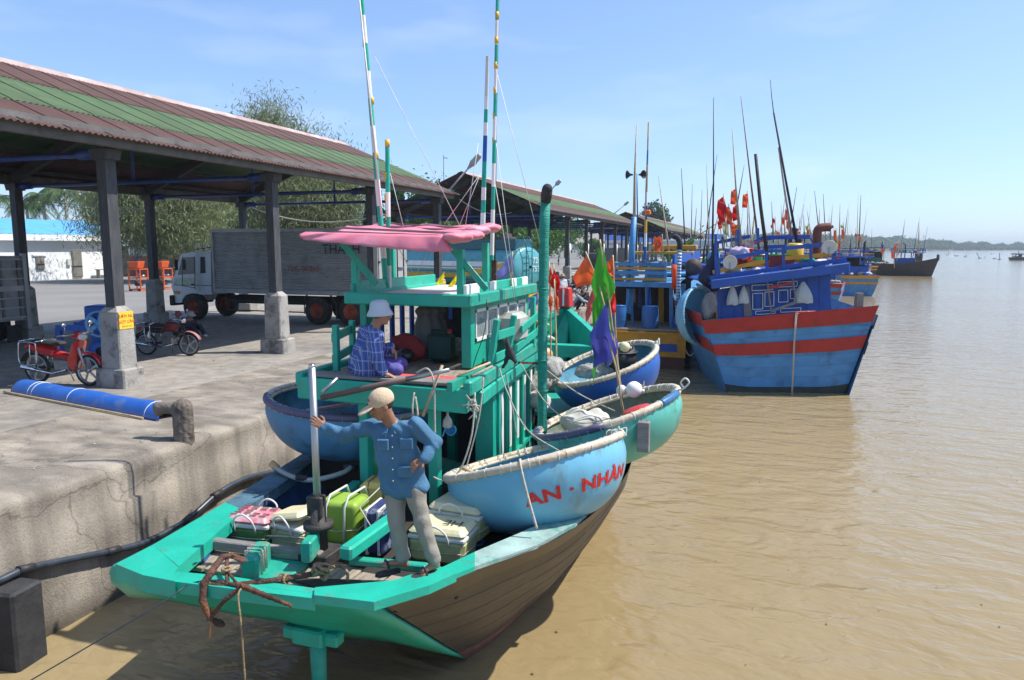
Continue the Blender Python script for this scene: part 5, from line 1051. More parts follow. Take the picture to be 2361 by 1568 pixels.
q = ay(868, 1055, 7.55); gb = MB().lathe([(0, -.3), (.12, -.3), (.13, 0), (.10, .22), (.05, .3), (0, .3)], q, 16).obj('bottle_bundle', mat('green_bottle_plastic', (.05, .35, .12), .25, .3, 9, bump=.8, bscale=25), label='green plastic wrapped bundle behind the standing man', cat='bundle')
# altar at the bow
q = Vector((-4.35, 14.05, 2.76)); fl_ = thing('flower_vase', 'bunch of yellow flowers at the boat bow', 'flowers', q); MB().lathe([(0, 0), (.06, 0), (.07, .18), (.05, .2)], q, 12).obj('vase', m_green, fl_)
g = random.Random(5)
for k in range(11): p = q+Vector((g.uniform(-.16, .16), g.uniform(-.1, .1), .42+g.uniform(-.12, .14))); MB().sphere(p, .045, 8, 0, (1, 1, .7)).obj('blossom', m_ytape, fl_)
V, F = leaves([q+Vector((0, 0, .28))], 60, (.1, .08, .07), .08, 2, 0, 3); npobj('leaves', npmesh('leaves', V-np.array(q), F, m_leaf), fl_)
for k, c_ in enumerate(((.16, .02, 'yellow mango'), (.28, .0, 'pale green mango'), (.24, .09, 'white bun'))): MB().sphere(q+Vector((c_[0], -.05, .08+.02*k)), .07, 10, 0, (1.2, .9, .8)).obj('fruit', (m_ytape, m_ctop['pale'], m_white)[k], label='%s in the offering at the bow' % c_[2], cat='fruit', group='bow offering')
for k, (x, y, m_) in enumerate(((1228, 835, plain('buoy_blue', (.10, .42, .62), .35)), (1258, 818, plain('buoy_orange', (.66, .33, .12), .35)))):
    q = ay(x, y, 11.6); bb = thing('net_float', ('light blue', 'pale orange')[k]+' net float on the fore deck', 'net float', q-Vector((0, 0, .13)), 0, 'net floats on the fore deck'); MB().sphere(q, .125, 18).obj('ball', m_, bb); MB().tube([q+Vector((0, 0, .11)), q+Vector((0, 0, .15))], .02, 8).obj('eye', m_, bb)
for k, (x, y) in enumerate(((1252, 880), (1250, 925), (1262, 850))): q = ay(x, y, 11.0-k*.3); lump('net_heap', ('beige net heap on the fore deck behind the pipe', 'grey sack pile low behind the pipe', 'tangle of beige rope and net under the floats')[k], 'fishing net', q, (.22, .3, .16), m_net if k != 1 else m_sack, seed=20+k, res=.025, amp=.012)
# ================================================================== flags and buoy poles
def cloth(name, c, r=.75):
    m = mat(name, c, r, .05, 3, bump=.15, bscale=60); n, L, p = nodes_of(m); t = n.nodes.new('ShaderNodeBsdfTranslucent'); t.inputs[0].default_value = (*c, 1); mx = n.nodes.new('ShaderNodeMixShader'); mx.inputs[0].default_value = .35
    L(p.outputs[0], mx.inputs[1]); L(t.outputs[0], mx.inputs[2]); L(mx.outputs[0], n.nodes['Material Output'].inputs[0]); return m
f_or = cloth('orange_flag', (.85, .13, .035)); f_gr = cloth('green_flag', (.07, .40, .03)); f_pu = cloth('violet_flag', (.085, .085, .42)); f_rd = cloth('red_flag', (.70, .02, .02)); f_li = cloth('pale_violet_flag', (.20, .21, .52)); f_ye = cloth('yellow_flag', (.85, .70, .02)); f_pk = cloth('faded_red_flag', (.72, .13, .12)); f_lm = cloth('lime_flag', (.38, .62, .10)); f_cr = cloth('cream_flag', (.60, .62, .36)); f_ol = cloth('olive_tarp', (.12, .22, .06))
def flag(label, quad, Y, m, pole=None, group=None, ny=10, amp=.03, name='flag', pr=.012, tri=False, star=False, seed=0.):
    P = [ay(x, y, Y) for x, y in quad]; t = thing(name, label, 'flag', P[0], 0, group)
    def fn(u, v):
        p = P[0].lerp(P[1], u).lerp(P[3].lerp(P[2], u), v); k = min(1, u*1.5+.15); return p+Vector((0, k*amp*(math.sin(u*7+v*3+seed)+.6*math.sin(v*9-u*4+seed)), k*amp*.5*math.sin(u*9+v*5+seed)))
    mb = MB(); mb.grid(fn, ny, ny); c = mb.obj('cloth', m, t)
    if star:
        cx_, cy_ = .42, .45; ct = [fn(cx_+.17*math.cos(a)*(1 if i % 2 == 0 else .42), cy_-.28*math.sin(a)*(1 if i % 2 == 0 else .42))+Vector((0, -.006, 0)) for i, a in enumerate([math.pi/2+k*math.pi/5 for k in range(10)])]
        MB().add(ct+[fn(cx_, cy_)+Vector((0, -.008, 0))], [(i, (i+1) % 10, 10) for i in range(10)]).obj('star', m_ytape, c)
    if pole: MB().tube(smoothpts([ay(x, y, Y+.01) for x, y in pole], 4), [pr]*(4*(len(pole)-1)+1), 6).obj('pole', m_bamboo, t)
    return t
GF = 'flags on the buoy poles by the basket boats'
flag('upper bright green pennant, above the violet flags', [(1385, 560), (1418, 665), (1388, 735), (1362, 655)], 9.3, f_gr, [(1383, 552), (1405, 700), (1430, 900)], GF, amp=.05)
flag('lower dark green pennant hanging over the violet flag', [(1382, 668), (1412, 760), (1368, 880), (1366, 700)], 9.2, f_gr, [(1382, 660), (1420, 820), (1432, 930)], GF, amp=.05, seed=2)
flag('orange flag left of the green pennants', [(1352, 588), (1382, 648), (1330, 666), (1320, 640)], 9.5, f_or, [(1350, 580), (1400, 700)], GF, seed=1)
flag('orange flag right of the green pennants', [(1413, 590), (1418, 638), (1400, 640), (1396, 612)], 9.6, f_or, [(1413, 588), (1421, 800), (1436, 920)], GF, seed=3)
flag('red flag under the right orange one', [(1415, 656), (1421, 722), (1408, 724), (1398, 690)], 9.5, f_rd, None, GF, seed=4)
flag('faded red flag left of the green pennant', [(1372, 650), (1378, 690), (1350, 745), (1352, 705)], 9.45, f_pk, None, GF, seed=5)
flag('pale violet flag behind, above the big violet one', [(1402, 680), (1425, 800), (1403, 850), (1380, 780)], 9.35, f_li, [(1402, 672), (1422, 860), (1440, 960)], GF, seed=6, amp=.04)
flag('big violet flag low over the deep blue basket boat', [(1396, 700), (1421, 815), (1370, 852), (1360, 770)], 9.1, f_pu, [(1398, 765), (1425, 870), (1434, 945)], GF, amp=.05, seed=7)
fl2 = [(1253, 615, 0), (1264, 625, 1)]
flag('red star flag behind the exhaust pipe, left one', [(1266, 612), (1281, 640), (1276, 668), (1264, 650)], 10.6, f_rd, [(1266, 605), (1270, 760), (1268, 880)], 'red and orange flags on the fore deck poles', star=True)
flag('red star flag behind the exhaust pipe, right one', [(1276, 615), (1293, 652), (1284, 690), (1274, 660)], 10.7, f_rd, [(1276, 608), (1282, 760), (1284, 880)], 'red and orange flags on the fore deck poles', star=True, seed=2)
flag('orange pennant under the left star flag', [(1268, 672), (1275, 700), (1272, 722), (1264, 700)], 10.5, f_or, None, 'red and orange flags on the fore deck poles', seed=3)
flag('orange pennant under the right star flag', [(1281, 675), (1290, 700), (1286, 726), (1280, 700)], 10.6, f_or, [(1278, 640), (1284, 870)], 'red and orange flags on the fore deck poles', seed=4)
flag('orange and yellow flag beside the right cabin mast', [(1130, 562), (1128, 600), (1118, 620), (1119, 590)], 9.9, f_or, None, 'flags on the cabin', seed=1, amp=.02)
flag('pale violet flag right of the cabin masts', [(1181, 583), (1185, 620), (1160, 650), (1142, 632)], 9.7, f_li, [(1181, 580), (1178, 660)], 'flags on the cabin', seed=2)
flag('pale violet cloth on the striped bow board', [(1240, 675), (1240, 702), (1215, 716), (1165, 714)], 11.6, f_li, None, seed=3)
for k, (x, y) in enumerate(((1018, 640), (1047, 646))): flag('bright yellow pennant on the cabin roof, '+('left' if k == 0 else 'right')+' of the pair', [(x+7, y-14), (x+5, y-2), (x-1, y+16), (x-16, y+16)], 10.2, f_ye, None, 'yellow pennants on the roof', seed=k)
for k, (x, y, c_, r_, lb) in enumerate(((1462, 898, m_white, .105, 'big white net float hung on the buoy poles'), (1433, 900, m_offwhite, .07, 'stained small float tied beside the big white one'), (1441, 800, m_ctop['cream'], .075, 'pale yellow float on the poles over the deep blue basket boat'))):
    q = ay(x, y, 9.2 if k < 2 else 10.6); t = thing('net_float', lb, 'net float', q-Vector((0, 0, r_))); MB().sphere(q, r_, 20, 0, (1, 1, 1)).obj('ball', c_, t); MB().tube([q+Vector((r_*.95, 0, -r_*.1)), q+Vector((r_*1.25, 0, -r_*.15))], .02, 8).obj('eye', c_, t)
# rigging ropes
GR = 'ropes between the green boat and the basket boats'
rope('rope from the cabin side down to the sky blue basket boat', [ay(1152, 850, 8.0), ay(1170, 905, 7.9), ay(1215, 990, 7.8), ay(1290, 1040, 7.9)], .008, group=GR)
rope('rope from the rail across to the turquoise basket boat', [ay(1200, 838, 8.6), ay(1260, 930, 8.8), ay(1330, 975, 9.0), ay(1420, 962, 9.1)], .008, group=GR)
rope('rope sloping from behind the pipe to the buoy poles', [ay(1243, 840, 9.6), ay(1330, 905, 9.4), ay(1418, 948, 9.2)], .008, group=GR)
rope('rope hanging down the white slatted wall', [ay(1165, 860, 8.2), ay(1180, 930, 8.3), ay(1190, 1000, 8.4)], .008, group=GR)
rope('long rope loop hanging from the deck corner to the right stanchion', [ay(1095, 905, 7.1), ay(1088, 1000, 7.0), ay(1060, 1085, 6.95), ay(1025, 1108, 6.95), ay(1000, 1100, 7.0)], .010)
rope('short white rope loop under the deck edge', [ay(955, 905, 7.05), ay(951, 940, 7.0), ay(955, 965, 7.0), ay(963, 955, 7.0), ay(958, 915, 7.05)], .011)
rope('rope looped over the boom and hanging down', [ay(960, 860, 6.95), ay(985, 850, 6.9), ay(1000, 880, 6.9), ay(1002, 950, 6.9), ay(1003, 1000, 6.9)], .010)
rope('rope from the deck corner knot down to the basket rim', [ay(1115, 870, 7.2), ay(1105, 960, 7.1), ay(1080, 1060, 7.05), ay(1072, 1085, 7.0)], .008)
q = ay(1090, 935, 7.1); tangle('tangle of grey rope hanging at the deck corner', q, .07, seed=31, n=34)
rope('black cable hanging down beside the wheelhouse windows', [ay(1122, 690, 8.0), ay(1118, 760, 7.9), ay(1095, 830, 7.9), ay(1085, 870, 7.9)], .005, m_black)
rope('cord across the coolers and the lime box', [az(600, 1235, 1.75), az(690, 1240, 1.8), az(800, 1262, 1.8), az(845, 1235, 1.95), az(880, 1215, 2.0)], .010)
MB().tube([ay(1062, 1078, 7.0), ay(1105, 1096, 6.9)], .02, 8).obj('bamboo_stick', m_bamboo, label='short bamboo stub on the left rim of the sky blue basket boat', cat='stick')
# ================================================================== people
m_skin = mat('tanned_skin', (.30, .145, .085), .5, .08, 12, sss=.05); m_skin2 = mat('warm_skin', (.38, .20, .12), .5, .08, 12)
m_hair = mat('black_hair', (.02, .018, .016), .6, .2, 40)
def hand(s, w_, d, nrm, side, curl=.6, sc=1., spread=.12):
    """palm + five fingers: d along the fingers, nrm out of the back of the hand, side = direction of the thumb"""
    w_, d, nrm, side = Vector(w_), Vector(d).normalized(), Vector(nrm).normalized(), Vector(side).normalized()
    side = (side-d*side.dot(d)).normalized(); nrm = side.cross(d) if side.cross(d).dot(nrm) > 0 else d.cross(side); k0 = w_+d*.085*sc
    for o in (-.028, -.01, .01, .028): s.cap(w_+side*o*.6*sc, k0+side*o*sc, .015*sc, .0125*sc, .008)
    for i, (o, L_) in enumerate(((.031, .068), (.011, .078), (-.010, .072), (-.030, .056))):
        p = k0+side*o*sc; dd = (d+side*spread*(o/.03)).normalized(); a = curl*.35
        for j, f_ in enumerate((.45, .32, .25)):
            dd = (dd*math.cos(a)-nrm*math.sin(a)).normalized(); q = p+dd*L_*f_*sc; s.cap(p, q, (.0098-.001*j)*sc, (.0090-.001*j)*sc, .003); p = q; a = curl*.9
    p = w_+side*.03*sc+d*.02*sc; dd = (side*.8+d*.65-nrm*.25*curl).normalized(); q = p+dd*.042*sc; s.cap(p, q, .0135*sc, .011*sc, .008); r_ = q+(d*.8+side*.15-nrm*.5*curl).normalized()*.034*sc; s.cap(q, r_, .0105*sc, .0085*sc, .003)
def head(s, c, f, u, sc=1.):
    c, f, u = Vector(c), Vector(f).normalized(), Vector(u).normalized(); u = (u-f*u.dot(f)).normalized(); r_ = f.cross(u); M = Matrix((r_, f, u)).transposed()
    s.ell(c+u*.018*sc, (.072*sc, .092*sc, .098*sc), M, .01); s.ell(c+f*.022*sc-u*.055*sc, (.055*sc, .062*sc, .062*sc), M, .03); s.ell(c+f*.062*sc-u*.098*sc, (.024*sc, .02*sc, .018*sc), M, .02)
    s.cap(c+f*.085*sc+u*.012*sc, c+f*.108*sc-u*.028*sc, .008*sc, .014*sc, .012); s.ell(c+f*.10*sc-u*.034*sc, (.019*sc, .012*sc, .010*sc), M, .008)
    s.cap(c+f*.082*sc+u*.028*sc-r_*.04*sc, c+f*.082*sc+u*.028*sc+r_*.04*sc, .011*sc, None, .015)
    for e in (-1, 1):
        s.ell(c+f*.088*sc+u*.006*sc+r_*e*.031*sc, (.016*sc, .010*sc, .010*sc), M, .01, cut=True); s.ell(c+f*.05*sc-u*.02*sc+r_*e*.045*sc, (.024*sc, .03*sc, .022*sc), M, .02)
        s.ell(c+r_*e*.073*sc-u*.012*sc-f*.006*sc, (.010*sc, .022*sc, .032*sc), M, .006)
    s.cap(c+f*.088*sc-u*.062*sc-r_*.018*sc, c+f*.088*sc-u*.062*sc+r_*.018*sc, .009*sc, None, .008)
    return M
def face_bits(t, c, f, u, sc=1.):
    c, f, u = Vector(c), Vector(f).normalized(), Vector(u).normalized(); u = (u-f*u.dot(f)).normalized(); r_ = f.cross(u)
    for e in (-1, 1): MB().sphere(c+f*.079*sc+u*.006*sc+r_*e*.031*sc, .0095*sc, 8).obj('eye', m_blk2, t)
    MB().tube([c+f*.099*sc-u*.061*sc-r_*.019*sc, c+f*.103*sc-u*.061*sc, c+f*.099*sc-u*.061*sc+r_*.019*sc], .0028*sc, 5).obj('mouth', mat('lip', (.18, .06, .05), .5), t)
    for e in (-1, 1): MB().tube([c+f*.094*sc+u*.026*sc+r_*e*.018*sc, c+f*.09*sc+u*.031*sc+r_*e*.046*sc], .004*sc, 5).obj('eyebrow', m_hair, t)
def bounds(P, m=.2): return [min(p[i] for p in P)-m for i in range(3)], [max(p[i] for p in P)+m for i in range(3)]
def person(label, J, shirt, pants, skin=m_skin, res=.010, sc=1., hat=None, hands=None, group=None, folds=.006, barefoot=True, hairm=True, longshirt=.0, fat=1., footm=None, fine=True):
    V3 = {k: Vector(v) for k, v in J.items()}; t = thing('person', label, 'person', min(V3.values(), key=lambda p: p.z), 0, group)
    f, u = V3['face'].normalized(), V3['hup'].normalized(); P = [p for k, p in V3.items() if k not in ('face', 'hup', 'chest')]; lo, hi = bounds(P, .2); s = SDF(lo, hi, res)
    ch = V3.get('chest', f); neck = V3['neck']; hip = (V3['hipL']+V3['hipR'])/2; sh = (V3['shL']+V3['shR'])/2
    head(s, V3['head'], f, u, sc); s.cap(V3['head']-u*.05*sc-f*.015*sc, neck, .052*sc, .058*sc, .02); s.cap(neck, sh.lerp(hip, .5), .05*sc, .065*sc, .03); s.cap(sh.lerp(hip, .5), hip, .065*sc, .07*sc, .03)
    for e in 'LR':
        s.cap(neck, V3['sh'+e], .05*sc, .045*sc, .03); s.cap(V3['sh'+e], V3['el'+e], .043*sc, .036*sc, .02); s.cap(V3['el'+e], V3['wr'+e], .036*sc, .026*sc, .02)
        s.cap(V3['hip'+e], V3['kn'+e], .065*sc, .05*sc, .03); s.cap(V3['kn'+e], V3['an'+e], .048*sc, .034*sc, .02)
        a, to = V3['an'+e], V3['toe'+e]; s.cap(a-Vector((0, 0, .02)), to+Vector((0, 0, .008)), .034*sc, .024*sc, .02); fd = (to-a).normalized(); fs = fd.cross(Vector((0, 0, 1))).normalized()
        s.cap(a-Vector((0, 0, .045))-fd*.03, a-Vector((0, 0, .02)), .03*sc, .033*sc, .02)
        for q in range(5): s.cap(to+fs*(q-2)*.018*sc, to+fs*(q-2)*.019*sc+fd*(.035-.004*abs(q-1)), .011*sc, .009*sc, .003)
        hd = hands[e] if hands and e in hands else (V3['wr'+e]-V3['el'+e], Vector((0, -1, .3)), Vector((0, 0, 1)), .8)
        hand(s, V3['wr'+e], hd[0], hd[1], hd[2], hd[3], sc)
    s.obj('body', skin, t); face_bits(t, V3['head'], f, u, sc)
    if shirt:
        P = [V3[k] for k in ('neck', 'shL', 'shR', 'elL', 'elR', 'wrL', 'wrR', 'hipL', 'hipR')]; lo, hi = bounds(P, .24+longshirt); s = SDF(lo, hi, res)
        r_ = (V3['shR']-V3['shL']).normalized(); mid = sh.lerp(hip, .5)
        for k in range(5):
            q = (k-2)/2; s.cap(sh-Vector((0, 0, .035))+r_*q*.115*sc*fat, mid+r_*q*.095*sc*fat, .075*sc*fat, .085*sc*fat, .03); s.cap(mid+r_*q*.095*sc*fat, hip+(hip-mid).normalized()*longshirt+r_*q*.09*sc*fat, .088*sc*fat, .112*sc*fat, .03)
        for e in 'LR':
            s.cap(neck-Vector((0, 0, .035)), V3['sh'+e], .05*sc, .062*sc, .03); s.cap(V3['sh'+e], V3['el'+e], .066*sc*fat, .058*sc*fat, .025); w_ = V3['wr'+e].lerp(V3['el'+e], .06); s.cap(V3['el'+e], w_, .056*sc*fat, .047*sc, .02); s.cap(w_, V3['wr'+e].lerp(V3['el'+e], .02), .044*sc, .042*sc, .005)
        s.cap(neck-u*.01, neck+u*.012-f*.01, .062*sc, .066*sc, .02)
        cf = neck+ch*.11*sc-Vector((0, 0, .03)); s.cap(cf+Vector((0, 0, .05)), cf-Vector((0, 0, .10)), .034, .012, .01, cut=True)
        s.warp(lambda X, Y, Z: folds*(np.sin(X*19+Z*26+3*np.sin(Y*13+Z*7))*np.sin(Z*14-X*11+1)+.5*np.sin(Z*33+X*47+2*np.sin(Y*31+Z*9))))
        s.obj('shirt', shirt, t)
    if pants:
        P = [V3[k] for k in ('hipL', 'hipR', 'knL', 'knR', 'anL', 'anR')]; lo, hi = bounds(P, .2); s = SDF(lo, hi, res)
        s.cap(V3['hipL']+Vector((0, 0, .05)), V3['hipR']+Vector((0, 0, .05)), .085*sc, None, .03)
        for e in 'LR': s.cap(V3['hip'+e], V3['kn'+e], .098*sc, .070*sc, .03); a = V3['an'+e]+Vector((0, 0, .035)); s.cap(V3['kn'+e], a, .070*sc, .062*sc, .02)
        s.warp(lambda X, Y, Z: folds*.7*(np.sin(Z*17+X*30+2*np.sin(Z*9))*np.sin(X*43-Z*7)+.4*np.sin(Z*41+Y*40+2*np.sin(X*20)))); s.obj('trousers', pants, t)
    if hairm:
        c = V3['head']; s = SDF(c-Vector((.16,)*3), c+Vector((.16,)*3), .01); uu = (u-f*u.dot(f)).normalized(); rr = f.cross(uu); M = Matrix((rr, f, uu)).transposed()
        s.ell(c+uu*.028*sc-f*.014*sc, (.080*sc, .096*sc, .100*sc), M, .01); s.ell(c+f*.075*sc-uu*.03*sc, (.1*sc, .07*sc, .085*sc), M, .01, cut=True); s.obj('hair', m_hair, t)
    return t
def J(d, **pts):
    """joints given as (x, y, depth)"""
    out = {}
    for k, v in pts.items(): out[k] = Vector(v) if k in ('face', 'hup', 'chest') else (ad(v[0], v[1], v[2] if len(v) > 2 else d))
    return out
RT = Vector((math.cos(YAW), math.sin(YAW), 0)); FW = Vector((-math.sin(YAW), math.cos(YAW), 0)); UP = Vector((0, 0, 1))
m_bshirt = mat('blue_work_shirt', (.052, .145, .245), .85, .18, 5, bump=.35, bscale=45); m_khaki = mat('grey_khaki_trousers', (.26, .24, .20), .85, .08, 5, bump=.3, bscale=40)
# --- the standing man
j = J(6.05, head=(880, 934, 6.0), neck=(905, 985, 6.08), shL=(852, 985, 6.12), shR=(958, 982, 6.02), elL=(793, 1003, 6.2), wrL=(747, 985, 6.30), elR=(1003, 1020, 6.02), wrR=(978, 1058, 5.92),
    hipL=(908, 1118, 6.12), hipR=(954, 1112, 6.05), knL=(916, 1207, 6.05), knR=(972, 1200, 6.0), anL=(928, 1292, 6.06), anR=(1001, 1296, 5.98), toeL=(890, 1302, 5.98), toeR=(977, 1319, 5.92), face=(-RT*.80-FW*.42-UP*.30), hup=(UP*.95-RT*.25-FW*.1), chest=(-FW*.9-RT*.3))
zt = 1.935
hl = {'L': (-RT*.55+UP*.55-FW*.4, -FW*.9-RT*.3, UP*.9, 1.1), 'R': (-RT*.85-UP*.45-FW*.25, -FW*.6+UP*.7+RT*.2, -UP*.5-RT*.2-FW*.6, .75)}
man = person('man in a blue shirt and beige cap holding the steel post on the stern', j, m_bshirt, m_khaki, hands=hl, res=.008, folds=.0095, longshirt=.02, fat=1.06)
m_cap = mat('beige_cap_cloth', (.56, .42, .28), .85, .06, 8, bump=.3, bscale=60, dirt=(.25, .18, .12), damt=.25, dscale=12)
c = j['head']; f = j['face'].normalized(); u = j['hup'].normalized(); u = (u-f*u.dot(f)).normalized(); r_ = f.cross(u); M = Matrix((r_, f, u)).transposed()
s = SDF(c-Vector((.26,)*3), c+Vector((.26,)*3), .007); s.ell(c+u*.048-f*.012, (.090, .112, .098), M, .01); s.rbox(c-u*.085, (.2, .2, .09), .01, M, cut=True); s.ell(c+f*.135+u*.018, (.078, .085, .008), (M @ Matrix.Rotation(R(-14), 3, 'X')), .012); s.obj('cap', m_cap, man)
q = c+f*.098+u*.075; MB().add([q+r_*.03, q-r_*.03, q-r_*.03+u*.02-f*.01, q+r_*.03+u*.02-f*.01], [(0, 1, 2, 3)]).obj('cap_badge', plain('badge', (.2, .13, .07), .8), man)
for e in 'LR':
    a, to = j['an'+e], j['toe'+e]; fd = (to-a); fd.z = 0; fd.normalize(); fs = fd.cross(UP); zs = min(a.z-.085, to.z-.03); cc_ = a.lerp(to, .55)
    sd2 = MB(); sd2.v = []; out = [(-.085, .0), (-.07, .034), (0, .036), (.07, .046), (.125, .036), (.15, 0), (.125, -.036), (.07, -.046), (0, -.036), (-.07, -.034)]
    o = Vector((cc_.x, cc_.y, 0))+fd*.0; sd2.slab([(o.x+fd.x*(x+.02)+fs.x*y, o.y+fd.y*(x+.02)+fs.y*y) for x, y in out], zs-.008, zs+.016).obj('sandal', m_blk2, man)
    q = to-fd*.005; MB().tube([q+fs*.05-UP*.02, q+fs*.03+UP*.028, q-fs*.03+UP*.028, q-fs*.05-UP*.02], .011, 6).obj('sandal_strap', m_blk2, man)
for e, sg in (('L', -1), ('R', 1)):
    a = j['neck']-FW*.055+RT*sg*.02+UP*.035; MB().add([a, a+RT*sg*.055-UP*.02, a+RT*sg*.06-UP*.085-FW*.035, a+RT*sg*.012-UP*.06-FW*.05], [(0, 1, 2, 3)]).obj('collar', m_bshirt, man, solid=.01)
for x, y, w_ in ((880, 1030, .10), (935, 1027, .11), (932, 1092, .13)): q = ad(x, y, 5.90); MB().box(q+FW*.052, (w_, .03, .10), 0, Matrix.Rotation(YAW, 3, 'Z'), bev=.008).obj('pocket', m_bshirt, man)
for k in range(5): q = ad(904+k*.5, 1005+k*26, 5.895); MB().sphere(q, .006, 6).obj('button', m_offwhite, man)
# --- the seated woman
def plaid():
    m = mat('plaid_shirt', (.05, .09, .30), .85, .08, 8, bump=.3, bscale=60); n, L, p = nodes_of(m); src = p.inputs['Base Color'].links[0].from_socket
    tc = n.nodes.new('ShaderNodeTexCoord'); sx = n.nodes.new('ShaderNodeSeparateXYZ'); L(tc.outputs['Object'], sx.inputs[0])
    ad1 = n.nodes.new('ShaderNodeMath'); ad1.operation = 'ADD'; L(sx.outputs[0], ad1.inputs[0]); L(sx.outputs[1], ad1.inputs[1]); last = src
    for sock, per, wd, a_ in ((ad1.outputs[0], .085, .10, .75), (ad1.outputs[0], .085, .03, .9), (sx.outputs[2], .11, .10, .55), (ad1.outputs[0], .17, .05, .6)):
        dv = n.nodes.new('ShaderNodeMath'); dv.operation = 'DIVIDE'; L(sock, dv.inputs[0]); dv.inputs[1].default_value = per
        fr = n.nodes.new('ShaderNodeMath'); fr.operation = 'FRACT'; L(dv.outputs[0], fr.inputs[0]); sb = n.nodes.new('ShaderNodeMath'); sb.operation = 'SUBTRACT'; L(fr.outputs[0], sb.inputs[0]); sb.inputs[1].default_value = .5 if wd != .03 else .7
        ab = n.nodes.new('ShaderNodeMath'); ab.operation = 'ABSOLUTE'; L(sb.outputs[0], ab.inputs[0]); lt = n.nodes.new('ShaderNodeMath'); lt.operation = 'LESS_THAN'; L(ab.outputs[0], lt.inputs[0]); lt.inputs[1].default_value = wd*.6
        ml = n.nodes.new('ShaderNodeMath'); ml.operation = 'MULTIPLY'; L(lt.outputs[0], ml.inputs[0]); ml.inputs[1].default_value = a_*.6; mx = n.nodes.new('ShaderNodeMix'); mx.data_type = 'RGBA'; L(ml.outputs[0], mx.inputs[0]); L(last, mx.inputs[6]); mx.inputs[7].default_value = (.55, .60, .75, 1); last = mx.outputs[2]
    L(last, p.inputs['Base Color']); return m
m_viol = mat('violet_trousers', (.09, .08, .30), .8, .08, 6, bump=.2, bscale=30); m_hatw = mat('pale_cotton_hat', (.50, .55, .60), .85, .05, 6, bump=.3, bscale=50)
D0 = 8.45
j = J(D0, head=(878, 724), neck=(860, 762), shL=(866, 776, D0-.17), shR=(842, 768, D0+.17), elL=(868, 822, D0-.26), wrL=(885, 860, D0-.30), elR=(880, 808, D0+.2), wrR=(902, 798, D0+.12), hipL=(842, 846, D0-.1), hipR=(840, 842, D0+.1),
    knL=(914, 852, D0-.10), knR=(925, 838, D0+.2), anL=(872, 862, D0+.10), anR=(905, 858, D0+.42), toeL=(892, 866, D0+.05), toeR=(930, 862, D0+.4), face=(RT*.97+FW*.2-UP*.05), hup=(UP*.98+RT*.1), chest=(RT))
hl = {'L': (RT*.9-UP*.35, UP*.8+RT*.1, FW, .25), 'R': (RT*.5-UP*.85, RT*.5-FW*.6+UP*.3, -FW*.6, .5)}
wm = person('woman in a blue plaid shirt and white hat sitting on the upper deck', j, plaid(), m_viol, m_skin2, res=.009, hands=hl, folds=.008, fat=1.32, hairm=True, sc=1.06)
def sunhat(t, J_, m, rb=.17, h=.11, drop=.05, top=.088, sc=1., tilt=0.):
    c, f, u = J_['head'], J_['face'].normalized(), J_['hup'].normalized(); u = (u-f*u.dot(f)).normalized(); ax_ = (u-f*tilt).normalized()
    pr = [(rb, .035-drop), (rb*.92, .045-drop*.6), (top*1.12, .052), (top*1.08, .07), (top*1.02, .055+h*.55), (top*.8, .055+h*.9), (top*.4, .055+h), (0, .055+h*1.02)]
    MB().lathe([(a*sc, b_*sc) for a, b_ in pr], c-f*.01, 28, 0, ax_).obj('hat', m, t, solid=.006)
sunhat(wm, j, m_hatw, .145, .10, .05, .098, 1.06, .10)
# --- small figures in the yard and on the quay
def small(label, px, d, pose, shirt, pants, facing, hat=None, hm=None, group=None, sc=.97):
    base = az(px[0], px[1], 1.8); F = facing.normalized(); Rr = F.cross(UP); res = .02; b = base
    if pose == 'stand': P = dict(head=(0, .02, 1.50), neck=(0, 0, 1.36), sh=(.17, 0, 1.30), el=(.21, -.02, 1.03), wr=(.19, .12, .82), hip=(.085, 0, .88), kn=(.09, .03, .47), an=(.09, 0, .08), toe=(.10, .14, .03))
    elif pose == 'squat': P = dict(head=(0, .30, .86), neck=(0, .18, .74), sh=(.17, .12, .66), el=(.20, .36, .46), wr=(.10, .55, .40), hip=(.09, -.12, .26), kn=(.13, .26, .48), an=(.11, .06, .08), toe=(.12, .2, .03))
    else: P = dict(head=(0, .06, .72), neck=(0, .02, .58), sh=(.17, .02, .50), el=(.22, .14, .28), wr=(.12, .36, .26), hip=(.09, -.06, .12), kn=(.14, .34, .36), an=(.12, .58, .08), toe=(.13, .72, .03))
    T = lambda v, s_=1: b+Rr*v[0]*s_*sc+F*v[1]*sc+UP*v[2]*sc; Jd = {'head': T(P['head']), 'neck': T(P['neck']), 'face': (F-UP*.2), 'hup': UP, 'chest': F}
    for k in ('sh', 'el', 'wr', 'hip', 'kn', 'an', 'toe'): Jd[k+'R'] = T(P[k], 1); Jd[k+'L'] = T(P[k], -1)
    t = person(label, Jd, shirt, pants, m_skin2, res=.014, folds=.005, sc=1., group=group)
    if hat: sunhat(t, Jd, hm, *hat)
    return t, Jd
def stripes():
    m = mat('striped_shirt', (.06, .08, .13), .85, .05); n, L, p = nodes_of(m); tc = n.nodes.new('ShaderNodeTexCoord'); w_ = n.nodes.new('ShaderNodeTexWave'); w_.bands_direction = 'Z'; w_.inputs['Scale'].default_value = 9; L(tc.outputs['Object'], w_.inputs[0])
    mx = n.nodes.new('ShaderNodeMix'); mx.data_type = 'RGBA'; mx.inputs[6].default_value = (.05, .07, .13, 1); mx.inputs[7].default_value = (.6, .62, .65, 1); cr = n.nodes.new('ShaderNodeMath'); cr.operation = 'GREATER_THAN'; cr.inputs[1].default_value = .55; L(w_.outputs[1], cr.inputs[0]); L(cr.outputs[0], mx.inputs[0]); L(mx.outputs[2], p.inputs['Base Color']); return m
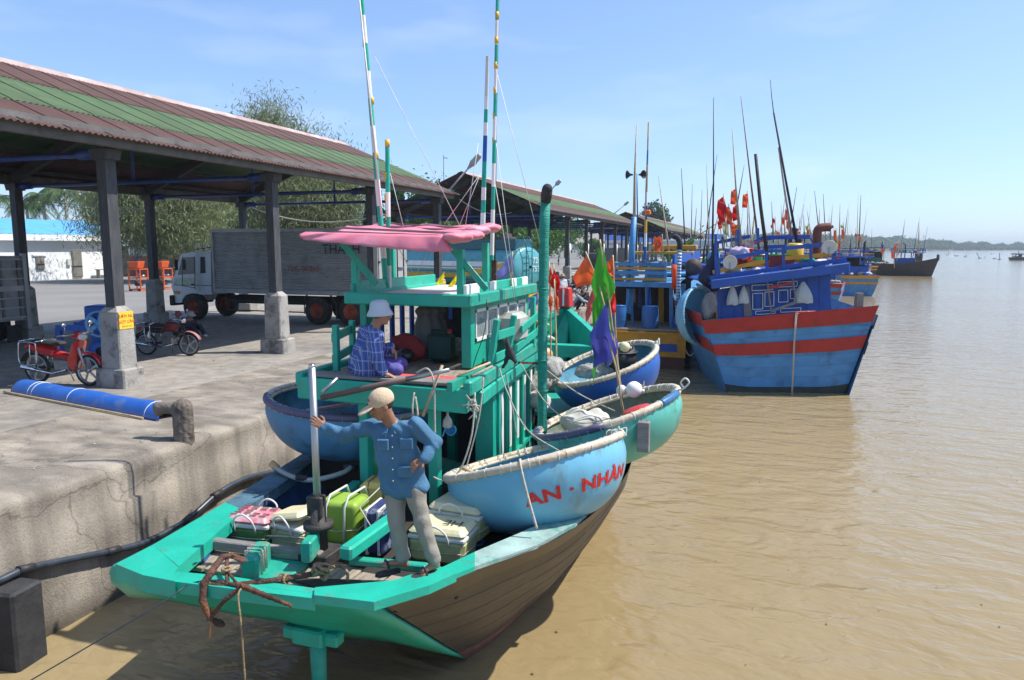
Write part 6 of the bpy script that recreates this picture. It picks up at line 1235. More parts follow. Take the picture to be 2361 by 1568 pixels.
m_floral = mat('dark_floral', (.03, .02, .03), .85, .2, 8, dirt=(.55, .2, .25), damt=.3, dscale=22); m_dkp = mat('dark_trousers', (.025, .025, .035), .85, .2, 6); m_navy = mat('navy_trousers', (.03, .04, .12), .85, .1)
t, Jd = small('woman in a red hat and striped shirt sitting near the truck wheel', (412, 774), 0, 'sit', stripes(), m_dkp, RT*.5-FW, (.15, .07, .03, .095), mat('dusky_red_hat', (.35, .10, .11), .85)); 
t, Jd = small('woman in a grey hat and flowered shirt sitting beside the striped one', (440, 776), 0, 'sit', m_floral, m_dkp, RT*.9-FW*.6, (.17, .08, .03, .09), mat('grey_hat', (.40, .37, .38), .85))
for e in 'LR': MB().tube([Jd['kn'+e].lerp(Jd['an'+e], .4), Jd['an'+e], Jd['toe'+e]], [.055, .05, .045], 10).obj('boot', m_offwhite, t)
m_wsh = mat('white_shirt', (.66, .67, .68), .85, .05, 5, bump=.3); m_gprint = mat('blue_grey_print_shirt', (.30, .34, .38), .85, .2, 16, dirt=(.10, .14, .22), damt=.5, dscale=18)
t, Jd = small('person in a white jacket and sun hat standing behind the red star flags', (1297, 706), 0, 'stand', m_wsh, m_navy, -RT*.3+FW*.6, (.14, .10, .04, .09), mat('straw_hat', (.36, .27, .14), .85))
small('man in a grey patterned shirt squatting on the quay behind the red stem head', (1328, 716), 0, 'squat', m_gprint, m_dkp, RT*.95-FW*.2)
small('person in dark clothes squatting just beyond the patterned shirt', (1352, 706), 0, 'squat', m_dkp, m_dkp, -RT*.6-FW*.6)
small('person in black standing behind the white jacket', (1284, 696), 0, 'stand', m_dkp, m_dkp, RT, (.12, .1, .04, .09), m_blk2)
small('person in a dark teal shirt standing by the far shed column', (1284+4, 612), 0, 'stand', mat('teal_shirt', (.04, .12, .13), .8), m_dkp, -RT)
small('person standing by the cab of the grey truck in the far shed', (1369, 622), 0, 'stand', m_navy, m_dkp, RT)

# ================================================================== trucks
m_cab = mat('white_cab_paint', (.60, .64, .66), .35, .05, 3, coat=.2, dirt=(.33, .34, .33), damt=.15); m_alu = mat('ribbed_aluminium', (.36, .36, .35), .45, .12, 2.2, metal=.25, dirt=(.22, .20, .18), damt=.3, dscale=2); m_rimr = mat('red_rim', (.30, .06, .03), .6, .2, 8)
def wheel(t, c, r_, w_, axis, rm=m_rimr, label=None):
    c = Vector(c); A = Vector(axis).normalized(); y = MB(); y.lathe([(r_*.55, -w_/2), (r_*.9, -w_/2), (r_, -w_*.38), (r_, w_*.38), (r_*.9, w_/2), (r_*.55, w_/2)], c, 28, 0, A)
    for k in range(28):
        a = k*math.pi/14; d_, s_, u_ = frame(A); p = c+(s_*math.cos(a)+u_*math.sin(a))*r_; y.box(p, (.03, .03, .03), 0)
    y = y.obj('wheel', m_tyre, t); MB().lathe([(0, w_*.15), (r_*.18, w_*.15), (r_*.2, w_*.02), (r_*.45, w_*.0), (r_*.56, w_*.42), (r_*.58, w_*.5)], c, 24, 0, A).lathe([(0, -w_*.5), (r_*.14, -w_*.5), (r_*.16, -w_*.1), (r_*.42, -w_*.06), (r_*.50, -w_*.5), (r_*.58, -w_*.52)], c, 24, 0, A).obj('rim', rm, y); return y
TY = 23.3
def tp_(cx, cy, Y=TY): return ay((600+cx/3.136)/1.7348, (900+cy/3.136)/1.7348, Y)
T = thing('box_truck', 'white cab box truck with ribbed grey body parked behind the near shed', 'truck', (-18, 24.4, 1.8))
cab = [(300, 885), (268, 765), (288, 660), (318, 600), (372, 400), (400, 365), (480, 345), (760, 332), (772, 872), (620, 872), (600, 862), (560, 858), (500, 858), (440, 885), (400, 940), (395, 975), (318, 975)]
MB().prism([tp_(*p) for p in cab], (0, 2.15, 0)).obj('cab', m_cab, T)
for nm, w_ in (('side_window', [(350, 625), (404, 408), (555, 400), (555, 612), (400, 622)]), ('side_window', [(622, 402), (690, 400), (697, 604), (628, 606)])):
    q = MB().prism([tp_(*p)+Vector((0, -.012, 0)) for p in w_], (0, .012, 0)).obj(nm, m_glass, T)
q = [tp_(322, 596), tp_(374, 412)]; MB().add([q[0]+Vector((-.02, .1, 0)), q[1]+Vector((-.02, .1, 0)), q[1]+Vector((-.02, 2.0, 0)), q[0]+Vector((-.02, 2.0, 0))], [(0, 1, 2, 3)]).obj('windscreen', m_glass, T)
mb = MB()
for p, q in (((412, 400), (404, 622)), ((404, 622), (404, 760)), ((562, 395), (562, 800)), ((404, 760), (562, 790)), ((300, 752), (770, 760))): mb.beam(tp_(*p, TY-.008), tp_(*q, TY-.008), .012, .022)
mb.obj('door_seam', m_blk2, T); MB().box(tp_(330, 500, TY-.22), (.05, .16, .42), bev=.02).tube([tp_(355, 440, TY), tp_(330, 450, TY-.22), tp_(330, 520, TY-.22)], .012, 5).obj('mirror', m_blk2, T); MB().box(tp_(535, 745, TY-.015), (.14, .03, .04)).obj('door_handle', m_blk2, T)
mb = MB()
for x in (572, 625): mb.tube([tp_(x, 815, TY-.06), tp_(x, 390, TY-.06), tp_(x+3, 250, TY-.06), tp_(x+12, 220, TY+.1)], .018, 6)
for k in range(6): mb.tube([tp_(572, 400+k*80, TY-.06), tp_(625, 400+k*80, TY-.06)], .014, 6)
mb.obj('ladder', m_cab, T)
mb = MB(); z = tp_(560, 325).z
for yy in (.15, 1.0, 1.9): mb.tube([(tp_(500, 0).x, TY+yy, z+.05), (tp_(760, 0).x, TY+yy, z+.16)], .02, 6)
mb.obj('roof_rack', m_darkiron, T)
MB().box(tp_(337, 846, TY-.01), (.26, .03, .12)).obj('indicator', plain('amber', (.55, .16, .04), .3), T); bp_ = tp_(285, 945); MB().box((bp_.x, TY+1.07, bp_.z), (.22, 2.3, .42), bev=.03).obj('bumper', m_blk2, T)
MB().prism([tp_(x, y, TY-.004) for x, y in ((305, 665), (550, 665), (552, 745), (302, 745))], (0, .003, 0)).obj('sticker', plain('pale_yellow_sticker', (.50, .54, .40), .5, dirt=(.10, .25, .42), damt=.45, dscale=9), T)
bl, br_ = -20.62, ay(868, 620, TY).x; bt, bb = ay(700, 527, TY).z, ay(700, 678, TY).z; H = bt-bb; NR = 26
mb = MB(); mb.grid(lambda u, v: Vector((bl+(br_-bl)*u, TY+.02-.036*math.cos(v*NR*2*math.pi), bb+H*v)), 1, NR*4); mb.obj('ribbed_side', m_alu, T)
MB().box(((bl+br_)/2, TY+1.17, (bt+bb)/2), (br_-bl, 2.2, H-.01)).obj('body', m_alu, T)
for (c_, s_) in ((((bl+br_)/2, TY, bt-.05), (br_-bl+.06, .07, .12)), (((bl+br_)/2, TY, bb+.05), (br_-bl+.06, .07, .16)), ((bl, TY, (bt+bb)/2), (.09, .08, H)), ((br_, TY, (bt+bb)/2), (.09, .08, H))): MB().box(c_, s_).obj('frame_rail', m_alu, T)
for k in range(2):
    y0 = TY+.08+k*1.12; dr_ = MB().box((br_+.035, y0+.53, (bt+bb)/2), (.05, 1.05, H-.16), bev=.01).obj('rear_door', mat('grey_door_panel', (.36, .36, .35), .5, .08, 2, dirt=(.2, .19, .17), damt=.3), T)
    for yy in (.25, .75): MB().tube([(br_+.08, y0+yy, bb+.08), (br_+.08, y0+yy, bt-.08)], .02, 6).obj('lock_rod', m_darkiron, dr_)
    MB().box((br_+.10, y0+.5, bb+H*.4), (.04, .4, .05)).obj('handle', m_steel, dr_)
    for zz_ in (.2, .5, .8): MB().box((br_+.07, y0+(0.02 if k == 0 else 1.04), bb+H*zz_), (.05, .12, .06)).obj('hinge', m_darkiron, dr_)
c = tp_(1, 1); q = ay(775, 577, TY-.02); flat_text('THÁI H', .50, (ay(788, 585, TY).x, TY-.05, ay(788, 585, TY).z), (1, 0, 0), (0, 0, 1)).obj('lettering', mat('dark_blue_print', (.015, .02, .05), .5), T)
q = ay(701, 626, TY); flat_text('72C-00365', .32, (q.x, TY-.05, q.z), (1, 0, 0), (0, 0, 1)).obj('lettering', mat('faded_red_print', (.32, .07, .05), .6), T)
MB().box(((bl+br_)/2, TY+1.1, 2.62), (br_-bl-.2, .8, .30)).obj('chassis', m_blk2, T)
for c_ in (ay(452, 712, TY+.15), ay(735, 716, TY+.15)):
    for yy in (.15, 1.95): wheel(T, (c_.x, TY+yy, 2.33), .53, .30, (0, -1, 0))
c_ = ay(735, 716, TY); wheel(T, (c_.x+1.35, TY+.15, 2.33), .53, .3, (0, -1, 0)); wheel(T, (c_.x+1.35, TY+1.95, 2.33), .53, .3, (0, -1, 0))
mb = MB(); x0, x1 = ay(520, 700, TY).x, ay(700, 700, TY).x
for z in (2.25, 2.62): mb.tube([(x0, TY+.05, z), (x1, TY+.05, z)], .025, 6)
for x in (x0, x0+.4, x1): mb.tube([(x, TY+.05, 2.2), (x, TY+.05, 2.85)], .022, 6)
mb.obj('side_guard', m_darkiron, T)
MB().tube([(c_.x-.7, TY+.03, 2.6), (c_.x-.5, TY+.03, 2.95), (c_.x+.5, TY+.03, 2.95), (c_.x+.75, TY+.03, 2.55)], .04, 6).obj('mudguard', m_darkiron, T); MB().box((c_.x+.78, TY+.15, 2.35), (.03, .4, .6)).obj('mud_flap', m_blk2, T)
# container truck at the left edge
T = thing('container_truck', 'grey panelled container truck cut by the left picture edge', 'truck', (-24, 17, 1.8)); XF_ = -21.6; yr = ax(60, 700, XF_).y; zt, zb = ax(50, 590, XF_).z, ax(50, 738, XF_).z
MB().box((XF_-3, yr-1.25, (zt+zb)/2), (6.0, 2.5, zt-zb)).obj('body', mat('grey_container', (.27, .28, .27), .5, .1, 2, metal=.3, dirt=(.14, .12, .11), damt=.3), T)
m_fr = mat('brown_frame', (.16, .14, .13), .6, .2)
for k in range(5): MB().box((XF_+.02, yr-.18-k*.55, (zt+zb)/2), (.06, .07, zt-zb-.25)).obj('door_post', m_fr, T)
for k in range(7): MB().box((XF_+.03, yr-1.25, zb+.1+k*(zt-zb-.2)/6), (.05, 2.4, .04 if k != 3 else .16)).obj('panel_rail', m_alu, T)
for yy in (yr, yr-2.5): MB().box((XF_+.03, yy, (zt+zb)/2-.1), (.12, .12, zt-zb+.35)).obj('corner_post', m_alu, T)
for X in (XF_-1.0, XF_-3.6):
    for yy in (yr-.3, yr-2.2): wheel(T, (X, yy, 2.33), .53, .3, (0, -1, 0), m_darkiron)
MB().box((XF_-2.4, yr-1.2, zb-.2), (4.6, .8, .3)).obj('chassis', m_blk2, T); MB().box((XF_-.2, yr-.3, zb-.45), (.04, .45, .6)).obj('mud_flap', m_blk2, T)
# tank lorry
TYc = 34.4; e = ay(1215, 618, TYc); T = thing('tank_lorry', 'teal water tank lorry with a yellow and white wave stripe', 'tank lorry', (e.x, TYc, 1.8), 0); m_tk = mat('teal_tank', (.10, .36, .38), .3, .08, 1.5, dirt=(.06, .18, .2), damt=.3, coat=.2); m_tkd = mat('dark_teal', (.02, .11, .14), .4, .1)
R1 = 1.0; zc_ = 3.72; xL = e.x-8.6
def tank(x, a, k=1.): return Vector((x, TYc+math.sin(a)*1.18*k, zc_+math.cos(a)*R1*k))
mb = MB(); mb.grid(lambda u, v: tank(xL+(e.x-xL)*u, v*2*math.pi), 6, 36); mb.obj('tank', m_tk, T)
mb = MB(); mb.grid(lambda u, v: tank(e.x+.22*math.sin(u*1.57), v*2*math.pi, math.cos(u*1.5)), 6, 32).obj('end_cap', m_tk, T)
mb = MB().tube([tank(e.x, k*.2618, 1.01) for k in range(24)], .035, 6, closed=True); mb.obj('end_seam', m_tkd, T)
def stripe(a0, a1, m_, rr, wob):
    mb = MB(); mb.grid(lambda u, v: (lambda x, w_: tank(x, -(a0+w_+(a1-a0)*v), rr))(xL+.02+(e.x-xL-.04)*u, -wob*max(0, (u-.55)/.45)**1.3), 30, 3); mb.obj('stripe', m_, T)
stripe(1.35, 2.75, m_tkd, 1.004, .0); stripe(1.30, 1.55, m_white, 1.006, 0); stripe(1.62, 1.68, m_white, 1.006, 0); stripe(1.95, 2.18, m_ytape, 1.008, .75); stripe(2.2, 2.9, m_offwhite, 1.007, .75) if False else None
MB().box((e.x-4.3, TYc, zc_+R1+.12), (8.2, 1.3, .5)).obj('top_walkway', m_tkd, T); MB().lathe([(.62, 0), (.62, .12), (.3, .2), (.3, .32), (.1, .36), (0, .36)], (ay(1155, 560, TYc).x, TYc, zc_+R1+.32), 20).obj('hatch', m_blk2, T)
mb = MB()
for yy in (-.35, .1): mb.tube([(e.x+.32, TYc+yy-.1, 2.6), (e.x+.32, TYc+yy-.1, zc_+R1+.1), (e.x+.1, TYc+yy-.1, zc_+R1+.5), (e.x-.3, TYc+yy-.1, zc_+R1+.4)], .025, 6)
for k in range(6): mb.tube([(e.x+.32, TYc-.45, 2.75+k*.35), (e.x+.32, TYc, 2.75+k*.35)], .02, 6)
mb.obj('ladder', m_tkd, T)
for s_, zz_ in (('72M', 3.92), ('7534', 3.50)): flat_text(s_, .42, (e.x+.25, TYc+.52, zz_), (0, 1, 0), (0, 0, 1)).obj('lettering', m_white, T)
MB().box((e.x-4.2, TYc, 2.5), (8.4, .9, .34)).obj('chassis', m_blk2, T); MB().box((e.x+.35, TYc, 2.35), (.15, 2.2, .2)).obj('rear_bumper', m_ytape, T)
for X in (e.x-1.2, e.x-2.5, e.x-6.6):
    for yy in (-.95, .95): wheel(T, (X, TYc+yy, 2.33), .53, .3, (0, -1, 0), m_darkiron)
MB().box((xL-1.1, TYc, 3.2), (2.0, 2.2, 1.9), bev=.12).obj('cab', m_tk, T)
T.rotation_euler.z = -.36
T = thing('small_truck', 'small grey box truck far off under the middle shed', 'truck', ad(1420, 620, 88)); a = ad(1384, 604, 88); b_ = ad(1457, 604, 88); zt = ad(1420, 572, 88).z; M = Matrix((RT, FW, UP)).transposed(); q = (a+b_)/2+FW
MB().box((q.x, q.y, (zt+2.9)/2), ((b_-a).length, 2, zt-2.9), 0, M).obj('body', mat('dark_ribbed_body', (.10, .10, .095), .6, .15, 2), T); q2 = a-RT*.75+FW; MB().box((q2.x, q2.y, 3.2), (1.4, 1.9, 1.7), 0, M, bev=.15).obj('cab', m_blk2, T); MB().box((q2.x-FW.x*.97, q2.y-FW.y*.97, 3.6), (.9, .05, .6), 0, M).obj('window', m_glass, T)
for k in (-1.3, 1.2): q3 = q+RT*k; wheel(T, (q3.x-FW.x*.8, q3.y-FW.y*.8, 2.25), .45, .25, -FW, m_darkiron)

# ================================================================== motorbikes and machines
def motorbike(label, loc, rz, body, front, group=None, rack=True, spoke=5, round_light=False, kick=.0):
    t = thing('motorbike', label, 'motorbike', loc, rz, group); P = dict(local=True)
    for x in (-.61, .61):
        w_ = MB().lathe([(.255, -.028), (.285, -.04), (.30, -.02), (.305, 0), (.30, .02), (.285, .04), (.255, .028)], (x, 0, .305), 32, 0, (0, 1, 0)).obj('wheel', m_tyre, t, **P)
        r_ = MB().lathe([(.235, -.025), (.262, -.03), (.262, .03), (.235, .025), (.235, -.025)], (x, 0, .305), 32, 0, (0, 1, 0)); r_.lathe([(0, -.05), (.045, -.05), (.045, .05), (0, .05)], (x, 0, .305), 12, 0, (0, 1, 0))
        for k in range(spoke): a = k*2*math.pi/spoke+.4; r_.beam((x+.04*math.cos(a), 0, .305+.04*math.sin(a)), (x+.245*math.cos(a+.12), 0, .305+.245*math.sin(a+.12)), .035, .018, 0, Vector((0, 1, 0)))
        r_.obj('rim', m_steel if spoke < 12 else m_darkiron, w_, **P)
    fk = MB()
    for s in (-.06, .06): fk.tube([(.61, s, .305), (.50, s, .62), (.40, s*.8, .88)], [.022, .026, .02], 8)
    fk.obj('fork', m_steel if not round_light else m_darkiron, t, **P)
    MB().grid(lambda u, v: Vector((.61+.345*math.cos(.35+u*2.0), (v-.5)*.13, .305+.345*math.sin(.35+u*2.0)+.02*math.sin(v*3.14))), 10, 4).obj('front_mudguard', front, t, solid=.01, **P)
    hb = MB().tube([(.36, -.33, 1.0), (.40, -.16, 1.0), (.40, .16, 1.0), (.36, .33, 1.0)], .014, 8).tube([(.40, 0, .86), (.40, 0, 1.02)], .03, 8); hb = hb.obj('handlebar', m_steel, t, **P)
    for s in (-1, 1): MB().tube([(.36, s*.33, 1.0), (.335, s*.44, .99)], .02, 8).obj('grip', m_blk2, hb, **P); MB().tube([(.38, s*.25, 1.0), (.42, s*.30, 1.16)], .006, 5).sphere((.42, s*.31, 1.2), .055, 10, 0, (.3, 1, .7)).obj('mirror', m_steel, hb, **P)
    if round_light: MB().sphere((.47, 0, .95), .085, 14, 0, (1, 1, 1)).obj('headlight', m_chrome, t, **P)
    else:
        MB().box((.44, 0, .98), (.24, .22, .15), 0, Matrix.Rotation(R(25), 3, 'Y'), .6, .04).obj('cowl', body, t, **P); MB().sphere((.52, 0, .95), .09, 14, 0, (.7, 1.15, .7)).obj('headlight', m_offwhite, t, **P)
    if body is not None and not round_light:
        MB().add([(.44, -.17, .84), (.44, .17, .84), (.30, .19, .46), (.30, -.19, .46), (.34, -.12, .30), (.34, .12, .30), (.50, -.06, .90), (.50, .06, .90), (.40, .05, .52), (.40, -.05, .52)], [(0, 3, 9, 6), (1, 7, 8, 2), (6, 9, 8, 7), (3, 4, 9), (2, 8, 5), (4, 5, 8, 9)]).obj('leg_shield', body, t, solid=.012, **P)
    tk = MB()
    if round_light: tk.sphere((.12, 0, .80), .2, 14, 0, (1.1, .62, .62)); tk.box((.1, 0, .70), (.4, .14, .12), bev=.03)
    else: tk.beam((.32, 0, .52), (-.15, 0, .60), .16, .14, bev=.03); tk.beam((-.1, 0, .62), (-.72, 0, .74), .20, .20, bev=.05)
    tk.obj('body_panel', body, t, **P)
    if round_light: MB().beam((-.1, 0, .66), (-.66, 0, .70), .16, .14, bev=.04).obj('side_cover', m_blk2, t, **P)
    MB().beam((.05, 0, .80), (-.62, 0, .84), .25, .09, bev=.04).obj('seat', m_blk2, t, **P)
    MB().box((.05, 0, .40), (.34, .24, .26), bev=.04).tube([(.12, 0, .42), (.30, 0, .44)], .075, 12).obj('engine', mat('engine_alloy', (.26, .25, .24), .45, .2, 12, metal=.7), t, **P)
    MB().tube([(.2, .0, .42), (.42, .0, .72)], .028, 8).tube([(-.05, 0, .35), (-.61, 0, .31)], .03, 8).tube([(.3, 0, .40), (.3, 0, .3), (-.1, 0, .25)], .02, 8).obj('frame', m_blk2, t, **P)
    MB().tube([(.2, -.12, .32), (-.1, -.14, .24), (-.3, -.15, .27), (-.82, -.15, .34)], [.018, .02, .042, .045], 10).obj('exhaust', m_chrome, t, **P)
    MB().grid(lambda u, v: Vector((-.61+.35*math.cos(1.2+u*1.6), (v-.5)*.14, .305+.35*math.sin(1.2+u*1.6))), 8, 3).obj('rear_mudguard', m_blk2, t, solid=.01, **P)
    MB().box((-.80, 0, .72), (.07, .13, .09), bev=.02).obj('tail_light', m_red, t, **P)
    for s in (-1, 1): MB().tube([(-.52, s*.1, .32), (-.46, s*.13, .66)], .024, 8).obj('shock', m_chrome, t, **P)
    MB().tube([(.0, .12, .3), (-.06, .30, .02)], .014, 6).obj('kickstand', m_steel, t, **P)
    if rack:
        for s in (-1, 1): MB().tube(smoothpts([(-.36, s*.25, .42), (-.34, s*.25, .78), (-.42, s*.24, .84), (-.68, s*.24, .84), (-.75, s*.25, .78), (-.74, s*.25, .42), (-.36, s*.25, .42)], 4), .013, 6).tube([(-.5, s*.25, .42), (-.5, s*.24, .84)], .01, 6).obj('side_rack', m_chrome, t, **P)
        MB().tube([(-.36, -.24, .86), (-.36, .24, .86)], .012, 6).tube([(-.75, -.24, .86), (-.75, .24, .86)], .012, 6).tube([(-.36, 0, .87), (-.75, 0, .87)], .02, 6).obj('carrier', m_chrome, t, **P)
    return t
m_redb = mat('glossy_red_plastic', (.55, .02, .015), .25, .04, 5, coat=.6)
a = az(88, 884, 1.8); b_ = az(212, 889, 1.8); dd = b_-a
mk = motorbike('red step through motorbike parked left of the near shed pedestal', ((a.x+b_.x)/2-.02, (a.y+b_.y)/2, 1.8), math.atan2(dd.y, dd.x)-.06, m_redb, m_redb).scale = (1.09,)*3
a = az(337, 818, 1.8); b_ = az(441, 820, 1.8); dd = b_-a
motorbike('old dusty motorcycle with a pink fender and chrome racks', ((a.x+b_.x)/2, (a.y+b_.y)/2, 1.8), math.atan2(dd.y, dd.x), mat('dull_dark_red', (.16, .02, .02), .5), mat('faded_pink_fender', (.36, .16, .16), .6), round_light=True)
for k, (x, y, rz, lb) in enumerate(((1318, 686, 2.6, 'black motorbike parked on the quay behind the squatting man'), (1338, 672, 2.4, 'dark motorbike beyond the black one, under the orange flag'))):
    p = az(x, y, 1.8); motorbike(lb, (p.x, p.y, 1.8), rz, m_blk2, m_blk2, 'motorbikes on the quay', rack=False)
# orange machines
m_orm = mat('orange_machine_paint', (.62, .10, .02), .45, .08, 4, dirt=(.2, .1, .05), damt=.2)
for k, (x, y, lb) in enumerate(((321, 671, 'orange ice crusher, left one beside the shed column'), (378, 668, 'orange ice crusher, right one in front of the truck cab'))):
    p = az(x, y, 1.8); t = thing('ice_crusher', lb, 'ice crusher', p, .2 if k == 0 else .05, 'orange ice crushers'); sc_ = 1.12; P = dict(local=True)
    for sx in (-1, 1):
        for sy in (-1, 1): MB().box((sx*.36*sc_, sy*.36*sc_, .65*sc_), (.07, .07, 1.3*sc_)).obj('leg', m_orm, t, **P)
    for z in (.10, .78, 1.30):
        for s_ in (-1, 1): MB().box((0, s_*.36*sc_, z*sc_), (.72*sc_, .06, .07)).obj('rail', m_orm, t, **P); MB().box((s_*.36*sc_, 0, z*sc_), (.06, .72*sc_, .07)).obj('rail', m_orm, t, **P)
    MB().box((-.1, 0, 1.55*sc_), (.62, .6, .45), taper=1.25, bev=.02).obj('hopper', m_orm, t, **P); MB().box((-.1, -.02, 1.82*sc_), (.6, .56, .03)).obj('hopper_mouth', m_blk2, t, **P)
    MB().tube([(-.2, 0, .5), (.25, 0, .5)], .17, 14).obj('motor', m_darkiron, t, **P); MB().tube([(-.1, .25, .95), (.3, .25, .95)], .12, 12).obj('drum', m_steel, t, **P)
    MB().tube([(.3, -.4, 1.2), (.42, -.42, .9), (.3, -.4, .55), (.15, -.42, .8)], .02, 6).obj('hose', m_offwhite, t, **P)
    for sx in (-.3, .3): MB().lathe([(0, -.04), (.09, -.04), (.09, .04), (0, .04)], (sx, -.4, .09), 12, 0, (0, 1, 0)).obj('castor', m_blk2, t, **P)
# blue belt machine
m_bm = mat('blue_machine_paint', (.02, .10, .42), .45, .1, 3, dirt=(.04, .05, .08), damt=.2); a = az(142, 842, 1.8); b_ = az(242, 842, 1.8); u = (b_-a).normalized(); n_ = Vector((-u.y, u.x, 0)); t = thing('ice_mill', 'blue framed belt machine standing behind the red motorbike', 'machine', (a+b_)/2); zt = ay(142, 756, a.y).z; M = Matrix((u, n_, UP)).transposed()
Lm = (b_-a).length+.2
for i in (0, 1):
    for jj in (0, 1): q = a+u*(Lm*i)+n_*(.75*jj); MB().box((q.x, q.y, (1.8+zt)/2), (.12, .12, zt-1.8), 0, M).obj('leg', m_bm, t)
for jj in (0, 1): q = a+u*Lm/2+n_*.75*jj; MB().box((q.x, q.y, zt), (Lm+.1, .1, .14), 0, M).obj('top_rail', m_bm, t); MB().box((q.x, q.y, 1.95), (Lm+.1, .08, .1), 0, M).obj('base_rail', m_bm, t)
q0 = a+u*.25+n_*.1; h1 = [q0+UP*(zt-1.8+.05), q0+u*1.15+UP*(zt-1.8+.05), q0+u*1.15+UP*(zt-1.8+.42), q0+u*.3+UP*(zt-1.8+.18)]; MB().prism(h1, n_*.55).obj('chute', m_bm, t)
q = a+u*(Lm-.35)+n_*.35; MB().box((q.x, q.y, zt+.28), (.62, .6, .5), 0, M, bev=.03).obj('housing', m_bm, t)
q = a+u*(Lm-.25)-n_*.05+UP*(zt-1.8+.1); fwm = MB().lathe([(.28, -.03), (.33, -.04), (.33, .04), (.28, .03), (.28, -.03)], q, 28, 0, -n_).lathe([(0, -.05), (.07, -.05), (.07, .05), (0, .05)], q, 12, 0, -n_)
for k in range(5): aa = k*1.2566; dq = u*math.cos(aa)+UP*math.sin(aa); fwm.beam(q+dq*.05, q+dq*.3, .1, .03, 0, -n_)
fwm.obj('flywheel', plain('light_blue_wheel', (.14, .36, .62), .4), t)
q = a+u*.95+n_*.1+UP*.32; MB().lathe([(.12, -.04), (.3, -.05), (.3, .05), (.12, .04)], q, 26, 0, -n_).obj('pulley', m_bm, t); q = a+u*(Lm-.3)+n_*.3+UP*.35; MB().tube([q-u*.3, q+u*.25], .2, 16).obj('engine', m_darkiron, t); q = q+UP*.35-u*.1; MB().box(q, (.35, .3, .28), 0, M).obj('engine_box', m_bm, t)
# ================================================================== quay furniture
p = az(425, 1012, 1.8); s = SDF((p.x-.75, p.y-.4, 1.7), (p.x+.45, p.y+.4, 2.55), .016); s.cap((p.x, p.y, 1.72), (p.x, p.y, 2.28), .148, .145, .03).cap((p.x+.01, p.y, 2.27), (p.x-.42, p.y-.04, 2.27), .10, .085, .03).cap((p.x-.40, p.y-.04, 2.26), (p.x-.42, p.y-.04, 2.20), .08, .07, .03)
s.warp(lambda X, Y, Z: .004*np.sin(X*31+Z*12)*np.sin(Y*35+Z*23)+.004*np.sin(np.arctan2(Y-p.y, X-p.x)*11))
def boll():
    m = mat('old_iron_bollard', (.17, .14, .115), .9, .3, 4, bump=1., bscale=22, dirt=(.05, .045, .045), damt=.5, dscale=5); return m
s.obj('bollard', boll(), label='rusty knobbed mooring bollard at the quay edge', cat='bollard')
A = az(52, 903, 1.8); B_ = az(392, 966, 1.8); t = thing('half_pipe', 'long blue plastic half pipe with a bamboo pole along it, lying on the quay', 'plastic trough', (A+B_)/2); d_, s_, u_ = frame(B_-A)
m_bp = mat('blue_drum_plastic', (.025, .12, .46), .42, .14, 2.5, dirt=(.16, .20, .28), damt=.3, dscale=2)
mb = MB()
def hp(u, v):
    k = 1+.035*math.sin(u*16)+.02*math.sin(u*37); p_ = A.lerp(B_, u)-s_*.02; a = -.25+v*3.6; return p_+s_*math.cos(a)*.235*k+UP*(max(-.02, math.sin(a)*.215*k)+.03)
mb.grid(hp, 40, 14); o = mb.obj('trough', m_bp, t, solid=.008); rr = []
for k in range(12): rr.append(A.lerp(B_, -.02+k*.094)+s_*(.27 if (hp(0, 0)-A).dot(s_) > 0 else -.27)+UP*.03)
nearer = s_ if s_.dot(FW) < 0 else -s_
MB().tube([A.lerp(B_, -.03+k*.096)+nearer*.27+UP*.03 for k in range(11)], [.024-.0006*k for k in range(11)], 8).obj('bamboo_pole', m_bamboo, t)
for x in (.13, .16, .42, .92): mb = MB(); mb.tube([hp(x, v/10)+UP*.008 for v in range(11)], .008, 5); mb.obj('cord', m_offwhite, t)
# hose along the wall
hp_ = [ax(x, y, QX+.12) for x, y in ((-60, 1360), (0, 1338), (60, 1312), (160, 1290), (260, 1270), (340, 1248), (430, 1200), (500, 1140), (560, 1106), (620, 1090), (680, 1078))]; t = thing('wall_hose', 'thick black hose slung along the quay wall', 'hose', hp_[5]); MB().tube(smoothpts(hp_, 5), .045, 12).obj('tube', m_hose, t)
for k in (2, 4, 6, 7): q = hp_[k]; MB().tube([q-(hp_[k+1]-q).normalized()*.1, q+(hp_[k+1]-q).normalized()*.1], .055, 12).obj('binding', m_black, t)
q = ax(30, 1345, QX+.25); MB().box((QX+.22, q.y, (q.z+.0)/2-.3), (.44, .42, q.z+.55), 0, Matrix.Rotation(.12, 3, 'Z'), bev=.03).obj('rubber_fender', mat('black_fender_block', (.03, .03, .032), .75, .25, 5, bump=.8, bscale=12), label='black rubber fender block at the lower left on the quay wall', cat='fender')
# notices
m_ad = plain('yellow_notice', (.80, .55, .04), .5)
q = Vector((-12.8, 11.3, 0)); 
def notice(yc, X, z, w_, h_, label, lines):
    t = thing('notice', label, 'notice', (X, yc, z)); MB().add([(X, yc-w_/2, z), (X, yc+w_/2, z), (X, yc+w_/2, z+h_), (X, yc-w_/2, z+h_)], [(0, 1, 2, 3)]).obj('sheet', m_ad, t)
    for s_, sz, dz in lines: flat_text(s_, sz, (X+.004, yc, z+dz), (0, 1, 0), (0, 0, 1)).obj('lettering', m_red, t)
notice(11.55, -12.535, 3.02, .36, .36, 'yellow notice with red lettering pasted on the near pedestal', (('BƠM NƯ', .10, .23), ('NGỌT CẢNG', .085, .12), ('0903 334 1130', .04, .04)))
notice(27.3, -12.535, 2.95, .36, .36, 'orange and yellow notice on the pedestal behind the cabin roof', (('BƠM NƯỚC', .09, .22), ('NGỌT CẢNG', .08, .10)))
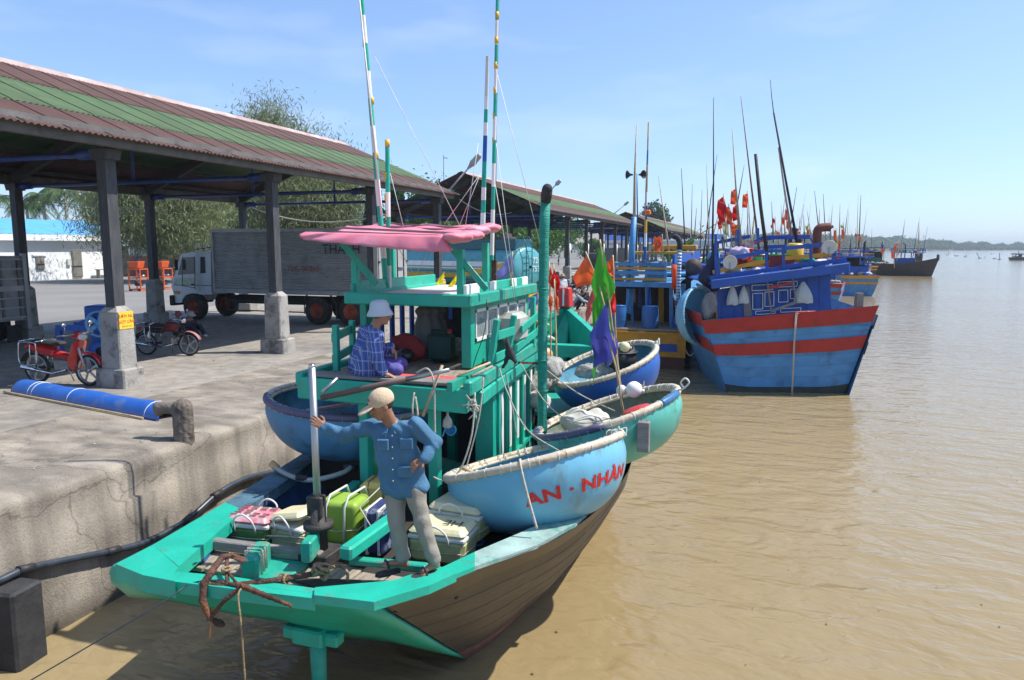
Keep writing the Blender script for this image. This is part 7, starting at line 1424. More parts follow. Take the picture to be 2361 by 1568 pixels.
MB().box((ax(243, 392, -12.66).x, 11.42, ax(243, 392, -12.66).z), (.02, .02, .02)) if False else None
# ================================================================== lamps, poles, wires
m_lamp = mat('lamp_grey', (.38, .38, .37), .45, .1, 4)
def lamp(label, Y, foot, tip, mast=None, X=-12.3):
    a = ay(*foot, Y); b_ = ay(*tip, Y); t = thing('street_lamp', label, 'street lamp', (a.x, a.y, a.z), 0, 'street lamps along the quay'); d = (b_-a); s1 = a.lerp(b_, .74)
    MB().tube([a, s1], [.045, .035], 8).obj('arm', m_lamp, t); s = SDF(*bounds([s1, b_], .25), .03 if Y < 60 else .05); s.cap(s1, a.lerp(b_, .86), .05, .13, .04).cap(a.lerp(b_, .86), b_, .13, .12, .04); s.obj('lamp_head', m_lamp, t)
    return t
lamp('street lamp on a slanting arm above the near shed end', 27.9, (1012, 466), (1104, 360)); lamp('street lamp behind the top of the exhaust pipe', 44, (1256, 452), (1290, 418)); lamp('street lamp on an arm at the middle shed end', 73, (1410, 498), (1448, 466)); lamp('curved street lamp over the farthest shed', 90, (1470, 500), (1496, 474)); lamp('farthest small street lamp at the shed end', 150, (1606, 535), (1622, 520))
p = ad(1025, 560, 105); z = ad(1025, 357, 105).z; MB().tube([(p.x, p.y, 1.8), (p.x, p.y, z)], [.09, .04], 6).tube([(p.x, p.y, z-.4), (p.x+.6, p.y, z-.5)], .05, 5).obj('lightning_rod', m_darkiron, label='thin tall pole between the two nearest shed roofs', cat='pole')
GW = 'overhead wires'
for k, (a, b_, d0, d1, lb) in enumerate((((-20, 445), (480, 478), 50, 60, 'upper overhead wire across the white building'), ((-20, 452), (480, 482), 50, 60, 'lower overhead wire across the white building'), ((62, 455), (-20, 470), 48, 60, 'thin wire between the palms'))):
    MB().tube(catenary(ad(*a, d0), ad(*b_, d1), .5), .018, 5).obj('wire', m_blk2, label=lb, cat='wire', group=GW)
MB().tube(catenary(ay(556, 468, 27.4), ay(846, 503, 27.3), .45), .03, 6).obj('wire', m_offwhite, label='pale cable sagging between two columns of the near shed', cat='wire')
MB().tube(catenary(ay(1060, 460, 41.2), ay(1180, 490, 44), .4), .02, 5).obj('wire', m_offwhite, label='short loose wire under the middle shed gable', cat='wire')
# ================================================================== the other boats
m_redhull = mat('red_hull_stripe', (.38, .022, .018), .5, .14, 2.5, bump=.25, bscale=16, dirt=(.10, .03, .03), damt=.3, dscale=2)
m_yelh = mat('ochre_yellow_hull', (.55, .27, .015), .5, .12, 3, dirt=(.3, .16, .05), damt=.2); m_slime = mat('slimy_waterline', (.035, .05, .04), .6, .3, 3)
m_dkhull = mat('black_brown_hull', (.045, .035, .03), .6, .2, 3); m_rdbrown = mat('red_brown_bottom', (.11, .04, .03), .7, .15, 3); m_dgreen = mat('dark_green_cabin', (.02, .10, .06), .5, .15, 3); m_netw = mat('sheer_white_net', (.62, .66, .62), .8, .08, 9, alpha=.72)
m_bluec = mat('cabin_blue_paint', (.012, .075, .34), .5, .16, 2.2, bump=.2, bscale=14, dirt=(.02, .05, .16), damt=.35, dscale=2)
def mast(par, p, q, Y, r0=.035, r1=None, m=m_bamboo, dY=0, label=None, bands_=None):
    a, b_ = ay(*p, Y), ay(*q, Y+dY); mid = a.lerp(b_, .5)+Vector((.03*math.sin(p[0]), 0, 0)); o = MB().tube([a, mid, b_], [r0, (r0+(r1 or r0*.4))/2, r1 or r0*.4], 6).obj('mast', m, par, label=label)
    if bands_:
        for k, mm in enumerate(bands_): s0, s1 = k/len(bands_), (k+1)/len(bands_); MB().tube([a.lerp(b_, s0), a.lerp(b_, s1)], [(r0*(1-s0*.6))*1.12, r0*(1-s1*.6)*1.12], 6, caps=False).obj('paint_band', mm, o)
    return o
def streamer(label, pts, Y, m, group='flags over the moored boats', pole=None, nm='flag'):
    P = [ay(x, y, Y) for x, y in pts]; t = thing(nm, label, 'flag', P[0], 0, group); mb = MB(); n = len(P)//2; L_, R_ = P[:n], P[n:][::-1]
    def fn(u, v): s = u*(n-1); i = min(int(s), n-2); a = L_[i].lerp(L_[i+1], s-i); b_ = R_[i].lerp(R_[i+1], s-i); return a.lerp(b_, v)+Vector((0, .08*math.sin(v*5+u*7), .02*math.sin(v*8)))
    mb.grid(fn, 8, 6); mb.obj('cloth', m, t)
    if pole: MB().tube([ay(*pole[0], Y), ay(*pole[1], Y)], [.022, .014], 6).obj('pole', m_bamboo, t)
    return t
# ---- big blue boat, stern on
A_ = thing('fishing_boat', 'big blue fishing boat with red stripes seen stern on', 'fishing boat', (1, 26, 0))
TL, TR = ay(1617, 742, 24.1), ay(2024, 707, 25.35); BL, BR = az(1678, 903, 0), az(1948, 907, 0); BL.z = BR.z = -.15; hd = Vector((-(TR-TL).y, (TR-TL).x, 0)).normalized(); sd_ = Vector((hd.y, -hd.x, 0)); zt = (TL.z+TR.z)/2
def trA(u, v, o=0.):
    a, b_ = TL.lerp(TR, u), BL.lerp(BR, u); p = a.lerp(b_, v); e = abs(u-.5)*2; p = p+UP*(.25*max(0, e-.55)**1.5*v*4*.4)-hd*(.10*(1-e*e)*(1-v))+hd*0; return p-hd*o
def band(v0, v1, m, nm, o=.0, u0=0., u1=1., lab=None): return MB().grid(lambda u, v: trA(u0+(u1-u0)*u, v0+(v1-v0)*v, o), 20, 4).obj(nm, m, A_, label=lab)
for k in range(8): band(k/8+.0009, (k+1)/8-.0009, m_blue2 if k < 7 else m_slime, 'transom_plank')
band(0, 1, m_dkhull, 'transom_frame', -.03)
band(.0, .165, m_redhull, 'red_stripe', .045); band(.315, .465, m_redhull, 'red_stripe', .035); band(-.015, .012, m_redhull, 'rail_cap', .06); band(.90, 1.0, m_slime, 'weed_line', .008)
Ln = 13.5
for s, T0, B0 in ((-1, TL, BL), (1, TR, BR)):
    def sidef(u, v, T0=T0, B0=B0, s=s):
        e = 1-u**2.6; w0 = (T0.lerp(B0, v)-(TL+TR)/2).dot(sd_); c_ = (TL+TR)/2; bulge = 1+.22*math.sin(min(1, u*1.3)*math.pi/1.3)
        p = c_+hd*(Ln*u*(1-.12*v))+sd_*(w0*e*bulge); p.z = (zt+1.1*u**2.2)*(1-v)+B0.z*v; return p
    MB().grid(sidef, 24, 10).obj('hull_side', m_blue2, A_)
    for v0, v1, mm in ((0, .165, m_redhull), (.315, .465, m_redhull)): MB().grid(lambda u, v: sidef(u, v0+(v1-v0)*v)+sd_*s*.03, 24, 2).obj('red_stripe', mm, A_)
dk = MB(); N = 14
L0 = [sidef(k/N, .12) for k in range(N+1)]; cL = (TL+TR)/2; dk.add([p for p in L0]+[p-sd_*2*((p-cL).dot(sd_)) for p in L0], [(k, k+1, N+2+k, N+1+k) for k in range(N)]).obj('deck', m_wood, A_)
q = trA(.90, 0)+UP*.22+hd*.15; MB().box(q, (.2, .2, .5), 0, Matrix.Rotation(YAW, 3, 'Z')).obj('stern_bitt', m_woodgrey, A_)
# cabin wall facing us
YA, YB = 25.9, 26.9
def cw(x, y, o=0.): X_ = (x-1652)/(1911-1652); return ay(x, y, YA+(YB-YA)*X_)-hd*o
wall = [cw(1652, 668), cw(1911, 625), cw(1913, 735), cw(1655, 760)]; MB().prism(wall, hd*.06).obj('cabin_wall', m_bluec, A_)
for k in range(9): x = 1665+k*28.; MB().beam(cw(x, 664-(x-1652)*.165, .012), cw(x, 745, .012), .018, .012, 0, hd).obj('plank_seam', m_bluec, A_)
MB().prism([cw(1911, 625), cw(1911, 625)+hd*4.5, cw(1913, 735)+hd*4.5, cw(1913, 735)], sd_*.05).obj('cabin_side', m_bluec, A_)
MB().prism([cw(1652, 668), cw(1652, 668)+hd*4.5, cw(1655, 760)+hd*4.5, cw(1655, 760)], sd_*-.05).obj('cabin_side', plain('ochre_post', (.42, .22, .03), .5), A_)
rl, rr_ = cw(1634, 651, .5), cw(1946, 612, .5); MB().prism([rl, rr_, rr_+hd*6, rl+hd*6], (0, 0, -.06)).obj('roof', m_bluec, A_)
MB().beam(rl-UP*.05, rr_-UP*.05, .12, .30, bev=.02).obj('roof_beam', m_blue1, A_); MB().beam(rl+UP*.16+hd*.3, rr_+UP*.2+hd*.3, .06, .14).obj('roof_kerb', m_bluec, A_); MB().beam(rr_, rr_+hd*6, .1, .24).obj('roof_beam', m_blue1, A_)
def wbox(x0, y0, x1, y1, m=m_white, w_=.022):
    P = [cw(x0, y0, .03), cw(x1, y0-(x1-x0)*.05, .03), cw(x1, y1-(x1-x0)*.05, .03), cw(x0, y1, .03)]; mb = MB()
    for a, b_ in zip(P, P[1:]+P[:1]): mb.beam(a, b_, w_, .012, 0, hd)
    return mb.obj('white_outline', m, A_)
X2 = lambda cx: (2700+cx/3.485)/1.7348; Y2_ = lambda cy: (850+cy/3.485)/1.7348
for b_ in ((1070, 1015, 1355, 1090), (1430, 970, 1700, 1040), (1080, 1130, 1220, 1350), (1250, 1110, 1375, 1310), (1440, 1085, 1570, 1250), (1605, 1070, 1700, 1200), (1120, 1375, 1390, 1420), (1470, 1340, 1750, 1390)): wbox(X2(b_[0]), Y2_(b_[1]), X2(b_[2]), Y2_(b_[3]))
MB().prism([cw(1737, 657, .01), cw(1750, 655, .01), cw(1756, 742, .01), cw(1744, 744, .01)], -hd*.02).obj('door_post', m_bluec, A_)
MB().prism([cw(X2(940), Y2_(1050), .02), cw(X2(1030), Y2_(1030), .02), cw(X2(1070), Y2_(1440), .02), cw(X2(960), Y2_(1450), .02)], -hd*.01).obj('bare_board', m_woodgrey, A_)
ld = MB(); P4 = [(1240, 890), (1590, 850), (1310, 1400), (1650, 1240)]
a, b_, c_, d_ = [cw(X2(x), Y2_(y), .35) for x, y in P4]; ld.beam(a, c_, .06, .05).beam(b_, d_, .06, .05); lo_ = ld.obj('ladder', m_woodgrey, A_)
for t_ in (.30, .92): MB().beam(a.lerp(c_, t_), b_.lerp(d_, t_*1.05 if t_ < .9 else 1.0), .05, .09).obj('rung', m_redhull if t_ < .5 else m_woodgrey, lo_)
cl = thing('rope_coil', 'rope coiled on a red cleat, its end hanging down the red striped stern', 'rope', cw(X2(1610), Y2_(1290), 1.2)); q = cw(1832, 717, 1.25); MB().beam(q-sd_*.32+UP*.02, q+sd_*.32+UP*.05, .12, .14, bev=.02).obj('cleat', m_redhull, cl)
mb = MB()
for k in range(5): mb.tube(smoothpts([q+sd_*(-.16+.02*k)-hd*.09, q+sd_*.02-hd*.12-UP*(.1+.02*k), q+sd_*(.2-.02*k)-hd*.09+UP*.02, q+sd_*.0-hd*.12+UP*(.12)], 4), .014, 5)
e_ = trA(.53, 0)-hd*.12; mb.tube([q-hd*.1, q-hd*.3-UP*.05, e_+UP*.05, trA(.53, .3)-hd*.12, Vector((e_.x, e_.y, -.3))], .017, 6).tube([q-hd*.1+sd_*.04, q-hd*.3-UP*.05+sd_*.03, e_+UP*.05+sd_*.04, trA(.535, .3)-hd*.12, Vector((e_.x+.02, e_.y, -.3))], .017, 6).obj('rope', m_rope, cl)
for k, (x0, x1, y0, y1) in enumerate(((708, 860, 1000, 1280), (870, 1010, 1020, 1260), (1640, 1890, 965, 1255))):
    t = thing('net_bag', ('sheer white net bag hanging left on the blue cabin wall', 'second net bag with pink cord beside the bare board', 'large white net bag hanging right of the ladder')[k], 'net bag', cw(X2((x0+x1)/2), Y2_(y1), .2)); a, b_ = cw(X2((x0+x1)/2), Y2_(y0), .1), cw(X2((x0+x1)/2), Y2_(y1), .1); h_ = (a-b_).length; w_ = (cw(X2(x1), Y2_(y1), .1)-cw(X2(x0), Y2_(y1), .1)).length/2
    mb = MB(); mb.grid(lambda u, v: a.lerp(b_, u)+sd_*math.cos(v*6.283)*w_*(.15+.85*math.sin(min(1, u*1.15)*1.5))*(1+.07*math.sin(v*40))-hd*(.1+.12*math.sin(v*6.283)*math.sin(u*2.6))+UP*.02*math.sin(v*25)*u, 10, 40); mb.obj('net', m_netw, t)
# roof rails (posts and boards) and the clutter on the roof
def apx(x, y, o=0.): X_ = (x-1634)/(1946-1634); return ay(x, y, 25.7+1.0*X_+o)
def rl_(p, q, m, o=0., h=.13): MB().beam(apx(*p, o), apx(*q, o), .05, h).obj('rail_board', m, A_)
rl_((1655, 600), (1764, 581), m_blue1); rl_((1643, 628), (1765, 602), m_yelh); rl_((1655, 642), (1775, 622), m_bluec); rl_((1804, 573), (1921, 562), m_blue1); rl_((1806, 596), (1921, 586), m_yelh); rl_((1800, 615), (1925, 603), m_bluec)
rl_((1650, 560), (1730, 560-15), m_blue1, 3.5); rl_((1760, 548), (1868, 546), m_blue1, 4.5, .16); rl_((1760, 570), (1868, 565), m_blue1, 4.5); rl_((1738, 560), (1760, 548), m_blue1, 4.5, .16)
for x, y0, y1 in ((1658, 650, 595), (1768, 628, 580), (1807, 620, 568), (1870, 612, 566), (1921, 605, 556), (1651, 645, 540), (1748, 560, 526), (1702, 560, 530)): MB().beam(apx(x, y0), apx(x-1, y1), .09, .09).obj('rail_post', m_blue1, A_)
for k, (p, q, m) in enumerate((((1868, 548), (1885, 585), m_blue1), ((1876, 546), (1895, 588), m_blue2))): MB().beam(apx(*p, 3), apx(*q, 3), .08, .05).obj('brace', m, A_)
def tray(label, x, y, w_, h_, d_, m, cat='crate', o=.8, nm='crate'):
    q = apx(x, y, o); t = thing(nm, label, cat, q, 0, 'gear on the blue boat roof'); th = .02; M = Matrix((sd_, hd, UP)).transposed()
    MB().box(q+UP*.01, (w_, d_, .02), 0, M).obj('bottom', m, t)
    for s in (-1, 1): MB().box(q+sd_*s*w_/2+UP*h_/2, (th, d_, h_), 0, M).obj('side', m, t); MB().box(q+hd*s*d_/2+UP*h_/2, (w_, th, h_), 0, M).obj('side', m, t)
    MB().box(q-hd*d_/2+UP*h_, (w_+.05, .05, .03), 0, M).obj('rim', m, t); return t
m_ngr = plain('bright_green_plastic', (.03, .62, .08), .4); tray('bright green plastic crate on the blue boat roof', 1788, 603, .66, .24, .5, m_ngr, o=1.2); tray('orange plastic crate on the blue boat roof', 1740, 615, .56, .22, .4, plain('orange_plastic', (.66, .22, .02), .4))
t = tray('dark red fish box on the blue boat roof', 1799, 617, .80, .40, .45, plain('dark_red_plastic', (.28, .03, .03), .45)); 
q = apx(1712, 612, 1.0); t = thing('bucket', 'round red tub on the blue boat roof', 'tub', q); MB().lathe([(.26, 0), (.34, .55), (.36, .56), (.35, .6), (.31, .6), (.25, .05), (0, .05)], q, 24).obj('wall', m_red, t)
q = apx(1832, 604, 1.5); t = thing('drum', 'yellow plastic drum on the blue boat roof', 'drum', q); MB().lathe([(0, 0), (.26, 0), (.28, .1), (.28, .6), (.2, .66), (0, .66)], q, 22).obj('body', m_ytape, t)
m_bagw = mat('white_plastic_bag', (.62, .63, .62), .4, .08, 6, bump=.5)
for k, (x, y, rx, rz, m, lb) in enumerate(((1690, 624, .40, .18, m_sack, 'pale sack behind the ochre rail, left end'), (1682, 640, .34, .15, m_bagw, 'white plastic bag under the left rail of the blue boat'), (1735, 634, .42, .18, m_bagw, 'bigger white bag right of the first one'), (1705, 590, .4, .24, mat('lilac_bag', (.42, .36, .5), .4), 'lilac plastic bag behind the red tub'), (1862, 607, .3, .14, mat('green_net2', (.02, .3, .2), .9, .3, 14), 'green net bundle behind the right rail'), (1835, 622, .22, .16, plain('pink_box', (.6, .12, .12), .5), 'small pink bundle near the dark red box'), (1895, 612, .35, .15, m_bagw, 'white rags along the right rail'), (1650, 600, .25, .3, mat('light_blue_bag', (.10, .32, .6), .5), 'light blue bag at the left roof corner'))):
    lump('bundle', lb, 'bundle', apx(x, y, .6)+UP*.05, (rx, .25, rz), m, 'gear on the blue boat roof', seed=60+k, res=.035, amp=.02)
q = apx(1640, 640, .3); s = SDF(q-Vector((.6, .5, .9)), q+Vector((.7, .5, 1.9)), .04); a = apx(1652, 560, .3); s.cap(a, apx(1645, 600, .3), .08, .16, .06).cap(apx(1645, 600, .3), apx(1628, 640, .3), .16, .26, .06).cap(apx(1628, 640, .3), apx(1650, 668, .3), .24, .16, .06).warp(lambda X, Y, Z: .02*np.sin(X*14)*np.sin(Z*11)); s.obj('dark_tarp', mat('navy_tarp', (.012, .015, .05), .7, .2, 5), label='dark navy cloth bundle hanging at the left roof corner of the blue boat', cat='tarp')
for x, y, lb in ((1912, 570, 'round floodlight dish on the right rail'), (1683, 605, 'round floodlight dish on the left rail')): q = apx(x, y, -.15); t = thing('floodlight', lb, 'floodlight', q); MB().lathe([(0, .1), (.06, .1), (.22, 0), (.24, 0), (.2, .03), (0, .05)], q, 20, 0, (0.1, 1, 0.1)).obj('dish', m_offwhite, t); MB().tube([q, q+UP*-.3], .02, 6).obj('stem', m_steel, t)
m_rustp = mat('rust_red_pipe', (.16, .045, .03), .7, .2, 8, bump=.4)
t = thing('exhaust_pipe', 'rust red bent exhaust pipe on the blue boat roof', 'exhaust pipe', apx(1884, 600, 1)); MB().tube(smoothpts([apx(1885, 606, 1), apx(1884, 545, 1), apx(1888, 528, 1), apx(1902, 524, 1), apx(1914, 524, 1)], 5), .15, 12).obj('pipe', m_rustp, t); MB().tube([apx(1905, 526, 1), apx(1921, 522, 1)], [.11, .05], 10).obj('nozzle', m_blk2, t)
t = thing('exhaust_pipe', 'short black hooked pipe left of the rust red one', 'exhaust pipe', apx(1845, 560, 5)); MB().tube(smoothpts([apx(1848, 556, 5), apx(1838, 548, 5), apx(1832, 536, 5), apx(1834, 526, 5)], 5), .13, 10).obj('pipe', m_rustp, t); MB().tube([apx(1800, 570, 5), apx(1848, 554, 5)], .05, 8).obj('stay', m_steel, t)
MB().beam(apx(1690, 570, 4), apx(1843, 537, 5.), .07, .07).obj('red_spar', m_redhull, A_)
for sgn_, x0, x1, yy in ((1, 1700, 1712, 560),): pass
# shirts on the line
for k, (x, y, w_, h_, m, lb) in enumerate(((1668, 545, 8, 32, m_bag, 'grey shirt hung on the line, left'), (1700, 546, 11, 55, m_bag, 'long grey towel hung on the line'), (1728, 556, 22, 22, m_sack, 'pale cloth draped on the blue boat rail'))): flag(lb, [(x-w_/2, y), (x+w_/2, y), (x+w_/2-1, y+h_), (x-w_/2+1, y+h_*.9)], 27.5, m, None, 'laundry on the blue boat', seed=k, name='laundry', amp=.06)
# its masts
mast(A_, (1642, 600), (1645, 225), 27, .045, .010, m_darkiron); mast(A_, (1708, 560), (1688, 293), 29, .06, .012); mast(A_, (1750, 575), (1708, 222), 28, .05, .012, mat('red_brown_pole', (.22, .09, .06), .6, .2)); mast(A_, (1770, 600), (1742, 355), 26.5, .07, .06, m_darkiron); mast(A_, (1838, 560), (1784, 260), 30, .06, .035, m_darkiron); mast(A_, (1784, 262), (1776, 184), 30, .02, .01, m_darkiron); mast(A_, (1826, 545), (1795, 340), 30, .05, .03, m_bamboo); mast(A_, (1634, 600), (1629, 375), 29, .03, .01)
# orange flag cluster
for k, (pts, m, lb) in enumerate((([(1668, 452), (1655, 462), (1652, 490), (1660, 516), (1672, 515), (1676, 480)], f_rd, 'large red flag at the left of the orange cluster'), ([(1696, 435), (1686, 440), (1684, 462), (1684, 472), (1696, 474), (1698, 450)], f_or, 'topmost orange flag of the cluster'),
    ([(1724, 446), (1713, 448), (1711, 470), (1711, 480), (1723, 481), (1725, 460)], f_or, 'separate orange flag right of the cluster'), ([(1680, 476), (1672, 478), (1674, 500), (1676, 518), (1686, 520), (1690, 495)], f_or, 'orange flag in the middle of the cluster'), ([(1700, 470), (1690, 478), (1688, 500), (1690, 512), (1702, 508), (1704, 485)], f_rd, 'red flag under the topmost orange one'),
    ([(1668, 500), (1660, 504), (1664, 522), (1670, 545), (1680, 548), (1680, 515)], f_cr, 'cream flag low at the left of the cluster'), ([(1658, 508), (1654, 510), (1656, 525), (1658, 530), (1668, 526), (1668, 512)], f_rd, 'small red flag behind the cream one'), ([(1690, 512), (1682, 515), (1686, 535), (1690, 545), (1698, 545), (1700, 520)], f_or, 'orange flag at the foot of the cluster'), ([(1702, 515), (1698, 518), (1700, 540), (1704, 552), (1710, 548), (1708, 522)], f_lm, 'lime flag at the foot of the cluster'))): streamer(lb, pts, 29+.1*k, m, 'orange flag cluster over the blue boats', ((pts[0][0]+8, 570), (pts[0][0], pts[0][1]-6)))
# ---- basket boat hung on its port side
bx, *_ = basket('light blue basket boat hung between the two blue boats, sack inside', ay(1614, 728, 25.7), 1.0, (.86, -.46, .10), .6, m_blue3, m_blue3, seed=7)
for c in bx.children:
    if 'rim' in c.name: c.data.materials[0] = m_blue3
lump('sack', 'grey sack inside the hung light blue basket boat', 'sack', ay(1632, 705, 25.5), (.30, .26, .5), m_bag, seed=41, res=.04)
# ---- second blue boat with yellow stripes
Bb = thing('fishing_boat', 'blue fishing boat with ochre yellow stern rail, left of the big blue one', 'fishing boat', (-5, 30, 0)); YQ = 28.4
def bp(x, y, o=0.): return ay(x, y, YQ+o)
def pb(nm, pts, m, d=.1, o=0., lab=None): return MB().prism([bp(x, y, o) for x, y in pts], (0, d, 0)).obj(nm, m, Bb, label=lab)
pb('transom', [(1345, 765), (1580, 775), (1578, 856), (1352, 850)], m_rdbrown, .08); pb('yellow_panel', [(1345, 762), (1582, 772), (1580, 826), (1348, 812)], m_yelh, .05, -.04); pb('blue_panel', [(1372, 788), (1560, 794), (1562, 812), (1372, 806)], m_blue1, .03, -.06)
pb('rail_cap', [(1340, 760), (1590, 769), (1590, 774), (1340, 765)], m_yelh, .2, -.08)
def bside(u, v): e = 1-u**2.4; X0 = bp(1582, 775).x; cx = bp(1462, 775).x; x = cx+(X0-cx)*e*(1+.10*math.sin(u*3.14))*(1-.10*v); return Vector((x, YQ+u*11.5*(1-.1*v), (1.7+1.0*u**2)*(1-v)-.2*v))
MB().grid(bside, 20, 6).obj('hull_side', m_bluec, Bb); MB().grid(lambda u, v: bside(u, v*.16)+Vector((.03, 0, .02)), 20, 2).obj('rail_band', m_blue3, Bb)
a0 = bp(1345, 770); MB().slab([(a0.x, YQ+.05), (bp(1580, 770).x, YQ+.05), (bp(1575, 770).x, YQ+7), (a0.x, YQ+7)], 1.45, 1.52).obj('deck', m_wood, Bb)
for x, w_ in ((1548, .22), (1408, .2), (1575, .10), (1492, .07)): q0, q1 = bp(x, 768, 1.2), bp(x, 655, 1.2); MB().beam((q0.x, q0.y, 1.5), q1, w_, .16).obj('cabin_post', m_blue2, Bb)
pb('roof_beam', [(1395, 648), (1556, 652), (1560, 664), (1395, 660)], m_blue2, .3, .8); MB().prism([bp(1395, 650, .9), bp(1560, 654, .9), bp(1560, 654, .9)+Vector((-.3, 6, 0)), bp(1395, 650, .9)+Vector((-.3, 6, 0))], (0, 0, -.05)).obj('roof', m_blue2, Bb)
for y0, y1, m in ((605, 612, m_blue2), (615, 620, m_yelh), (624, 632, m_blue2), (640, 646, m_yelh)): pb('rail_board', [(1398, y0), (1534, y0+2), (1534, y1+2), (1398, y1)], m, .05, 1.0)
for x in (1400, 1445, 1490, 1533): pb('rail_post', [(x-3, 603), (x+4, 603), (x+4, 652), (x-3, 652)], m_blue2, .08, 1.06)
pb('rail_panel', [(1500, 612), (1534, 613), (1534, 650), (1480, 650)], m_blue2, .03, 1.12); pb('rail_panel', [(1398, 612), (1420, 612), (1440, 650), (1398, 650)], m_blue2, .03, 1.12)
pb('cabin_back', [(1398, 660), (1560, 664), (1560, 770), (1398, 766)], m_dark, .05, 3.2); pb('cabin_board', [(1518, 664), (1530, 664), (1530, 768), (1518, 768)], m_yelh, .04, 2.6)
MB().box(bp(1590, 700, 2.5), (.1, 4, 1.8)).obj('cabin_side', m_bluec, Bb) if False else None
for k, (x, lb) in enumerate(((1498, 'blue drum on the right of the yellow sterned boat'), (1425, 'blue drum half hidden behind the violet flag'))): q = bp(x, 765, .5); t = thing('drum', lb, 'drum', (q.x, q.y, 1.5)); MB().lathe([(.30, 0), (.33, .1), (.33, .80), (.30, .88), (.31, .9), (0, .9)], (q.x, q.y, 1.5), 24).obj('body', mat('blue_drum', (.03, .14, .38), .45, .1), t); MB().lathe([(.335, 0), (.345, .02), (.335, .04)], (q.x, q.y, 1.8), 24).obj('hoop', mat('blue_drum', (.03, .14, .38), .45, .1), t)
for k, (x, w_, y1, m, lb) in enumerate(((1449, 14, 725, plain('pale_blue_cloth', (.10, .30, .52), .8), 'light blue shirt hanging in the open cabin'), (1462, 8, 700, m_bag, 'grey shirt hanging in the open cabin'), (1476, 10, 712, m_navy, 'navy shirt hanging in the open cabin'), (1497, 12, 727, m_blue1, 'royal blue cloth hanging by the drum'), (1458, 6, 760, plain('pale_blue_cloth', (.10, .30, .52), .8), 'narrow blue towel low by the cabin pole'))): flag(lb, [(x-w_/3, 666), (x+w_/3, 666), (x+w_/2, y1), (x-w_/2, y1-4)], 29.5, m, None, 'laundry on the yellow sterned boat', seed=k, name='laundry', amp=.05)
q0, q1 = bp(1561, 748, .4), bp(1567, 575, .4); t = thing('exhaust_pipe', 'exhaust pipe wrapped in blue and white cord with a black top', 'exhaust pipe', q0); o = MB().tube([q0, q1], .085, 12).obj('pipe', m_offwhite, t)
for k in range(24): a = q0.lerp(q1, k/24); MB().tube([a, q0.lerp(q1, (k+.5)/24)], .092, 10, caps=False).obj('cord_turn', m_blue2, o)
MB().tube(smoothpts([q1, q1+UP*.25, q1+UP*.45+Vector((-.1, 0, 0)), q1+UP*.5+Vector((-.25, 0, 0))], 4), .11, 10).obj('elbow', m_blk2, t)
q = bp(1555, 640, .6); MB().tube([q-UP*.45, q+UP*.5], .10, 12).obj('lifebuoy_roll', f_or, label='rolled orange life ring on the rail of the yellow sterned boat', cat='life ring')
for k in range(6): q = bp(1556+(k % 3)*9, 752-(k//3)*14, 1.0); MB().box(q, (.22, .2, .26), bev=.03).obj('jerrycan', m_blue1, label='blue jerrycan on the yellow sterned boat, %s row, %s' % (('lower', 'upper')[k//3], ('left', 'middle', 'right')[k % 3]), cat='jerrycan', group='blue jerrycans on the stern')
q = bp(1575, 700, 3); lump('net_heap', 'green net heap behind the cord wrapped pipe', 'fishing net', q, (.6, .5, .25), mat('green_net2', (.02, .3, .2), .9, .3, 14), seed=51, res=.05); 
mast(Bb, (1456, 650), (1462, 500), 29.6, .14, .12, m_blue2); mast(Bb, (1462, 520), (1468, 288), 29.6, .07, .02, m_bamboo); mast(Bb, (1470, 500), (1469, 400), 29.7, .03, .03, m_blue2)
for s in (-1, 1): q = ay(1466+s*7, 403, 29.6); t = thing('loudspeaker', 'grey horn loudspeaker on the blue mast, '+('left' if s < 0 else 'right')+' one', 'loudspeaker', q, 0, 'mast loudspeakers'); MB().lathe([(.03, .0), (.05, .1), (.17, .25), (.15, .25), (.03, .1)], q, 16, 0, (s, -.6, 0)).obj('horn', m_darkiron, t)
mast(Bb, (1487, 600), (1495, 282), 31, .06, .015, m_bamboo, bands_=[m_blue1, m_white, m_ytape, m_blue1, m_white, m_bamboo, m_bamboo, m_blue2, m_bamboo, m_ytape]); q = ay(1494, 490, 31); MB().box(q, (.22, .22, .22), bev=.04).obj('beacon', plain('orange_beacon', (.8, .14, .01), .3), label='orange box beacon on the striped mast', cat='beacon')
rope('mooring rope drooping between the two blue boats', [bp(1565, 750), bp(1578, 800), bp(1592, 820), bp(1608, 800), ay(1625, 760, 25.5)], .03)
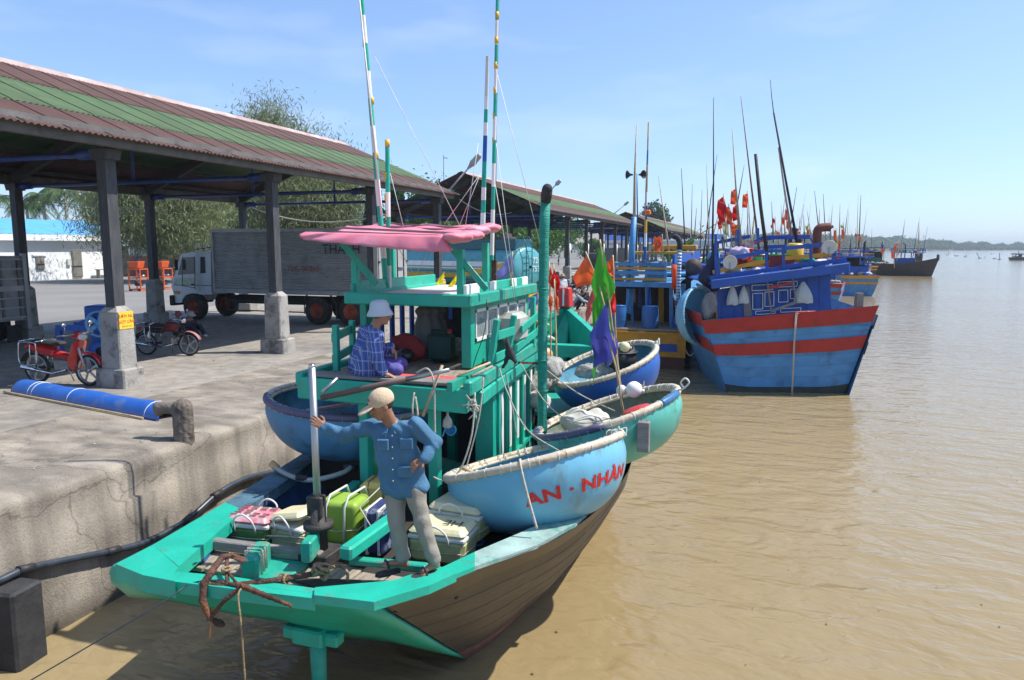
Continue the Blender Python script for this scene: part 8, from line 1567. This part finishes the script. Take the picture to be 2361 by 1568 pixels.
# ---- generic moored boats behind
def moored(label, c, W_, L_, rz, hull, strp, cab, H=1.8, ch=1.7, masts=3, deck=m_wood, seed=1, group='fishing boats moored along the quay', flags_=0, bowrise=1.1, cabpos=.35, label2=None):
    g = random.Random(seed); t = thing('fishing_boat', label, 'fishing boat', c, rz, group); P = dict(local=True)
    def sf(s, u, v): e = (1-max(0, u-.35)**2.2*4.0*.64) if u > .35 else .82+.18*(u/.35); e = max(0, e); return Vector((s*W_/2*e*(1-.28*v*v), -L_/2+L_*u*(1-.10*v*(u > .5))+.5*v*(u < .1), (H+bowrise*max(0, u-.3)**2*2)*(1-v)-.25*v))
    for s in (-1, 1):
        MB().grid(lambda u, v: sf(s, u, v), 16, 5).obj('hull_side', hull, t, **P)
        for v0, v1 in ((0, .12), (.26, .36)): MB().grid(lambda u, v: sf(s, u, v0+(v1-v0)*v)+Vector((s*.03, -.01, .01)), 16, 1).obj('stripe', strp, t, **P)
    MB().grid(lambda u, v: sf(-1, 0, v).lerp(sf(1, 0, v), u), 6, 5).obj('transom', hull, t, **P)
    for v0, v1 in ((0, .14), (.28, .38)): MB().grid(lambda u, v: sf(-1, 0, v0+(v1-v0)*v).lerp(sf(1, 0, v0+(v1-v0)*v), u)+Vector((0, -.03, 0)), 6, 1).obj('stripe', strp, t, **P)
    mb = MB(); mb.grid(lambda u, v: sf(-1, u, .12).lerp(sf(1, u, .12), v), 14, 2).obj('deck', deck, t, **P)
    cy = -L_/2+L_*cabpos; cw_, cl_ = W_*.62, L_*.30; z0 = H-.1; z1 = z0+ch
    for x in (-1, 1):
        MB().box((x*cw_/2, cy, z0+ch*.28), (.06, cl_, ch*.56)).obj('cabin_side', cab, t, **P)
        for y in (-1, 0, 1): MB().box((x*cw_/2, cy+y*cl_/2, (z0+z1)/2), (.12, .12, ch)).obj('cabin_post', cab, t, **P)
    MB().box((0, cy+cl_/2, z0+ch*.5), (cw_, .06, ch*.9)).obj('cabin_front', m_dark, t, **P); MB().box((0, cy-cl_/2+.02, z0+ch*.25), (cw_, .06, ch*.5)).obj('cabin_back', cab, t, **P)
    MB().box((0, cy, z1+.05), (cw_+.8, cl_+1.0, .14), bev=.03).obj('roof', cab, t, **P)
    for x in (-1, 1):
        for zz in (.35, .62): MB().box((x*(cw_/2+.35), cy, z1+zz), (.05, cl_+.9, .10)).obj('rail_board', strp if zz < .5 else cab, t, **P)
    for zz in (.35, .62): MB().box((0, cy-cl_/2-.45, z1+zz), (cw_+.7, .05, .10)).obj('rail_board', strp if zz < .5 else cab, t, **P)
    for x in (-1, -.3, .3, 1):
        for y in (-1, 1): MB().box((x*(cw_/2+.35), cy+y*(cl_/2+.4), z1+.38), (.08, .08, .66)).obj('rail_post', cab, t, **P)
    for k in range(7):
        MB().box((g.uniform(-.45, .45)*cw_, cy+g.uniform(-.4, .4)*cl_, z1+.25), (g.uniform(.3, .7), g.uniform(.3, .6), g.uniform(.2, .4)), 0, Matrix.Rotation(g.uniform(0, 3), 3, 'Z'), bev=.05).obj('deck_gear', g.choice([m_offwhite, m_sack, m_net, m_blue1, m_red, m_ngr, m_bag, m_offwhite]), t, **P)
        MB().sphere((g.uniform(-.4, .4)*W_, -L_/2+g.uniform(.06, .18)*L_, z0+.2), g.uniform(.15, .35), 8, 0, (1, 1, .6)).obj('deck_gear', g.choice([m_net, m_sack, m_offwhite, m_blue1, m_net]), t, **P)
    for k in range(masts):
        x, y = g.uniform(-.4, .4)*W_, cy+g.uniform(-.6, 1.2)*cl_; hh = g.uniform(4, 9.0); dx, dy = g.uniform(-.12, .12)*hh, g.uniform(-.05, .1)*hh
        MB().tube([(x, y, z0), (x+dx*.5, y+dy*.5, z0+hh*.55), (x+dx, y+dy, z0+hh)], [.06, .035, .012], 6).obj('mast', g.choice([m_bamboo, m_darkiron, m_lamp, m_bamboo]), t, **P)
    MB().tube([(W_*.3, cy, z1), (W_*.3, cy, z1+1.3), (W_*.3, cy-.4, z1+1.6)], .09, 8).obj('exhaust', m_blk2, t, **P)
    MB().box((0, L_/2-.25, H+bowrise*.95), (.3, .4, 1.0), taper=.8).obj('stem_head', strp, t, **P)
    return t
MV = [('blue boat just behind the yellow sterned one, ochre stripes', (-4.6, 44, 0), 4.2, 13, .05, m_blue2, m_yelh, m_blue2, 1.8, 1.5), ('royal blue boat close behind the big blue one, tall cabin', (-.2, 45, 0), 4.6, 14, -.05, m_blue2, m_redhull, m_blue1, 2.1, 1.9),
    ('dark blue boat between the far shed and the flag cluster', (-5.0, 60, 0), 4.2, 13, .0, m_bluec, m_yelh, m_blue1, 2., 1.6), ('sky blue boat with ochre stripes in the second row', (-.4, 61, 0), 4.5, 14, .08, m_blue2, m_yelh, m_blue1, 2., 1.9), ('blue boat with red stripes right of the second row', (3.7, 66, 0), 4.4, 13, -.05, m_blue2, m_redhull, m_blue1, 2., 1.7),
    ('blue boat in the third row near the quay', (-4.5, 78, 0), 4.4, 13, .03, m_blue2, m_yelh, m_bluec, 2., 1.9), ('blue boat in the middle of the third row', (1.5, 80, 0), 4.6, 14, -.06, m_blue1, m_redhull, m_blue2, 2., 2.), ('blue boat at the right of the third row', (7.5, 84, 0), 4.5, 13, .1, m_blue2, m_yelh, m_blue1, 2., 1.8),
    ('green cabined boat in the fourth row', (-3.5, 98, 0), 4.6, 14, 0, m_dkhull, m_yelh, m_dgreen, 2., 2.), ('blue boat in the fourth row under the thin masts', (4.0, 102, 0), 4.6, 14, .1, m_blue2, m_yelh, m_blue1, 2., 2.), ('farthest blue boat of the mooring', (11, 112, 0), 4.6, 14, -.1, m_blue2, m_redhull, m_bluec, 2., 2.), ('farthest boat close under the shed end', (-2, 125, 0), 4.6, 14, .1, m_blue1, m_yelh, m_blue1, 2., 2.1)]
for k, a in enumerate(MV): moored(*a, masts=(1, 2, 3, 3, 3, 4, 4, 4, 5, 5, 5, 5)[k], seed=100+k)
p = az(1936, 678, 0); moored('light blue boat with double ochre stripes, bow towards us', (p.x, p.y+6, 0), 3.9, 12, math.pi-.35, m_blue3, m_yelh, m_blue2, 1.7, 1.5, 2, seed=201, group='boats anchored at the river side', bowrise=1.6, cabpos=.45)
p = az(2012, 632, 0); moored('black hulled boat with green cabin and ochre rail', (p.x, p.y+6.5, 0), 6.6, 13, -.1, m_dkhull, m_yelh, m_dgreen, 1.9, 2.2, 2, seed=202, group='boats anchored at the river side')
p = az(1972, 640, 0); moored('small dark boat bow showing beside the light blue boat', (p.x-1, p.y+5, 0), 3.4, 10, math.pi-1.0, m_dkhull, m_yelh, m_dkhull, 1.7, 1.3, 1, seed=203, group='boats anchored at the river side')
p = az(2090, 637, 0); moored('black hulled boat lying side on, bow to the right', (p.x, p.y+3, 0), 4.0, 10.8, -math.pi/2-.2-.35, m_dkhull, m_dkhull, m_bluec, 1.9, 2.0, 3, seed=204, group='boats anchored at the river side', bowrise=1.2, cabpos=.55)
p = az(2352, 600, 0); moored('tiny dark boat at the right picture edge', (p.x, p.y, 0), 3, 7, -1.4, m_dkhull, m_dkhull, m_dkhull, 1.0, 1.0, 0, seed=205, group='boats anchored at the river side', bowrise=.4)
# roofs and tarps between the boats
flag('olive green tarp slanting from a pole over the boats', [(1607, 540), (1598, 560), (1562, 600), (1552, 575)], 36, f_ol, [(1660, 510), (1555, 580)], seed=3, amp=.12, name='tarp', pr=.03)
flag('limp olive cloth left of the slanting tarp', [(1545, 570), (1560, 590), (1540, 605), (1528, 580)], 34, f_ol, None, seed=4, amp=.12, name='tarp')
MB().beam(ay(1553, 598, 31), ay(1612, 587, 34), .1, .35).obj('wide_board', m_blue1, label='royal blue board on the roofs between the blue boats', cat='board'); 
for k, (x, y, Y, w_, h_, d_, m, lb, nm, cat) in enumerate(((1555, 570, 34, 2.0, .2, .6, m_yelh, 'ochre beam lying over the roofs behind the yellow sterned boat', 'beam', 'beam'), (1530, 583, 33, 2.6, .14, .2, m_yelh, 'lower ochre beam beside the striped mast', 'beam', 'beam'), (1612, 626, 33, 1.1, .62, .6, plain('bright_blue_tub', (.05, .08, .55), .4), 'bright blue square tub behind the hung basket boat', 'tub', 'tub'), (1600, 575, 50, 5.0, .16, 3., m_woodgrey, 'grey sheet roof over a moored boat', 'sheet_roof', 'roof'), (1590, 562, 60, 4.5, .6, 2, m_offwhite, 'white inflatable shape among the far boats', 'bundle', 'bundle'))): MB().box(ay(x, y, Y), (w_, d_, h_), bev=.03).obj(nm, m, label=lb, cat=cat)
q = ay(1560, 618, 31); t = thing('winch', 'round dark net winch on a frame behind the cord wrapped pipe', 'winch', q); q2 = ay(1588, 615, 31); MB().beam(q-UP*.02, q2, .12, .16).obj('arm', m_darkiron, t); MB().lathe([(0, -.2), (.34, -.2), (.34, -.1), (.12, -.08), (.12, .08), (.34, .1), (.34, .2), (0, .2)], q2+Vector((.2, -.1, 0)), 22, 0, (.2, -1, 0)).obj('drum', mat('dark_drum', (.10, .07, .055), .7, .3), t); MB().beam((q2.x, q2.y, 1.0), q2, .22, .16).obj('stand', m_dark, t)
# loose masts over the far boats, thin
ORD = ('leftmost', 'second from left', 'third from left', 'fourth from left', 'fifth from left', 'sixth from left', 'seventh from left', 'eighth from left', 'ninth from left', 'tenth from left', 'eleventh from left', 'twelfth from left', 'thirteenth from left', 'fourteenth from left', 'fourteenth from right', 'thirteenth from right', 'twelfth from right', 'eleventh from right', 'tenth from right', 'ninth from right', 'eighth from right', 'seventh from right', 'sixth from right', 'fifth from right', 'fourth from right', 'third from right', 'second from right', 'rightmost')
def order(xs):
    o = sorted(range(len(xs)), key=lambda i: xs[i]); n = len(xs); out = ['']*n
    for r_, i in enumerate(o): out[i] = ORD[r_] if r_ < (n+1)//2 else ORD[27-(n-1-r_)]
    return out
MM = [((1545, 600), (1518, 405), 33), ((1581, 600), (1571, 388), 36), ((1545, 590), (1521, 425), 34), ((1632, 580), (1612, 510), 60), ((1783, 560), (1779, 465), 60), ((1803, 555), (1801, 470), 62), ((1810, 555), (1807, 480), 64), ((1855, 560), (1853, 495), 80), ((1872, 555), (1860, 480), 82), ((1887, 545), (1890, 480), 84), ((1905, 580), (1898, 447), 86), ((1912, 570), (1920, 470), 86), ((1935, 560), (1937, 470), 88), ((1960, 575), (1962, 540), 100), ((1725, 545), (1722, 440), 50), ((1735, 540), (1741, 470), 52), ((1700, 470), (1716, 380), 54), ((1765, 550), (1760, 500), 66), ((1820, 550), (1815, 470), 68), ((1600, 560), (1606, 480), 62), ((1640, 560), (1660, 480), 70), ((1846, 560), (1843, 500), 90), ((1980, 570), (1985, 450), 128), ((2076, 580), (2087, 505), 126), ((2118, 590), (2119, 510), 126), ((1893, 580), (1878, 440), 90), ((1946, 560), (1955, 480), 90)]
mo_ = order([q[0] for p, q, Y in MM])
for k, (p, q, Y) in enumerate(MM):
    m = (m_bamboo, m_darkiron, m_lamp)[k % 3]; MB().tube([ay(*p, Y), ay(*q, Y)], [.045*max(1, Y/50), .012*max(1, Y/50)], 5).obj('pole_mast', m, label='thin bare mast over the crowded moored boats, %s of them by its tip' % mo_[k], cat='mast', group='thin masts over the far boats')
FX = [1813, 1816, 1806, 1784, 1780, 1793, 1863, 1860, 1925, 1928, 1943, 1941, 1935, 2064, 2058, 2068, 2034, 2034.5, 1974, 1983]; ff = order(FX)
for k, (x, y, h, Y, m) in enumerate(((1813, 482, 28, 44, f_or), (1816, 508, 22, 44, f_or), (1806, 500, 20, 46, f_or), (1784, 503, 14, 48, f_rd), (1780, 518, 10, 48, f_or), (1793, 533, 10, 50, f_or), (1863, 528, 22, 60, f_or), (1860, 520, 12, 60, f_lm), (1925, 530, 26, 80, f_or), (1928, 552, 20, 80, f_lm), (1943, 528, 24, 82, f_or), (1941, 518, 10, 82, f_lm), (1935, 555, 30, 82, f_or), (2064, 566, 16, 122, f_or), (2058, 578, 20, 122, f_or), (2068, 560, 8, 122, f_or), (2034, 562, 12, 124, f_pu), (2034, 572, 14, 124, f_or), (1974, 538, 10, 127, f_rd), (1983, 545, 12, 127, f_or), (1517, 545, 34, 33, f_or), (1726, 553, 20, 45, f_or), (1257, 425, 22, 43, f_rd))):
    nm_ = {id(f_or): 'orange', id(f_rd): 'red', id(f_lm): 'lime green', id(f_pu): 'violet'}[id(m)]; w_ = 5 if Y > 40 else 16
    flag('small %s flag over the far moored boats, %s of the small flags' % (nm_, ff[k]) if k < 20 else ('orange pennant above the yellow sterned boat', 'orange flag behind the blue boat rail', 'tiny red flag beside the exhaust pipe top')[k-20], [(x-w_*.6, y), (x+w_*.6, y+2), (x+w_*.5, y+h), (x-w_*.6, y+h-3)], Y, m, [(x+w_*.6, y-5), (x+w_*.8, y+h+20)], 'far %s flags' % nm_ if k < 20 else None, seed=k, amp=.15, pr=.02*max(1, Y/50), ny=5)
# stakes and floats in the river
XS = lambda c: (3100+c/2.37)/1.7348; YS = lambda c: (800+c/2.37)/1.7348
so_ = order([1910, 2127, 1812, 1650, 1988])
for k, (x0, y0, x1, y1) in enumerate(((1910, 500, 1945, 552), (2127, 500, 2130, 562), (1812, 520, 1810, 540), (1650, 488, 1640, 518), (1988, 538, 1988, 550))):
    b_ = az(XS(x1), YS(y1), 0); D = b_.dot(FW); a = ad(XS(x0), YS(y0), D); MB().tube([b_-UP*.5, a], .10, 6).obj('fishing_stake', m_dark, label='thin dark fishing stake standing in the open river, %s one' % so_[k], cat='stake', group='fishing stakes in the river')
fo_ = order([1630, 1693, 1715, 1730, 1802, 2080, 2128, 1940, 2280, 2050])
for k, (x, y) in enumerate(((1630, 522), (1693, 528), (1715, 532), (1730, 530), (1802, 540), (2080, 558), (2128, 564), (1940, 553), (2280, 512), (2050, 512))): b_ = az(XS(x), YS(y), 0); MB().sphere(b_, .6, 8, 0, (1.3, 1, .5)).obj('float', m_dark, label='small dark float on the open river, %s one' % fo_[k], cat='float', group='floats in the river')
# litter and grit on the quay
g = np.random.default_rng(12); n = 900; X = QX-.2-g.random(n)*12; Y = 3+g.random(n)**1.3*26; V, F = leaves(np.stack([X, Y, np.full(n, 1.812)], 1), 1, (0, 0, .002), .022, 1.8, 0, 5, flat=1.)
V[:, 2] = np.clip(V[:, 2], 1.806, 1.83); npobj('quay_litter', npmesh('quay_litter', V, F, mat('grit', (.30, .26, .20), .95, .5, 40)), kind='stuff', label='scattered grit and litter on the quay')
n = 110; P = np.stack([-7.9+g.random(n)**.6*14, 3+g.random(n)**1.4*22, np.full(n, .012)], 1); V, F = leaves(P, 1, (0, 0, .0), .022, 2.2, 0, 6, flat=1.); V[:, 2] = .012+np.abs(V[:, 2]-.012)*.1
npobj('floating_litter', npmesh('floating_litter', V, F, mat('wet_leaf', (.08, .055, .03), .6, .5, 40)), kind='stuff', label='bits of leaf and litter floating on the river')
